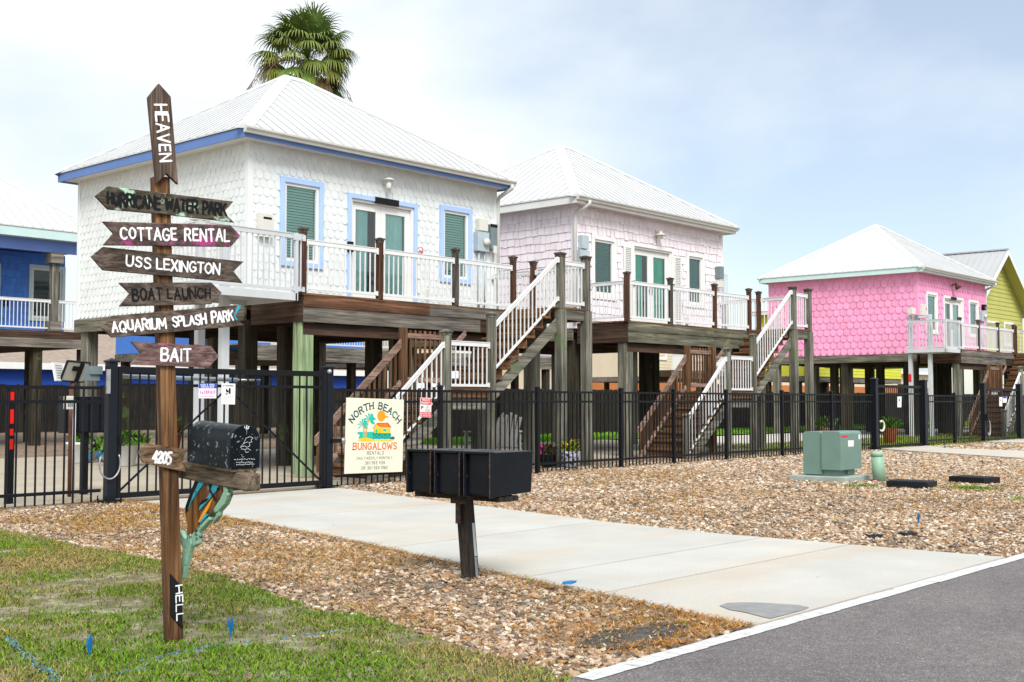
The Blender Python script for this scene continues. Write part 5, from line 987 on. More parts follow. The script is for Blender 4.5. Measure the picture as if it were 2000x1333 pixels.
def porch_cottage():
    x, Y0 = 11.3, 33.0; X1, Y1 = x+6.9, Y0+7.6; YW = Y0+1.7
    r = thing('porch_cottage', 'bright blue cottage with recessed porch at the left edge, behind the white one', 'house', (x, Y0, 0))
    mb = MB(); wall_open(mb, x, X1, YW, YW+0.12, 3.3, 5.75, [(14.4, 16.05, 3.3, 5.26), (17.15, 18.1, 3.8, 5.3)]); mb.box(x, x+0.12, YW+0.121, Y1, 3.3, 5.9); mb.box(X1-0.12, X1, YW+0.121, Y1, 3.3, 5.9); mb.box(x+0.121, X1-0.121, Y1-0.12, Y1, 3.3, 5.9)
    mb.use(1).box(x+0.2, X1-0.2, YW+2, YW+2.05, 3.3, 5.9)
    w = mb.build('wall', [M['shingle_blue'], M['room']], r)
    mb = MB(); shingles(mb, (x, YW, 0), (1, 0, 0), (0, -1, 0), X1-x, 3.3, 5.72, 0.22, 0.21, 'shake', [(14.2-x, 16.25-x, 3, 5.3), (17.05-x, 18.2-x, 3.5, 5.3)], 8); mb.build('shingle_siding', M['shingle_blue'], w, fixn=False)
    french_door(r, 14.28, 16.17, 3.30, 5.35, YW, 'fascia_mint', 'curtain'); window(r, 17.05, 18.2, 3.7, 5.4, YW, 'fascia_mint', 'blind_green', gl='glass_dark')
    mb = MB(); mb.box(16.28, 16.40, YW-0.08, YW-0.02, 4.1, 4.3); mb.build('doorbell', M['black'], r)
    hip_roof(r, x-0.38, X1+0.38, Y0-0.4, Y1+0.3, 6.22, 9.1, x+3.2, x+3.7, 'roof', 0.3)
    mb = MB(); mb.box(x-0.36, X1+0.36, Y0-0.38, Y1+0.28, 5.93, 6.19); mb.build('fascia', M['fascia_mint'], r)
    mb = MB(); mb.box(x, X1, Y0-0.02, Y0+0.1, 5.60, 5.925); mb.box(x+0.01, X1-0.01, Y0+0.101, YW-0.03, 5.78, 5.80); mb.build('porch_beam', M['trim_blue_deep'], r)
    for px_ in (12.0, 17.0):
        o = post(r, px_, Y0+0.04, 3.3, 5.60, 0.20, 'pile_grey', None, 'porch_post')
        for h0, h1, g0 in ((5.28, 5.598, 0.19), (3.301, 3.6, 0.17)): mb = MB(); mb.box(px_-g0, px_+g0, Y0+0.04-g0, Y0+0.04+g0, h0, h1); mb.build('post_collar', M['beam_grey'], o)
    mb = MB(); mb.box(x, X1, Y0-0.1, YW, 3.26, 3.3); mb.use(1).box(x, X1, Y0-0.14, Y0-0.101, 3.08, 3.29); mb.use(2).box(x, X1, Y0-0.135, Y0-0.10, 2.82, 3.075); mb.build('deck', [M['tread_x'], M['beam_dark_x'], M['beam_grey']], r)
    rail_panel(r, (12.0, Y0+0.04), (17.0, Y0+0.04), 3.3, inset=0.1); rail_panel(r, (17.0, Y0+0.04), (X1, Y0+0.04), 3.3, inset=0.1)
    mb = MB(); mb.box(x, X1, Y0+0.3, Y1, 2.86, 3.25); mb.build('floor_beam', M['beam_dark_x'], r)
    for a in (12.2, 15.2, 16.55, 18.0):
        for b in (0.15, 3.4, 7.2): pile(r, a, Y0+b, 2.86 if b > 1 else 2.81, 0.28, PD)
M['trim_blue_deep'] = paint('periwinkle_beam_paint', (0.16, 0.28, 0.72), 0.5, 0.08, 2)
porch_cottage()
rear_cottage(22.4, 33.0, 'shingle_blue', 'blue cottage on stilts glimpsed low behind the white cottage', zf=2.95)
rear_cottage(31.4, 33.0, 'cream_wall', 'cream cottage on stilts glimpsed behind the pale pink cottage', zf=2.9)
rear_cottage(57.6, 40.5, 'cream_wall', 'white roofed cottage peeking between the two pink cottages')
rear_cottage(56.5, 30.0, 'yellow', 'yellow cottage seen low behind the hot pink one', zf=2.6, wide=12.0, zp=7.2, deep_=2.6)

def gable_house():
    x0, x1, Y0, Y1 = 50.65, 57.2, 19.15, 27.0; xm = (x0+x1)/2; zr, ze = 8.0, 5.55
    r = thing('gable_cottage', 'lime green lap-sided cottage with a gable front at the right edge', 'house', (xm, Y0, 0))
    mb = MB(); mb.prism([(x0, Y0, 2.9), (x1, Y0, 2.9), (x1, Y0, ze), (xm, Y0, zr-0.1), (x0, Y0, ze)], (0, 0.12, 0)); mb.box(x0, x0+0.12, Y0+0.121, Y1, 2.9, ze); mb.box(x1-0.12, x1, Y0+0.121, Y1, 2.9, ze); mb.box(x0, x1, Y1-0.1, Y1, 2.9, ze)
    w = mb.build('wall', M['lime'], r)
    mb = MB(); z = 2.9
    while z < zr-0.3:
        hw = (x1-x0)/2 if z < ze else (x1-x0)/2*(zr-0.1-z)/(zr-0.1-ze); h2 = (x1-x0)/2 if z+0.19 < ze else (x1-x0)/2*(zr-0.1-z-0.19)/(zr-0.1-ze); hw -= 0.02; h2 = max(0.02, h2-0.02)
        mb._add([(xm-hw, Y0-0.026, z), (xm+hw, Y0-0.026, z), (xm+h2, Y0-0.005, z+0.195), (xm-h2, Y0-0.005, z+0.195), (xm-hw, Y0, z), (xm+hw, Y0, z)], [(0, 1, 2, 3), (0, 4, 5, 1)]); z += 0.19
    mb.build('lap_siding', M['lime'], w, fixn=False)
    mb = MB(); sl = (zr-ze)/(xm-x0)
    for s in (-1, 1):
        xe = xm+s*(xm-x0+0.45); zee = zr-sl*(xm-x0+0.45)
        P = [(xm, Y0-0.55, zr), (xe, Y0-0.55, zee), (xe, Y1+0.3, zee), (xm, Y1+0.3, zr)]
        mb._add(P+[(a, b, c-0.05) for a, b, c in P], [(0, 1, 2, 3), (4, 7, 6, 5), (0, 4, 5, 1), (1, 5, 6, 2), (2, 6, 7, 3)])
        for k in np.arange(Y0-0.5, Y1+0.3, 0.3): mb.bar((xm, k, zr+0.01), (xe, k, zee+0.01), 0.03, 0.03)
    rf = mb.build('roof', M['roof_grey'], r)
    mb = MB(); mb.box(xm-0.12, xm+0.12, Y0-0.56, Y1+0.3, zr-0.02, zr+0.04); mb.build('ridge_cap', M['roof_grey'], rf)
    mb = MB()
    for s in (-1, 1):
        xe = xm+s*(xm-x0+0.45); zee = zr-sl*(xm-x0+0.45); mb.plumb_bar((xm, Y0-0.565, zr-0.14), (xe, Y0-0.565, zee-0.14), 0.03, 0.2)
    mb.build('bargeboard', M['trim_white'], r)
    mb = MB()
    for s in (-1, 1):
        xe = xm+s*(xm-x0+0.42); zee = zr-sl*(xm-x0+0.42); mb._add([(xm, Y0-0.53, zr-0.08), (xe, Y0-0.53, zee-0.08), (xe, Y0-0.03, zee-0.08), (xm, Y0-0.03, zr-0.08)], [(0, 1, 2, 3)])
    mb.build('soffit', M['lime'], r)
    window(r, x0+0.1, x0+1.0, 3.9, 4.95, Y0-0.026, 'trim_white', 'blind_green', gl='glass_dark'); window(r, x0+4.0, x0+5.2, 3.75, 4.85, Y0-0.026, 'trim_white', 'blind_green', gl='glass_dark'); french_door(r, x0+1.5, x0+3.4, 3.1, 4.8, Y0-0.026, 'trim_white', 'curtain')
    mb = MB(); mb.box(x0, x1, 16.6, Y0-0.04, 3.06, 3.1).box(x0, x1, 16.56, 16.599, 2.6, 3.09); mb.build('deck', M['beam_grey'], r)
    for a in (0.1, 2.0, 4.0, 6.3): post(r, x0+a, 16.65, 3.08, 4.17, 0.1, 'post_dark')
    for a, b in ((0.1, 2.0), (2.0, 4.0), (4.0, 6.3)): rail_panel(r, (x0+a, 16.65), (x0+b, 16.65), 3.1)
    for a in (0.2, 3.2, 6.3):
        for b in (16.8, 18.7, 22, 26.5): pile(r, x0+a, b, 2.6 if b < 18 else 2.9, 0.27, PD)
gable_house()
def long_building(name, label, x0, x1, y0, y1, zw, zr, wm, rm, band=None, doors=()):
    r = thing(name, label, 'building', ((x0+x1)/2, y0, 0)); ym = (y0+y1)/2
    mb = MB(); mb.box(x0, x1, y0, y1, 0, zw); w = mb.build('wall', M[wm], r)
    mb = MB(); mb.prism([(x0-0.4, y0-0.5, zw-0.05), (x0-0.4, ym, zr), (x0-0.4, y1+0.5, zw-0.05)], (x1-x0+0.8, 0, 0)); mb.build('roof', M[rm], r)
    mb = MB(); mb.box(x0-0.42, x1+0.42, y0-0.53, y0-0.502, zw-0.3, zw+0.02); mb.build('fascia', M['trim_white'], r)
    if band: mb = MB(); mb.box(x0-0.02, x1+0.02, y0-0.06, y0-0.001, band[0], band[1]); mb.build('wall_band', M[band[2]], r)
    for dx in doors: mb = MB(); mb.box(dx, dx+1.4, y0-0.05, y0-0.002, 0.7, 1.5); wd = mb.build('window', M['trim_white'], r); mb = MB(); mb.box(dx+0.1, dx+1.3, y0-0.06, y0-0.051, 0.8, 1.4); mb.build('pane', M['black'], wd)
long_building('garage_block', 'low bright blue building with brown shingle roof seen under the cottages', 21.0, 50, 56, 66, 3.12, 5.2, 'blue_wall', 'shingle_roof', None, (24.5, 27.0, 29.5))
long_building('garage_block', 'cream building with an orange band beyond the dark privacy fence', 66, 130, 52, 62, 4.4, 7.0, 'cream_wall', 'roof_grey', (0.0, 2.7, 'orange_wall'))
f2 = thing('privacy_fence', 'dark plank fence in front of the bright blue building', 'fence', (30, 47, 0)); mb = MB(); rr = random.Random(3); x = 17.0
while x < 50: mb.box(x, x+0.138, 47.0, 47.02, 0.02, 1.95+rr.uniform(-0.02, 0.02)); x += 0.142
mb.build('plank_panel', M['fence_wood'], f2)
# privacy fence of dark planks
fr = thing('privacy_fence', 'dark weathered plank fence behind the lawn under the cottages', 'fence', (50, 28, 0))
mb = MB(); rr = random.Random(2); x = 27.5
while x < 82: mb.box(x, x+0.138, 28.0, 28.02, 0.02, 1.72+rr.uniform(-0.02, 0.02)); x += 0.142
mb.build('plank_panel', M['fence_wood'], fr)
mb = MB(); mb.box(27.5, 82, 28.021, 28.06, 0.4, 0.49).box(27.5, 82, 28.021, 28.06, 1.3, 1.39); mb.build('fence_rail', M['fence_wood'], fr)

# ================================================================== FENCE AND GATES (all on the line Y = 13.6)
FY = 13.6
def fence_run(label, xs, end_posts=(True, True), zt=1.45):
    r = thing('metal_fence', label, 'fence', (xs[0], FY, 0), 'runs of black metal picket fence')
    for i, x in enumerate(xs):
        if (i == 0 and not end_posts[0]) or (i == len(xs)-1 and not end_posts[1]): continue
        mb = MB(); w = 0.034; mb.box(x-w, x+w, FY-w, FY+w, -0.02, zt+0.045); c = 0.042; mb.box(x-c, x+c, FY-c, FY+c, zt+0.046, zt+0.062)
        mb._add([(x-c, FY-c, zt+0.062), (x+c, FY-c, zt+0.062), (x+c, FY+c, zt+0.062), (x-c, FY+c, zt+0.062), (x, FY, zt+0.085)], [(0, 1, 4), (1, 2, 4), (2, 3, 4), (3, 0, 4)])
        mb.build('fence_post', M['iron'], r)
    for a, b in zip(xs[:-1], xs[1:]):
        mb = MB(); a2, b2 = a+0.036, b-0.036
        for z in (zt-0.02, zt-0.19, 0.17): mb.box(a2, b2, FY-0.019, FY+0.019, z-0.019, z+0.019)
        n = int(round((b2-a2)/0.117))
        for k in range(1, n):
            x = a2+(b2-a2)*k/n; h = 0.009; mb.box(x-h, x+h, FY-h, FY+h, 0.035, 0.1505); mb.box(x-h, x+h, FY-h, FY+h, 0.1895, zt-0.2095); mb.box(x-h, x+h, FY-h, FY+h, zt-0.1705, zt-0.0395)
        mb.build('picket_panel', M['iron'], r)
    return r
fence_run('black picket fence run left of the drive gate, ahead of the planters', [4.2, 5.35, 7.68], (True, False))
fence_run('long black picket fence run between the two gates, carrying the big cream sign', [11.34, 13.53, 15.93, 18.38, 20.16, 22.15, 24.55, 26.98, 29.28], (False, False))
fence_run('short black picket fence run between the two far gates', [32.62, 34.7, 36.92], (False, False))
def gate(x0, x1, label, zt=1.76, posts=(0.115, 0.115), brace=True, pt=1.84):
    r = thing('drive_gate', label, 'gate', (x0, FY, 0), 'black metal driveway gates')
    f = 0.05; y = 0.026; mb = MB(); a, b = x0+0.02, x1-0.02
    mb.box(a, a+f, FY-y, FY+y, 0.06, zt+0.0).box(b-f, b, FY-y, FY+y, 0.06, zt+0.06)
    mb.box(a+f, b-f, FY-y, FY+y, 0.06, 0.125).box(a+f, b-f, FY-y, FY+y, zt-0.075, zt)
    mb.build('gate_frame', M['iron'], r, bevel=0.003)
    mb = MB(); mb.box(a+f, b-f, FY-0.02, FY+0.02, zt-0.25, zt-0.21); n = int(round((b-a-2*f)/0.125))
    for k in range(1, n):
        x = a+f+(b-a-2*f)*k/n; mb.box(x-0.009, x+0.009, FY-0.009, FY+0.009, 0.126, zt-0.2505).box(x-0.009, x+0.009, FY-0.009, FY+0.009, zt-0.2095, zt-0.0755)
    mb.build('pickets', M['iron'], r)
    if brace:
        m = a+(b-a)*0.5; mb = MB(); mb.bar((a+f, FY+0.024, 0.14), (m, FY+0.024, zt-0.26), 0.022, 0.022, (0, -1, 0)).bar((m, FY+0.024, zt-0.26), (b-f, FY+0.024, 0.14), 0.022, 0.022, (0, -1, 0)); mb.build('brace', M['iron'], r)
    for x, w in ((x0-0.07, posts[0]), (x1+0.07, posts[1])):
        mb = MB(); h = w/2; mb.box(x-h, x+h, FY-h, FY+h, 0.0, pt); p = mb.build('gate_post', M['iron_gloss'], r, bevel=0.006)
        mb = MB(); c = h+0.012; mb._add([(x-c, FY-c, pt+0.001), (x+c, FY-c, pt+0.001), (x+c, FY+c, pt+0.001), (x-c, FY+c, pt+0.001), (x-c, FY-c, pt+0.025), (x+c, FY-c, pt+0.025), (x+c, FY+c, pt+0.025), (x-c, FY+c, pt+0.025), (x, FY, pt+0.06)], [(0, 1, 5, 4), (1, 2, 6, 5), (2, 3, 7, 6), (3, 0, 4, 7), (4, 5, 8), (5, 6, 8), (6, 7, 8), (7, 4, 8), (3, 2, 1, 0)]); mb.build('post_cap', M['iron_gloss'], p)
        mb = MB(); mb.box(x-0.13, x+0.13, FY-0.13, FY+0.13, 0.03, 0.045)
        for sx in (-0.10, 0.10):
            for sy in (-0.10, 0.10): mb.cyl((x+sx, FY+sy, 0.0), (x+sx, FY+sy, 0.10), 0.008, n=6).cyl((x+sx, FY+sy, 0.046), (x+sx, FY+sy, 0.06), 0.015, n=6)
        mb.build('base_plate', M['iron'], p)
    return r
g1 = gate(7.84, 11.16, 'black drive gate with crossed braces behind the sign post', posts=(0.115, 0.11), pt=1.745, zt=1.70)
g2_ = gate(29.46, 32.42, 'black drive gate in front of the hot pink cottage', zt=1.70, posts=(0.15, 0.18), brace=False, pt=1.83)
g3_ = gate(37.05, 40.05, 'farthest black drive gate, at the right edge below the stairs', zt=1.68, posts=(0.14, 0.15), brace=False, pt=1.80)
fence_run('last stretch of black picket fence past the farthest gate', [40.25, 42.6, 45.0], (False, True))
# closing arm, cable loop, latch lamp
mb = MB().use(0, True); mb.cyl((7.95, FY+0.10, 1.58), (9.75, FY+0.16, 1.56), 0.028, n=10); mb.use(1, True).cyl((9.75, FY+0.16, 1.56), (10.1, FY+0.10, 1.56), 0.014, n=8); mb.use(2).box(7.52, 7.68, FY+0.05, FY+0.2, 1.60, 1.70).box(7.48, 7.66, FY+0.08, FY+0.16, 1.52, 1.595); mb.build('gate_opener', [M['meter'], M['steel'], M['meter_dark']], g1)
mb = MB(); mb.box(7.66, 7.71, FY-0.09, FY-0.066, 1.36, 1.66); mb.use(1); mb.box(7.855, 7.9, FY-0.08, FY-0.03, 0.74, 0.82); mb.build('hinge_bracket', [M['chain'], M['black']], g1)
mb = MB().use(0, True); P = [(7.72+0.14*math.cos(t), FY-0.09, 0.50+(0.20 if math.sin(t) > 0 else 0.19)*math.sin(t)) for t in np.linspace(0.55, -3.6, 22)]; mb.tube(P, 0.011, 8); mb.build('cable_conduit', M['chain'], g1)
mb = MB().use(0, True); mb.sphere((11.20, FY-0.06, 1.70), 0.035, 10); mb.build('reflector', M['steel'], g1)
mb = MB(); mb.box(11.25, 11.42, FY-0.09, FY-0.06, 0.66, 0.72); mb.use(1, True).cyl((11.42, FY-0.075, 0.69), (11.47, FY-0.075, 0.69), 0.04, n=12); mb.build('latch', [M['black'], M['chain']], g1)
mb = MB().use(0, True); c = Vector((29.58, FY-0.1, 0.63)); mb.tube([c+Vector((0.15*math.cos(t), 0, 0.13*math.sin(t))) for t in np.linspace(-2.2, 2.2, 14)], 0.025, 8); mb.build('cable_conduit', M['ivory'], g2_)
mb = MB().use(0, True); c = Vector((37.1, FY-0.12, 0.45)); mb.tube([c+Vector((0.1*math.cos(t), 0, 0.22*math.sin(t))) for t in np.linspace(-2.4, 1.6, 12)], 0.022, 8); mb.use(1).box(36.95, 37.12, FY-0.14, FY-0.08, 0.68, 0.88); mb.build('cable_conduit', [M['chain'], M['black']], g3_)

# ================================================================== SIGNS ON THE FENCE
def flat_sign(name, corners, Y, mats, label, cat, th=0.012, parent=None, group=None):
    """corners tl, tr, br, bl in photo pixels, standing on the vertical plane Y"""
    P = [at_y(px, py, Y) for px, py in corners]; mb = MB(); mb.prism(P, (0, th, 0)); o = mb.build(name, mats, None, origin=P[3], bevel=0.002); tag(o, label, cat, group)
    return o, P
def frame(P):
    """rectangle frame (origin bl, u, v, width, height) of a sign from its corners"""
    tl, tr, br, bl = P; u = (br-bl); v = (tl-bl); return bl, u, v
YS = 13.54
sg, P = flat_sign('bungalow_sign', [(677, 777), (789, 781), (786, 922), (673, 926)], YS, M['cream'], 'large cream sign lettered North Beach Bungalows with palms and a yellow hut', 'sign')
o, u, v = frame(P); un, vn = u.normalized(), v.normalized(); SW, SH = u.length, v.length; nn = Vector((0, -1, 0))
def sp(a, b, k=1): return o+u*a+v*b+nn*(0.0015+0.0006*k)    # a, b as fractions of the sign
def art(name, polys, mat, k=1):
    mb = MB()
    for i, pg in enumerate(polys): mb.poly([sp(a, b, k+0.05*i) for a, b in pg])
    return mb.build(name, mat, sg, fixn=False)
def strokes(name, lines, w, mat, k=1):
    mb = MB(); q = 0
    for ln in lines:
        for (a, b), (c, e) in zip(ln[:-1], ln[1:]):
            p0, p1 = sp(a, b, k+0.01*(q % 7)), sp(c, e, k+0.01*(q % 7)); q += 1; d = (p1-p0)
            if d.length < 1e-6: continue
            d.normalize(); s_ = d.cross(nn)*w/2; mb._add([p0-s_-d*w*0.3, p1-s_+d*w*0.3, p1+s_+d*w*0.3, p0+s_-d*w*0.3], [(0, 1, 2, 3)])
    return mb.build(name, mat, sg, fixn=False)
mb = MB(); letters(mb, 'NORTH BEACH', o+u*0.05+v*0.862, u, v, nn, SW*0.90, SH*0.085, wt=2.1, sp=2.6, rnd=False, serif=True, arc=SW*0.50); 
ob = mb.build('lettering', M['ink_dkgreen'], sg, fixn=False)
text_obj('BUNGALOWS', o+u*0.13+v*0.315, u, v, nn, SW*0.75, SH*0.085, M['ink_orange'], sg, wt=1.8, sp=2.6, rnd=False, serif=True)
text_obj('RENTALS', o+u*0.37+v*0.245, u, v, nn, SW*0.285, SH*0.042, M['ink_dkgreen'], sg, wt=1.3, rnd=False, sp=2.8)
text_obj('DAILY·WEEKLY·MONTHLY', o+u*0.20+v*0.182, u, v, nn, SW*0.61, SH*0.034, M['ink_dkgreen'], sg, sp=2.9, wt=1.2, rnd=False)
text_obj('361-563-1126', o+u*0.34+v*0.115, u, v, nn, SW*0.34, SH*0.040, M['ink_dkgreen'], sg, sp=2.9, wt=1.3, rnd=False)
text_obj('OR 361-563-1062', o+u*0.28+v*0.048, u, v, nn, SW*0.45, SH*0.040, M['ink_dkgreen'], sg, sp=2.9, wt=1.3, rnd=False)
art('sea', [[(0.21, 0.47), (0.24, 0.505), (0.19, 0.53), (0.20, 0.55), (0.50, 0.55), (0.50, 0.45), (0.24, 0.455)]], M['ink_teal'], 1)
art('sand', [[(0.20, 0.44), (0.25, 0.462), (0.33, 0.475), (0.42, 0.46), (0.50, 0.435), (0.42, 0.423), (0.26, 0.425)], [(0.43, 0.425), (0.55, 0.44), (0.83, 0.445), (0.80, 0.425)]], M['ink_yellow'], 2)
th = np.linspace(0, 2*np.pi, 25)[:-1]; asp = SW/SH
art('sun', [[(0.60+0.072*math.cos(t), 0.765+0.072*asp*math.sin(t)) for t in th], [(0.58, 0.748), (0.66, 0.772), (0.72, 0.758), (0.745, 0.748), (0.66, 0.738)]], M['ink_sun'], 1)
art('hut_wall', [[(0.475, 0.53), (0.475, 0.605), (0.52, 0.655), (0.575, 0.60), (0.575, 0.53)], [(0.575, 0.53), (0.575, 0.60), (0.755, 0.60), (0.755, 0.53)]], M['ink_yellow'], 2)
art('hut_roof', [[(0.52, 0.655), (0.53, 0.67), (0.715, 0.67), (0.775, 0.61), (0.585, 0.61)]], M['ink_orange'], 3)
art('hut_door', [[(0.50, 0.53), (0.50, 0.585), (0.54, 0.585), (0.54, 0.53)], [(0.635, 0.555), (0.635, 0.59), (0.695, 0.59), (0.695, 0.555)]], M['ink_teal'], 3)
art('jetty', [[(0.455, 0.452), (0.455, 0.525), (0.775, 0.525), (0.775, 0.452)]], M['ink_teal'], 3)
strokes('outline', [[(0.455, 0.525), (0.775, 0.525)], [(0.455, 0.512), (0.775, 0.512)], [(0.47, 0.512), (0.47, 0.455)], [(0.57, 0.512), (0.57, 0.455)], [(0.67, 0.512), (0.67, 0.455)], [(0.765, 0.512), (0.765, 0.455)], [(0.47, 0.505), (0.57, 0.46)], [(0.57, 0.505), (0.47, 0.46)], [(0.57, 0.505), (0.67, 0.46)], [(0.67, 0.505), (0.57, 0.46)], [(0.67, 0.505), (0.765, 0.46)], [(0.765, 0.505), (0.67, 0.46)],
    [(0.46, 0.60), (0.52, 0.66), (0.715, 0.67), (0.775, 0.61)], [(0.475, 0.53), (0.475, 0.605)], [(0.575, 0.60), (0.575, 0.53)], [(0.755, 0.60), (0.755, 0.53)]], 0.006, M['ink_dkgreen'], 5)
strokes('roof_lines', [[(0.56+i*0.035, 0.667), (0.60+i*0.04, 0.612)] for i in range(4)], 0.006, M['ink_yellow'], 5)
strokes('palm_trunk', [[(0.335, 0.47), (0.34, 0.55), (0.355, 0.62), (0.375, 0.70)], [(0.30, 0.465), (0.305, 0.54), (0.30, 0.60), (0.285, 0.64)]], 0.022, M['ink_sun'], 4)
def fan(cx_, cy_, r):
    out = []
    for a in (10, 50, 95, 140, 175, 215, -30):
        t = R(a); x1, y1 = cx_+r*math.cos(t), cy_+r*0.75*asp*math.sin(t)-0.012; mx, my = cx_+r*0.55*math.cos(t+0.25), cy_+r*0.6*asp*math.sin(t+0.25)+0.015; m2, n2 = cx_+r*0.55*math.cos(t-0.25), cy_+r*0.6*asp*math.sin(t-0.25)-0.004
        out.append([(cx_, cy_), (m2, n2), (x1, y1), (mx, my)])
    return out
art('palm_fronds', fan(0.385, 0.715, 0.125)+fan(0.275, 0.645, 0.105), M['ink_teal'], 5)
art('bush', [[(0.775, 0.45), (0.765, 0.475), (0.785, 0.47), (0.79, 0.50), (0.805, 0.475), (0.825, 0.50), (0.825, 0.47), (0.85, 0.475), (0.835, 0.45)]], M['ink_dkgreen'], 4)
def small_sign(name, corners, Y, label, group=None):
    s, P = flat_sign(name, corners, Y, M['panel_white'], label, 'sign', 0.006, group=group); o, u, v = frame(P); return s, o, u, v
def bandp(s, o, u, v, a, b, c, e, mat, name='panel'):
    mb = MB(); mb._add([o+u*x+v*y+Vector((0, -0.0015, 0)) for x, y in ((a, c), (b, c), (b, e), (a, e))], [(0, 1, 2, 3)]); return mb.build(name, mat, s, fixn=False)
def txt(s, o, u, v, t, a, b, w, h, mat, **k):
    return text_obj(t, o+u*a+v*b+Vector((0, -0.001, 0)), u, v, (0, -1, 0), u.length*w, v.length*h, mat, s, rnd=False, **k)
def marks(s, o, u, v, a, b, w, h, mat, seed=1, n=14):
    """a line of print too small to read in the photograph"""
    rr = random.Random(seed); mb = MB(); x = a
    while x < a+w:
        d = rr.uniform(0.35, 1.1)*w/n; y = b+rr.uniform(0, 0.2)*h; hh_ = h*rr.uniform(0.6, 1.0)
        mb._add([o+u*p+v*q+Vector((0, -0.0017, 0)) for p, q in ((x, y), (min(x+d, a+w), y), (min(x+d, a+w), y+hh_), (x, y+hh_))], [(0, 1, 2, 3)]); x += d+w/n*rr.uniform(0.3, 0.6)
    return mb.build('fine_print', mat, s, fixn=False)
s, o, u, v = small_sign('warning_sign', [(821, 777), (843, 778), (842, 816), (820, 815)], YS, 'small red and white private property sign right of the cream sign')
bandp(s, o, u, v, 0.03, 0.97, 0.655, 0.975, M['ink_red']); bandp(s, o, u, v, 0.03, 0.97, 0.025, 0.275, M['ink_red'])
txt(s, o, u, v, 'PRIVATE', 0.16, 0.84, 0.68, 0.10, M['ink_white'], wt=1.9); txt(s, o, u, v, 'PROPERTY', 0.10, 0.69, 0.80, 0.10, M['ink_white'], wt=1.9)
txt(s, o, u, v, 'NO', 0.58, 0.56, 0.18, 0.06, M['ink_red'], wt=1.8); marks(s, o, u, v, 0.42, 0.485, 0.5, 0.032, M['ink_red'], 7, 11)
for k in range(3): marks(s, o, u, v, 0.44, 0.41-0.05*k, 0.46, 0.022, M['ink_black'], k)
bandp(s, o, u, v, 0.08, 0.28, 0.49, 0.56, M['ink_black'], 'camera_symbol'); bandp(s, o, u, v, 0.10, 0.16, 0.40, 0.488, M['ink_black'], 'camera_symbol')
txt(s, o, u, v, 'VIOLATORS WILL', 0.07, 0.17, 0.86, 0.07, M['ink_white'], wt=1.8); txt(s, o, u, v, 'BE PROSECUTED', 0.07, 0.06, 0.86, 0.07, M['ink_white'], wt=1.8)
s, o, u, v = small_sign('surveillance_sign', [(388, 748.5), (423, 749), (422.5, 778.5), (388, 778.5)], YS, 'white and blue audio and video surveillance sign on the drive gate')
bandp(s, o, u, v, 0.0, 1.0, 0.66, 1.0, M['ink_blue']); txt(s, o, u, v, 'AUDIO & VIDEO', 0.10, 0.84, 0.78, 0.10, M['ink_white'], wt=2.0); txt(s, o, u, v, 'SURVEILLANCE', 0.13, 0.70, 0.74, 0.10, M['ink_white'], wt=2.0)
marks(s, o, u, v, 0.08, 0.28, 0.86, 0.25, M['ink_pinkish'], 3, 9); marks(s, o, u, v, 0.08, 0.09, 0.84, 0.06, M['ink_pinkish'], 4, 15)
s, o, u, v = small_sign('warning_sign', [(433, 749), (460, 750), (459, 790.5), (432.5, 790)], YS, 'white warning sign with black figure on the drive gate')
txt(s, o, u, v, 'WARNING', 0.27, 0.86, 0.58, 0.07, M['ink_black'], wt=1.6); mb = MB(); mb._add([o+u*a+v*b+Vector((0, -0.0015, 0)) for a, b in ((0.10, 0.86), (0.21, 0.86), (0.155, 0.935))], [(0, 1, 2)]); mb.build('warning_triangle', M['ink_black'], s)
for a, b, c, e in ((0.52, 0.66, 0.50, 0.78), (0.32, 0.50, 0.57, 0.68), (0.30, 0.40, 0.68, 0.74), (0.28, 0.44, 0.47, 0.52)): bandp(s, o, u, v, a, b, c, e, M['ink_black'], 'figure')
for k in range(5): marks(s, o, u, v, 0.10, 0.38-0.06*k, 0.78, 0.014, M['ink_black'], 20+k, 22)
s, o, u, v = small_sign('warning_sign', [(1753, 775), (1761, 775), (1760.5, 796), (1753, 796)], 13.5, 'tall narrow white notice on the gate before the hot pink cottage'); bandp(s, o, u, v, 0.3, 0.6, 0.6, 0.75, M['ink_black'], 'figure')
s, o, u, v = small_sign('warning_sign', [(1952, 776), (1958, 776), (1957.5, 794), (1952, 794)], 13.5, 'narrow white notice, left of the pair on the farthest gate'); bandp(s, o, u, v, 0.3, 0.6, 0.6, 0.72, M['ink_black'], 'figure')
s, o, u, v = small_sign('surveillance_sign', [(1959, 775), (1967, 775), (1966, 787), (1959, 787)], 13.5, 'small blue topped white notice, right of the pair on the farthest gate'); bandp(s, o, u, v, 0, 1, 0.72, 1, M['ink_blue'])

# ================================================================== SIGN POST IN THE FOREGROUND
B0 = on_ground(345, 1254); A_ = R(-14)          # the post is turned a little towards the camera
US = Vector((math.cos(A_), math.sin(A_), 0)); NS = Vector((math.sin(A_), -math.cos(A_), 0))   # along the boards, out of their face
sgp = thing('direction_sign_post', 'tall leaning wooden post with hand painted arrow boards', 'signpost', B0)
FACE = B0+NS*0.040
def bp(px, py, off=0.0): return on_plane(px, py, FACE+NS*off, NS)
def board(pix, mat, th, off, label, part='arrow_board'):
    P = [bp(px, py, off+th) for px, py in pix]; mb = MB(); mb.prism(P, -NS*th); b = mb.build(part, mat, sgp, bevel=0.003); b['label'] = label
    return b
def r2(*ps): return [(170+a/4.04, 150+b/4.04) for a, b in ps]
def r3(*ps): return [(170+a/4.3, 420+b/4.3) for a, b in ps]
def z3(*ps): return [(240+a/2.836, 820+b/2.836) for a, b in ps]
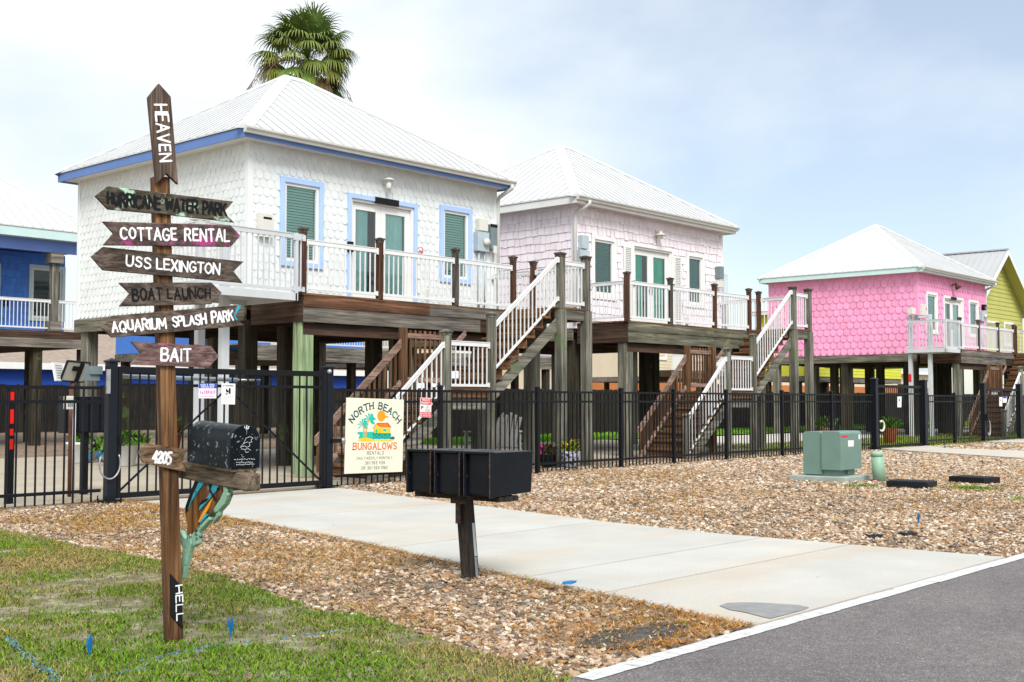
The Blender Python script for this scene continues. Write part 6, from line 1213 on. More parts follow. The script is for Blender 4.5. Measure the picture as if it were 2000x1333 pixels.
def paint_text(b, t, p0, p1, hpx, off, mat, wt=1.75, jit=1.0, seed=1, sp=2.4):
    """hand lettering from pixel p0 to p1 along the baseline of a board, hpx tall"""
    a, c = bp(*p0, off), bp(*p1, off); u = (c-a); v = u.cross(NS).normalized()*1.0
    if v.z < 0: v = -v
    h = (bp(p0[0], p0[1]-hpx, off)-a).length
    return text_obj(t, a, u, v, NS, u.length, h, mat, b, wt=wt, jit=jit, seed=seed, sp=sp)
# the post itself, following its lean
top = bp(317, 345); bot = bp(344, 1256); lean = Vector((top-bot)); ctr = -NS*0.040
mb = MB(); hw = 0.0405
P = [(bot+ctr*1.0+US*(a*hw)+NS*(b*hw)-lean.normalized()*0.06) for a, b in ((-1, -1), (1, -1), (1, 1), (-1, 1))]; mb.prism(P, lean+lean.normalized()*0.06); mb.build('post', M['post_warm'], sgp, bevel=0.004)
T = 0.020
b = board(r2((568, 52), (662, 157), (720, 850), (630, 765), (548, 845), (482, 160)), M['board_v'], 0.03, 0, 'upright dark board pointing up, lettered HEAVEN')
a, c = bp(*r2((575, 222))[0], 0.03), bp(*r2((620, 668))[0], 0.03); u = (c-a); v = NS.cross(u).normalized(); v = v if v.dot(US) > 0 else -v
text_obj('HEAVEN', a-v*0.028, u, v, NS, u.length, 0.062, M['ink_white'], b, wt=1.7, jit=0.7, seed=5, sp=2.0)
b = board(r2((65, 942), (165, 865), (660, 925), (1157, 985), (1080, 1068), (1162, 1150), (640, 1090), (165, 1047)), M['board_mint'], T, 0, 'mint flecked board pointing left, lettered HURRICANE WATER PARK')
paint_text(b, 'HURRICANE WATER PARK', r2((160, 1008))[0], r2((1095, 1092))[0], 22.5, T, M['ink_black'], 2.3, 1.0, 2, 1.8)
b = board(r3((130, 55), (1205, 85), (1290, 175), (1210, 268), (135, 255), (222, 155)), M['board_pink'], T, 0, 'pink streaked board pointing right, lettered COTTAGE RENTAL')
paint_text(b, 'COTTAGE', r3((284, 205))[0], r3((752, 212))[0], 22.5, T, M['ink_white'], 1.7, 0.8, 3); paint_text(b, 'RENTAL', r3((825, 212))[0], r3((1195, 220))[0], 22.5, T, M['ink_white'], 1.7, 0.8, 4)
b = board(r3((35, 350), (135, 268), (1318, 392), (1232, 475), (1310, 572), (135, 465)), M['board'], T, 0, 'brown board pointing left, lettered USS LEXINGTON')
paint_text(b, 'USS', r3((328, 428))[0], r3((530, 448))[0], 19.5, T, M['ink_white'], 1.8, 0.7, 5); paint_text(b, 'LEXINGTON', r3((585, 455))[0], r3((1108, 498))[0], 20, T, M['ink_white'], 1.8, 0.7, 6, 1.9)
b = board(r3((268, 570), (1045, 568), (1135, 655), (1045, 750), (270, 770), (360, 660)), M['board'], T, 0, 'faded board pointing right, black lettered BOAT LAUNCH')
paint_text(b, 'BOAT', r3((388, 718))[0], r3((632, 706))[0], 22, T, M['ink_black'], 1.8, 0.8, 7); paint_text(b, 'LAUNCH', r3((680, 710))[0], r3((1038, 696))[0], 20, T, M['ink_black'], 1.8, 0.8, 8)
b = board(r3((125, 950), (205, 848), (1300, 755), (1242, 850), (1322, 930), (210, 1032)), M['board'], T, 0, 'tilted board pointing left with cyan tail, lettered AQUARIUM SPLASH PARK')
paint_text(b, 'AQUARIUM', r3((212, 985))[0], r3((664, 950))[0], 20, T, M['ink_white'], 2.0, 1.0, 9, 1.8); paint_text(b, 'SPLASH', r3((724, 940))[0], r3((1000, 911))[0], 18.5, T, M['ink_white'], 2.0, 1.0, 10, 1.6); paint_text(b, 'PARK', r3((1054, 904))[0], r3((1230, 888))[0], 20, T, M['ink_white'], 2.0, 1.0, 11, 1.6)
mb = MB(); mb.poly([bp(*p, T+0.0012) for p in r3((1262, 760), (1298, 757), (1244, 848), (1268, 885), (1250, 885), (1232, 850))]); mb.build('cyan_edge', M['ink_cyan'], b)
b = board(r3((370, 1065), (1040, 1100), (1110, 1190), (1020, 1285), (360, 1255), (455, 1165)), M['board_rose'], T, 0, 'rose tinted board pointing right, lettered BAIT')
paint_text(b, 'BAIT', r3((625, 1222))[0], r3((868, 1226))[0], 23, T, M['ink_white'], 1.8, 0.7, 12)
b = board(z3((88, 185), (118, 130), (356, 166), (330, 225), (352, 292), (112, 240)), M['board_blue'], T, 0, 'small board with flaking blue paint, numbered 4205')
paint_text(b, '4205', z3((163, 236))[0], z3((262, 246))[0], 22, T, M['ink_white'], 2.1, 0.5, 13, 1.4)
b = board(z3((262, 850), (328, 925), (331, 1160), (266, 1085)), M['black'], 0.012, 0, 'slanted black plate low on the post, lettered HELL')
a, c = bp(*z3((308, 920))[0], 0.012), bp(*z3((313, 1112))[0], 0.012); u = (c-a); v = NS.cross(u).normalized(); v = v if v.dot(US) > 0 else -v
text_obj('HELL', a-v*0.014, u, v, NS, u.length, 0.034, M['ink_white'], b, wt=1.9, jit=0.5, seed=15, sp=2.0, rnd=False)
# arm that carries the letter box
pA = bp(345, 905); pA = pA-NS*0.04; DA = Vector((-0.087, -0.996, -0.05)).normalized(); SA = Vector((0.996, -0.087, 0)); UA = SA.cross(DA)
UA = UA if UA.z > 0 else -UA
ARM0 = Vector((pA.x, pA.y, 0.895))+SA*0.085
mb = MB(); mb.bar(ARM0-DA*0.12, ARM0+DA*0.655, 0.085, 0.085, UA); mb.build('arm', M['arm_wood'], sgp, bevel=0.008)
mb = MB(); mb.bar(ARM0+DA*0.10+UA*0.052, ARM0+DA*0.56+UA*0.052, 0.15, 0.018, UA); mb.build('shelf_board', M['arm_wood'], sgp, bevel=0.003)
# carved fish brace under the arm
FXo = ARM0-SA*0.03
fpl = lambda px, py, d=0.0: on_plane(px, py, FXo+SA*d, SA)
def fish(pix, d0, th, mat, name, bev=0.006):
    P = [fpl(*p, d0) for p in z3(*pix)]; mb = MB(); mb.prism(P, SA*th); return mb.build(name, mat, fs, bevel=bev)
fs = None
P = [fpl(*p) for p in z3((405, 320), (372, 400), (342, 480), (340, 525), (352, 590), (345, 640), (365, 650), (420, 610), (470, 540), (510, 485), (545, 420), (552, 335))]
mb = MB(); mb.prism(P, SA*0.05); fs = mb.build('fish_brace', M['fish_body'], sgp, bevel=0.012); fs['label'] = 'carved and painted fish used as brace under the mailbox arm'
fish([(545, 335), (575, 365), (582, 415), (560, 470), (525, 510), (470, 532), (500, 495), (535, 440), (555, 395)], -0.004, 0.035, M['fish_fin'], 'fin')
fish([(520, 505), (535, 500), (530, 535), (492, 580)], 0.002, 0.025, M['fish_fin'], 'fin')
fish([(475, 535), (482, 555), (420, 620), (410, 690), (385, 708), (378, 640), (400, 605), (440, 570)], -0.004, 0.03, M['fish_fin'], 'fin')
fish([(290, 615), (312, 612), (345, 660), (372, 630), (378, 690), (355, 770), (325, 885), (306, 880), (318, 790), (330, 720)], -0.004, 0.03, M['fish_fin'], 'tail')
for k_, pix in enumerate(([(430, 325), (470, 322), (400, 420), (372, 470), (360, 500), (352, 495), (385, 420)], [(505, 340), (540, 340), (520, 390), (470, 450), (420, 505), (430, 470), (475, 420)], [(415, 560), (455, 520), (470, 528), (430, 575)])): fish(pix, -0.005, 0.006, M['ink_cyan'], 'cyan_streak', 0)
fish([(402, 330), (425, 330), (385, 420), (355, 510), (344, 505), (346, 480), (372, 405)], -0.0055, 0.006, M['black'], 'dark_back', 0)
fish([(480, 455), (500, 430), (470, 500), (430, 560), (415, 570), (440, 515)], -0.0052, 0.006, M['ink_sun'], 'orange_streak', 0)
fish([(420, 470), (440, 445), (475, 433), (465, 450), (430, 473)], -0.006, 0.006, M['black'], 'side_fin', 0)
fish([(472, 345), (480, 342), (488, 390), (512, 445), (506, 448), (480, 400)], -0.006, 0.006, M['black'], 'gill_line', 0)
mb = MB(); c = fpl(*z3((524, 385))[0], -0.006); mb.cyl(c, c+SA*0.008, 0.009, n=12); mb.build('eye', M['ink_black'], fs)
# letter box (a thing of its own, standing on the arm)
mbx = thing('mailbox', 'round topped black mailbox with chipped paint on the sign post arm', 'mailbox', ARM0+DA*0.4+UA*0.062)
w, hh, L0, L1 = 0.080, 0.212, 0.13, 0.545; base = ARM0+UA*0.062
def arch(grow=0.0):
    r = w+grow; zc = hh-w; return [(-r, 0)]+[(-r*math.cos(math.pi*k/14), zc+r*math.sin(math.pi*k/14)) for k in range(15)]+[(r, 0)]
mb = MB().use(0, True); A = arch(); k = len(A)
P = [base+DA*L+SA*a+UA*b for L in (L0, L1) for a, b in A]; mb._add(P, [(i, i+1, k+i+1, k+i) for i in range(k-1)]); mb.use(0, False)._add(P, [tuple(range(k)), (0, k, 2*k-1, k-1)])
mb.build('body', M['mailbox'], mbx)
mb = MB(); Q = [base+DA*L1+SA*a+UA*b for a, b in arch(0.004)]; mb.prism(Q, DA*0.022); dr = mb.build('door', M['mailbox'], mbx, bevel=0.004)
dc = base+DA*(L1+0.0225)
def dp(a, b): return dc+SA*a+UA*b+DA*0.0012
def dl(name, lines, wd, mat):
    mb = MB(); q = 0
    for ln in lines:
        for p0, p1 in zip(ln[:-1], ln[1:]):
            p0, p1 = dp(*p0), dp(*p1); d = (p1-p0).normalized(); s_ = d.cross(DA)*wd/2; e = DA*(0.00005*(q % 9)); q += 1; mb._add([p0-s_+e, p1-s_+e, p1+s_+e, p0+s_+e], [(0, 1, 2, 3)])
    return mb.build(name, mat, dr, fixn=False)
dl('bird_emblem', [[(-0.03, 0.105), (-0.012, 0.125), (0.0, 0.150), (0.022, 0.158), (0.040, 0.150), (0.030, 0.142), (0.034, 0.130), (0.018, 0.128), (0.024, 0.112), (0.008, 0.104), (-0.006, 0.112), (-0.03, 0.105)], [(-0.026, 0.098), (-0.006, 0.094), (0.014, 0.098), (0.030, 0.088)], [(-0.004, 0.090), (0.004, 0.078), (0.018, 0.082)], [(-0.012, 0.125), (0.012, 0.132)]], 0.0017, M['ink_white'])
rr = random.Random(9)
dl('lettering', [[(-0.062+i*0.0135, 0.046+rr.uniform(-.003, .003)), (-0.053+i*0.0135, 0.046+rr.uniform(-.003, .003))] for i in range(9)]+[[(-0.050+i*0.008, 0.030+rr.uniform(-.002, .002)), (-0.045+i*0.008, 0.030+rr.uniform(-.003, .003))] for i in range(12)]+[[(-0.050+i*0.008, 0.020+rr.uniform(-.002, .002)), (-0.044+i*0.008, 0.020+rr.uniform(-.003, .003))] for i in range(13)], 0.0022, M['ink_white'])
mb = MB().use(0, True); mb.tube([dc+SA*0.012*math.cos(t)+UA*(hh-0.004+0.014*math.sin(t))+DA*0.004 for t in np.linspace(math.pi*1.0, math.pi*2.05, 8)], 0.0035, 6); mb.bar(dc+UA*(hh+0.004)+DA*0.003, dc+UA*(hh-0.045)+DA*0.003, 0.008, 0.003, SA); mb.build('latch', M['steel'], dr)
mb = MB(); mb.bar(base+SA*(w+0.004)+DA*0.28+UA*0.10, base+SA*(w+0.004)+DA*0.44+UA*0.10, 0.004, 0.025, UA); mb.build('flag', M['ink_red'], mbx)

# ================================================================== THREE BOX LETTER STAND
cb = thing('mailbox_stand', 'leaning black wooden post with plank carrying three square mailboxes', 'post', on_ground(920, 1131))
q = on_ground(920, 1131); tp = Vector((6.14, 5.93, 0.66)); mb = MB(); d = (tp-q); hw = 0.046
mb.prism([q+Vector((a*hw, b*hw, -0.05)) for a, b in ((-1, -1), (1, -1), (1, 1), (-1, 1))], d+Vector((0, 0, 0.01))); mb.build('post', M['postblack'], cb, bevel=0.004)
def pf(a, z): return q+d*(z/d.z)+Vector((a*hw, -hw-0.0015, 0))
mb = MB(); mb._add([pf(0.05, 0.02), pf(0.62, 0.02), pf(0.62, 0.16), pf(0.05, 0.16)], [(0, 1, 2, 3)]); mb.use(1)._add([pf(0.1, 0.165), pf(0.66, 0.165), pf(0.66, 0.40), pf(0.1, 0.40)], [(0, 1, 2, 3)]); mb.build('reflector_strip', [M['stripe_grey'], M['meter']], cb)
for k, ch in enumerate('1208'):
    z = 0.505-0.055*k; c = q+d*(z/d.z)+Vector((-hw-0.001, 0.022, 0)); mb = MB(); mb._add([c+Vector((0, a, b)) for a, b in ((0.02, -0.004), (-0.055, -0.004), (-0.055, 0.047), (0.02, 0.047))], [(0, 1, 2, 3)]); pl_ = mb.build('number_plate', M['black'], cb); text_obj(ch, c, (0, -1, 0), (0, 0, 1), (-1, 0, 0), 0.028, 0.042, M['ivory'], pl_, wt=1.8, rnd=False)
mb = MB(); mb.box(6.04, 6.24, 5.50, 6.33, 0.575, 0.612); mb.build('plank', M['postblack'], cb, bevel=0.003)
mb = MB(); mb.box(6.075, 6.092, 5.86, 6.0, 0.54, 0.575).box(6.075, 6.09, 5.91, 5.95, 0.40, 0.539); mb.build('bracket', M['rust'], cb)
for k, (y0, lb) in enumerate(((5.49, 'square black mailbox nearest the road on the three box stand'), (5.775, 'square black mailbox in the middle of the three box stand'), (6.06, 'square black mailbox farthest from the road on the three box stand'))):
    y1 = y0+0.235; x0, x1, z0, z1 = 5.93, 6.385, 0.613, 0.915
    r = thing('mailbox', lb, 'mailbox', ((x0+x1)/2, (y0+y1)/2, z0), 'black box mailboxes on the shared stand')
    mb = MB(); xf = 5.985
    mb.prism([(xf, y0, z0), (x1-0.02, y0, z0+0.015), (x1, y0, z1), (xf, y0, z1)], (0, y1-y0, 0)); mb.build('body', M['boxblack'], r, bevel=0.006)
    mb = MB(); mb.box(x0, xf-0.001, y0-0.003, y0+0.012, z0-0.005, z1+0.003).box(x0, xf-0.001, y1-0.012, y1+0.003, z0-0.005, z1+0.003).box(x0-0.012, xf-0.001, y0+0.012, y1-0.012, z1-0.012, z1+0.006)
    mb.build('hood', M['boxblack'], r, bevel=0.003)
    mb = MB(); mb.box(xf-0.03, xf-0.001, y0+0.013, y1-0.013, z0+0.012, z1-0.013); mb.build('door', M['boxblack'], r, bevel=0.006)
    for ye in (y0-0.006, y1+0.001): mb = MB(); e = 0.0035; mb.box(x0-e, x0+e, ye, ye+0.005, z0, z1); mb.build('worn_edge', M['rust'], r)

# ================================================================== STREET UTILITIES
tr = thing('transformer', 'grey green pad mounted electrical cabinet on gravel before the fence', 'transformer', (17.7, 8.95, 0))
mb = MB(); mb.box(17.25, 18.2, 8.48, 9.45, 0.0, 0.09); mb.build('pad', M['pad'], tr, bevel=0.012)
mb = MB(); mb.box(17.43, 18.04, 8.70, 9.24, 0.091, 0.22); mb.build('sill', M['util_green'], tr, bevel=0.008)
def rbox(x0, x1, y0, y1, z0, z1, r=0.05):
    mb = MB(); prof = [(y0, z0), (y0, z1-r)]+[(y0+r-r*math.cos(t), z1-r+r*math.sin(t)) for t in np.linspace(0.2, math.pi/2, 6)]+[(y1-r+r*math.sin(t), z1-r+r*math.cos(t)) for t in np.linspace(0, math.pi/2-0.2, 6)]+[(y1, z1-r), (y1, z0)]
    mb.prism([(x0, a, b) for a, b in prof], (x1-x0, 0, 0)); return mb
rbox(17.40, 18.07, 8.945, 9.27, 0.11, 0.785).build('tank_cover', M['util_green'], tr, bevel=0.02)
rbox(17.37, 18.10, 8.61, 8.935, 0.19, 0.795).build('hood', M['util_green'], tr, bevel=0.02)
mb = MB(); mb.box(17.72, 17.78, 8.66, 8.699, 0.12, 0.185); mb.build('latch', M['meter_dark'], tr)
def decal(name, x0, x1, z0, z1, m_, t=None, tm=None):
    mb = MB(); mb._add([(x0, 8.6085, z0), (x1, 8.6085, z0), (x1, 8.6085, z1), (x0, 8.6085, z1)], [(0, 1, 2, 3)]); d_ = mb.build(name, m_, tr, fixn=False)
    if t: text_obj(t, (x0+0.02, 8.6075, z0+0.012), (1, 0, 0), (0, 0, 1), (0, -1, 0), x1-x0-0.04, (z1-z0)*0.6, tm, d_, wt=2, rnd=False)
decal('number_decal', 17.43, 17.62, 0.70, 0.728, M['ink_red']); decal('notice_decal', 17.63, 17.83, 0.55, 0.65, M['panel_white']); decal('notice_decal', 18.0, 18.06, 0.66, 0.735, M['panel_white'])
pb = on_ground(1718, 942); r = thing('pipe_bollard', 'pale green capped utility pipe beside the transformer', 'bollard', pb)
mb = MB().use(0, True); t = Vector((-0.03, 0.02, 0.45)); mb.cyl(pb-Vector((0, 0, 0.02)), pb+t, 0.098, n=24); mb.build('pipe', M['util_light'], r)
mb = MB().use(0, True); mb.lathe(pb+t, [(0.0995, -0.05), (0.0995, 0.0), (0.092, 0.016), (0.06, 0.026), (0.01, 0.03)], 24); mb.build('cap', M['util_light'], r)
mb = MB().use(0, True); mb.cyl(on_ground(1709, 945)+Vector((0, 0, 0.0)), on_ground(1709, 945)+Vector((0, 0, 0.05)), 0.02, 0.035, 8); o = mb.build('plastic_scrap', ink('pink_scrap', (0.75, 0.25, 0.28)), origin=on_ground(1709, 945)); tag(o, 'scrap of pink plastic at the foot of the green pipe', 'litter')
for (a, b_, lb, ang) in (((1781, 954), (0.44, 0.60), 'black plastic valve lid nearer the green pipe', 4), ((1903, 945), (0.44, 0.60), 'black plastic valve lid farther right on the gravel', -12)):
    c = on_ground(*a); ca, sa = math.cos(R(ang)), math.sin(R(ang)); r = thing('valve_lid', lb, 'utility lid', c, 'black valve box lids')
    mb = MB(); mb.cbox(c+Vector((0, 0, 0.045)), (b_[0], b_[1], 0.13), (ca, sa, 0), (-sa, ca, 0)); mb.build('rim', M['lid'], r, bevel=0.006)
    mb = MB(); mb.cbox(c+Vector((0, 0, 0.1125)), (b_[0]-0.06, b_[1]-0.06, 0.004), (ca, sa, 0), (-sa, ca, 0)); mb.build('cover_plate', M['black'], r, bevel=0.002)
for (px, py, lb) in ((174, 1285, 'blue bristle survey marker left of the sign post'), (450, 1246, 'blue bristle survey marker right of the sign post'), (1794, 1023, 'blue bristle survey marker in the far gravel bed')):
    c = on_ground(px, py); mb = MB(); rr = random.Random(px)
    for k in range(20): mb.bar(c, c+Vector((rr.uniform(-0.016, 0.016), rr.uniform(-0.016, 0.016), rr.uniform(0.06, 0.115))), 0.0026, 0.0026)
    tag(mb.build('survey_marker', M['blue_flag'], origin=c), lb, 'marker', 'blue bristle survey markers')
c = on_ground(1112, 1153); mb = MB(); mb.prism([c+Vector((a, b, 0.045)) for a, b in ((-0.07, -0.01), (-0.02, -0.035), (0.06, -0.01), (0.03, 0.03), (-0.04, 0.03))], (0.01, 0, 0.012)); tag(mb.build('plastic_scrap', M['blue_flag'], origin=c), 'flattened blue scrap among stones beside the driveway', 'litter')
for px, py, lb in ((1716, 1060, 'black crumpled scrap at the far driveway edge, left one'), (1778, 1058, 'black crumpled scrap at the far driveway edge, right one')):
    c = on_ground(px, py); mb = MB(); rr = random.Random(px)
    for k in range(7): v0 = c+Vector((rr.uniform(-0.12, 0.12), rr.uniform(-0.07, 0.07), 0.03+rr.uniform(0, 0.03))); mb._add([v0, v0+Vector((rr.uniform(0.04, 0.1), rr.uniform(-0.05, 0.05), rr.uniform(0, 0.03))), v0+Vector((rr.uniform(-0.02, 0.06), rr.uniform(0.03, 0.08), rr.uniform(0, 0.04)))], [(0, 1, 2)])
    tag(mb.build('plastic_scrap', M['black'], origin=c), lb, 'litter')

# ================================================================== BEHIND THE FENCE
def at_fence(px, py, Y): return at_y(px, py, Y)
p = at_y(17, 960, 14.15); r = thing('marker_post', 'black post with red reflective bands behind the left fence', 'post', (p.x, 14.15, 0))
zt = at_y(17, 765, 14.15).z; mb = MB(); mb.box(p.x-0.04, p.x+0.04, 14.11, 14.19, 0, zt); mb.build('post', M['iron'], r)
for a, b in ((766, 785), (800, 828), (838, 851), (858, 878)):
    z1, z0 = at_y(17, a, 14.15).z, at_y(17, b, 14.15).z; mb = MB(); mb.box(p.x-0.022, p.x+0.022, 14.106, 14.1095, z0, z1); mb.build('reflective_band', M['red_refl'], r)
p = at_y(140, 800, 14.6); r = thing('solar_light', 'twin solar flood light on a rusty pole behind the left fence', 'solar light', (p.x, 14.6, 0))
mb = MB().use(0, True); mb.cyl((p.x, 14.6, 0), (p.x, 14.6, 1.72), 0.035, n=10); mb.build('pole', M['rusty'], r)
a = at_y(147, 726, 14.5); mb = MB(); ax = Vector((0.98, 0.1, -0.05)).normalized(); az = Vector((0.15, -0.45, 0.86)); az = (az-ax*az.dot(ax)).normalized(); ay = az.cross(ax)
mb.cbox(a, (0.32, 0.02, 0.27), ax, ay, az); mb.build('panel_back', M['solar'], r, bevel=0.004)
mb = MB(); mb.cbox(a-az*0.14, (0.34, 0.03, 0.015), ax, ay, az); mb.cbox(a+az*0.14, (0.34, 0.03, 0.015), ax, ay, az); mb.cbox(a-ax*0.165, (0.015, 0.03, 0.27), ax, ay, az); mb.cbox(a+ax*0.165, (0.015, 0.03, 0.27), ax, ay, az); mb.cbox(a+ax*0.05+(ay*0.02 if ay.y < 0 else -ay*0.02), (0.05, 0.03, 0.26), ax, ay, az); mb.cbox(a-ax*0.02+(ay*0.02 if ay.y < 0 else -ay*0.02)+az*0.05, (0.09, 0.03, 0.06), ax, ay, az); mb.build('frame', M['black'], r)
b = at_y(114, 727, 14.55); ax2 = Vector((0.80, 0.60, 0)); az2 = Vector((-0.2, 0.1, 0.95)); az2 = (az2-ax2*az2.dot(ax2)).normalized(); ay2 = az2.cross(ax2)
mb = MB(); mb.cbox(b, (0.26, 0.025, 0.24), ax2, ay2, az2); fl = mb.build('lamp_panel', M['panel_white'], r, bevel=0.004)
mb = MB(); s_ = ay2 if ay2.y < 0 else -ay2
for i in range(6):
    for j in range(6): mb.cbox(b+s_*0.0135+ax2*(-0.07+0.03*i)+az2*(-0.08+0.032*j), (0.018, 0.002, 0.014), ax2, ay2, az2)
mb.build('led_grid', M['meter_dark'], fl)
p = at_y(136, 787, 14.3); r = thing('keypad', 'small white entry keypad behind the left fence', 'keypad', p); mb = MB(); mb.box(p.x-0.065, p.x+0.065, 14.28, 14.34, p.z-0.085, p.z+0.085); k_ = mb.build('case', M['ivory'], r, bevel=0.01)
mb = MB()
for i in range(3):
    for j in range(4): mb.box(p.x-0.035+0.025*i, p.x-0.018+0.025*i, 14.274, 14.2795, p.z-0.05+0.024*j, p.z-0.034+0.024*j)
mb.build('buttons', M['meter_dark'], r)
mb = MB().use(0, True); mb.cyl((p.x+0.1, 14.36, 0), (p.x+0.1, 14.36, p.z), 0.02, n=8); mb.build('pole', M['pot_white'], r)
p = at_y(172, 810, 14.75); r = thing('panel_box', 'dark metal box of vertical panels on a post behind the left fence', 'box', (p.x, 14.75, 0)); z0, z1 = at_y(172, 846, 14.75).z, at_y(172, 775, 14.75).z; xl, xr = at_y(129, 810, 14.75).x, at_y(215, 810, 14.75).x
mb = MB(); mb.box(xl, xr, 14.75, 14.95, z0, z1); mb.build('case', M['boxblack'], r, bevel=0.005)
mb = MB()
for k in range(4): a = xl+(xr-xl)*k/4; mb.box(a+0.012, a+(xr-xl)/4-0.012, 14.735, 14.749, z0+0.02, z1-0.02); mb.use(0)
mb.build('panel', M['iron_gloss'], r, bevel=0.003)
mb = MB(); mb.box((xl+xr)/2-0.04, (xl+xr)/2+0.04, 14.8, 14.88, 0, z0); mb.build('pole', M['iron'], r)

def planter(px, py, prof, mat, label, sz, flower=None, n=240, spread=0.28, hgt=0.3, seed=1, grp=None, rim=True):
    c = on_ground(px, py, 0.03); r = thing('flower_pot', label, 'flower pot', c, grp); mb = MB().use(0, True); mb.lathe(c, prof, 22); mb.build('pot', mat, r)
    top = prof[-1][1]; g = np.random.default_rng(seed); a = g.normal(0, spread*0.45, (n, 2)); k = n
    h = g.uniform(0.4, 1.0, k)*hgt; col = np.array([0.085, 0.18, 0.025])*g.uniform(0.3, 1.5, (k, 1)); 
    if flower is not None: f = g.uniform(0, 1, k) < 0.35; col[f] = np.array(flower)*g.uniform(0.6, 1.2, (f.sum(), 1))
    global rng; keep = rng; rng = g
    o = blades('foliage', a[:, 0], a[:, 1], h, g.uniform(0.03, 0.06, k), g.uniform(0.5, 1.6, k), col, z0=top-0.02+g.uniform(0, hgt*0.6, k)*np.exp(-(a**2).sum(1)/spread**2)); rng = keep; o.parent = r; BASE[o.name] = c
    return r
big = [(0.16, 0), (0.19, 0.02), (0.24, 0.36), (0.27, 0.37), (0.28, 0.42), (0.24, 0.42)]
planter(156, 905, big, M['pot_white'], 'white tapered planter behind the left fence, dark box above it', 1, n=160, spread=0.2, hgt=0.25, seed=2)
planter(243, 911, big, M['pot_white'], 'white tapered planter with leafy bush behind the gate hinge', 1, n=600, spread=0.42, hgt=0.26, seed=3)
planter(164, 905, [(0.10, 0), (0.16, 0.08), (0.15, 0.2), (0.13, 0.24)], M['pot_colour'], 'blue talavera pot of pink blooms before the white planter', 1, flower=(0.6, 0.25, 0.25), n=160, spread=0.18, hgt=0.12, seed=4)
planter(205, 903, [(0.12, 0), (0.19, 0.1), (0.17, 0.22), (0.14, 0.25)], M['pot_colour'], 'multicoloured round pot with trailing leaves between the white planters', 1, n=260, spread=0.26, hgt=0.3, seed=5)
planter(335, 880, big, M['terracotta'], 'leafy pot half hidden behind the sign post', 1, n=220, spread=0.25, hgt=0.4, seed=6, flower=(0.6, 0.12, 0.1))
planter(1113, 913, [(0.12, 0), (0.16, 0.02), (0.19, 0.26), (0.20, 0.3)], M['pot_pattern'], 'blue and white patterned pot of yellow flowers at the foot of the stair posts', 1, flower=(0.75, 0.6, 0.05), n=200, spread=0.15, hgt=0.22, seed=7)
planter(1070, 912, [(0.10, 0), (0.15, 0.02), (0.17, 0.22), (0.18, 0.25)], M['black'], 'dark pot of magenta flowers behind the fence', 1, flower=(0.55, 0.02, 0.22), n=170, spread=0.15, hgt=0.2, seed=8)
planter(1615, 865, [(0.14, 0), (0.17, 0.02), (0.22, 0.42), (0.24, 0.45)], M['terracotta'], 'tall terracotta pot under the hot pink cottage, left one', 1, n=140, spread=0.25, hgt=0.35, seed=9, grp='terracotta pots under the hot pink cottage')
planter(1738, 866, [(0.14, 0), (0.17, 0.02), (0.22, 0.42), (0.24, 0.45)], M['terracotta'], 'tall terracotta pot under the hot pink cottage, right one', 1, n=140, spread=0.25, hgt=0.35, seed=10, grp='terracotta pots under the hot pink cottage')
def lounge_chair(px, py, ang, label):
    """white slatted garden armchair with a fan back"""
    c = on_ground(px, py, 0.03); ca, sa = math.cos(R(ang)), math.sin(R(ang)); X, Y = Vector((ca, sa, 0)), Vector((-sa, ca, 0)); Z = Vector((0, 0, 1))
    r = thing('garden_chair', label, 'chair', c, 'white garden armchairs under the cottages'); W_ = lambda a, b, z: c+X*a+Y*b+Z*z
    mb = MB()
    for k in range(5): mb.bar(W_(-0.26, -0.28+0.11*k, 0.36-0.035*k), W_(0.26, -0.28+0.11*k, 0.36-0.035*k), 0.09, 0.02)
    mb.build('seat', M['chair_white'], r)
    mb = MB()
    for k in range(5): a = -0.2+0.1*k; mb.bar(W_(a*0.8, 0.2, 0.22), W_(a*1.15, 0.46, 0.98-abs(a)*0.5), 0.085, 0.018, Y)
    mb.build('backrest', M['chair_white'], r)
    for s in (-1, 1):
        mb = MB(); mb.bar(W_(s*0.31, -0.34, 0.57), W_(s*0.31, 0.34, 0.55), 0.12, 0.022); mb.build('armrest', M['chair_white'], r)
        for y in (-0.3, 0.25): mb = MB(); mb.bar(W_(s*0.29, y, 0.0), W_(s*0.29, y, 0.55), 0.085, 0.022, X); mb.build('leg', M['chair_white'], r)
lounge_chair(945, 893, 200, 'white garden armchair facing away, nearest the stair landing'); lounge_chair(985, 890, 150, 'white garden armchair turned right, beside the stair head posts')

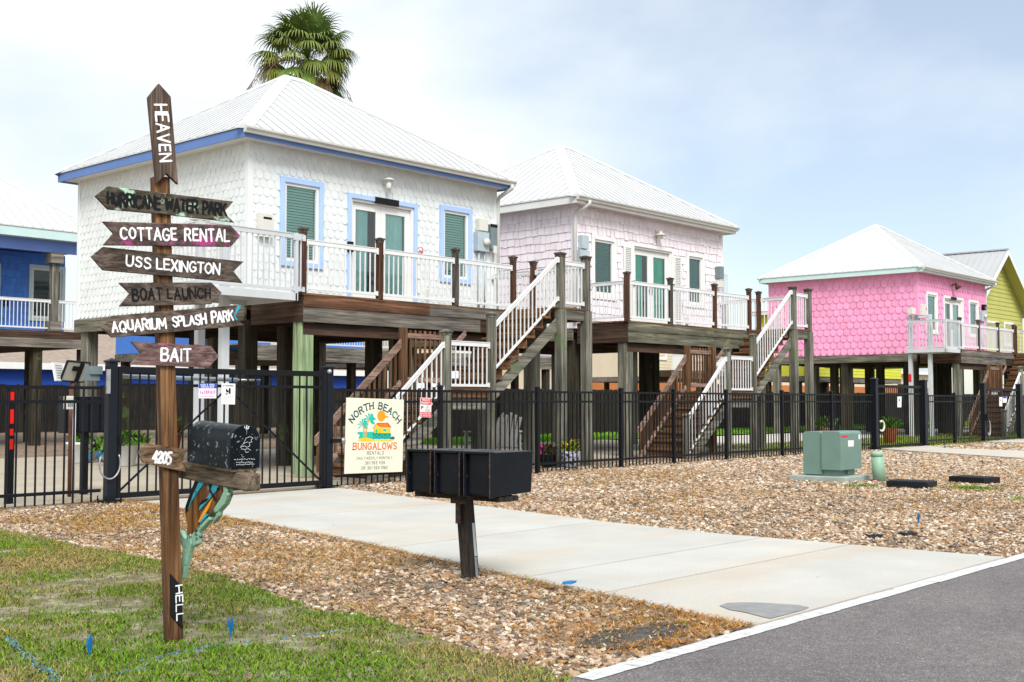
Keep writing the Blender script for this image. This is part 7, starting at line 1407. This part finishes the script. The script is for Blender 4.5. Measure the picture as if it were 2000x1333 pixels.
# ================================================================== FAN PALM BEHIND THE WHITE COTTAGE
def palm():
    Yp = 28.5; cc = at_y(600, 112, Yp); k = 34.3*Yp/27.0/2331*1.03
    r = thing('fan_palm', 'tall shaggy fan palm rising behind the white cottage roof', 'tree', (cc.x, cc.y, 0)); rr = random.Random(12)
    mb = MB().use(0, True); pts = [(cc.x+0.08*math.sin(z*0.7), cc.y, z) for z in np.linspace(0, cc.z-0.1, 14)]; mb.tube(pts, [0.24-0.006*i for i in range(14)], 12); mb.build('trunk', M['trunk'], r)
    V, F, colr = [], [], []; SV, SF, SC = [], [], []
    def frond(az, el, Lp, Rf, droop, col, store):
        V, F, Cc = store; d = Vector((math.cos(az)*math.cos(el), math.sin(az)*math.cos(el), math.sin(el))); P = []; p = Vector(cc); dd = d.copy()
        for i in range(7): P.append(p.copy()); dd = (dd+Vector((0, 0, -0.045*droop))).normalized(); p = p+dd*(Lp/6)
        side = dd.cross(Vector((0, 0, 1))); side = side.normalized() if side.length > 0.05 else Vector((1, 0, 0)); upv = side.cross(dd)
        for i in range(6):      # petiole
            o = len(V); w = 0.022; V.extend([P[i]-side*w, P[i]+side*w, P[i+1]+side*w, P[i+1]-side*w]); F.append((o, o+1, o+2, o+3)); Cc.extend([tuple(x*0.8 for x in col)]*4)
        hub = P[-1]; n = 30
        for i in range(n):
            a = -2.15+4.3*i/(n-1); ld = (dd*math.cos(a)+side*math.sin(a)+upv*(0.22*math.cos(a*1.2)-0.05)).normalized(); L = Rf*(0.80+0.2*math.cos(a))*rr.uniform(0.88, 1.08)
            tw = ld.cross(upv).normalized(); q = hub.copy(); e = ld.copy(); pts = [q.copy()]
            for s in range(5):
                g_ = (-0.02-0.62*(s/4.0)**1.3)*droop; e = (e+Vector((rr.uniform(-.03, .03), rr.uniform(-.03, .03), g_))).normalized(); q = q+e*(L/5); pts.append(q.copy())
            ws = [0.018, 0.040, 0.044, 0.030, 0.018, 0.003]; f_ = rr.uniform(0.75, 1.2); cl = tuple(x*f_ for x in col); tip = tuple(0.6*x+0.4*y for x, y in zip(cl, (0.30, 0.26, 0.10)))
            o = len(V)
            for s in range(6): V.extend([pts[s]-tw*ws[s]*0.75, pts[s]+tw*ws[s]*0.75]); Cc.extend([cl if s < 4 else tip]*2)
            F.extend([(o+2*s, o+2*s+1, o+2*s+3, o+2*s+2) for s in range(5)])
    for i in range(76):
        t = i/75.0; el = R(84-138*t+rr.uniform(-12, 12)); az = i*2.39996+rr.uniform(-0.3, 0.3)
        g = rr.uniform(0, 1); col = (0.095+0.16*t*g, 0.175+0.12*t*g, 0.032+0.014*g)
        if t > 0.55 and rr.random() < 0.35: col = (0.24, 0.25, 0.05)
        frond(az, el, (0.78+0.40*t+0.12*math.sin(t*2.6))*rr.uniform(0.8, 1.12), 0.80*rr.uniform(0.85, 1.15), 0.65+1.35*t, col, (V, F, colr))
    for i in range(16):
        frond(rr.uniform(0, 6.28), R(rr.uniform(-62, -35)), rr.uniform(0.8, 1.15), 0.6, 1.9, rr.choice([(0.20, 0.13, 0.06), (0.10, 0.06, 0.03), (0.30, 0.19, 0.09)]), (SV, SF, SC))
    for nm, v_, f_, c_ in (('crown', V, F, colr), ('dead_fronds', SV, SF, SC)):
        me = bpy.data.meshes.new(nm); me.from_pydata([tuple(Vector(p)-r.location) for p in v_], [], f_); a = me.color_attributes.new('col', 'FLOAT_COLOR', 'POINT'); a.data.foreach_set('color', np.array([(*x, 1) for x in c_], np.float32).ravel()); me.materials.append(M['palm']); me.update()
        o = bpy.data.objects.new(nm, me); C.objects.link(o); o.parent = r
    # hanging seed strings
    mb = MB()
    for k_ in range(9):
        az = rr.choice([2.5, 2.9, 3.4, -0.4, 0.1, 0.5])+rr.uniform(-0.3, 0.3); p = Vector(cc)+Vector((0, 0, -0.3)); d = Vector((math.cos(az), math.sin(az), 0.6)); P = [p.copy()]
        for s in range(11): d = (d+Vector((0, 0, -0.22))).normalized(); p = p+d*0.24; P.append(p.copy())
        mb.tube(P, 0.008, 4)
        for s in range(5, 12):
            for q in range(3): mb.bar(P[s], P[s]+Vector((rr.uniform(-.12, .12), rr.uniform(-.12, .12), rr.uniform(-.22, -.05))), 0.008, 0.008)
    mb.build('seed_stalks', ink('dry_seed_stalk', (0.22, 0.14, 0.10)), r)
M['palm'] = cover('palm_leaf', rough=0.5)
palm()
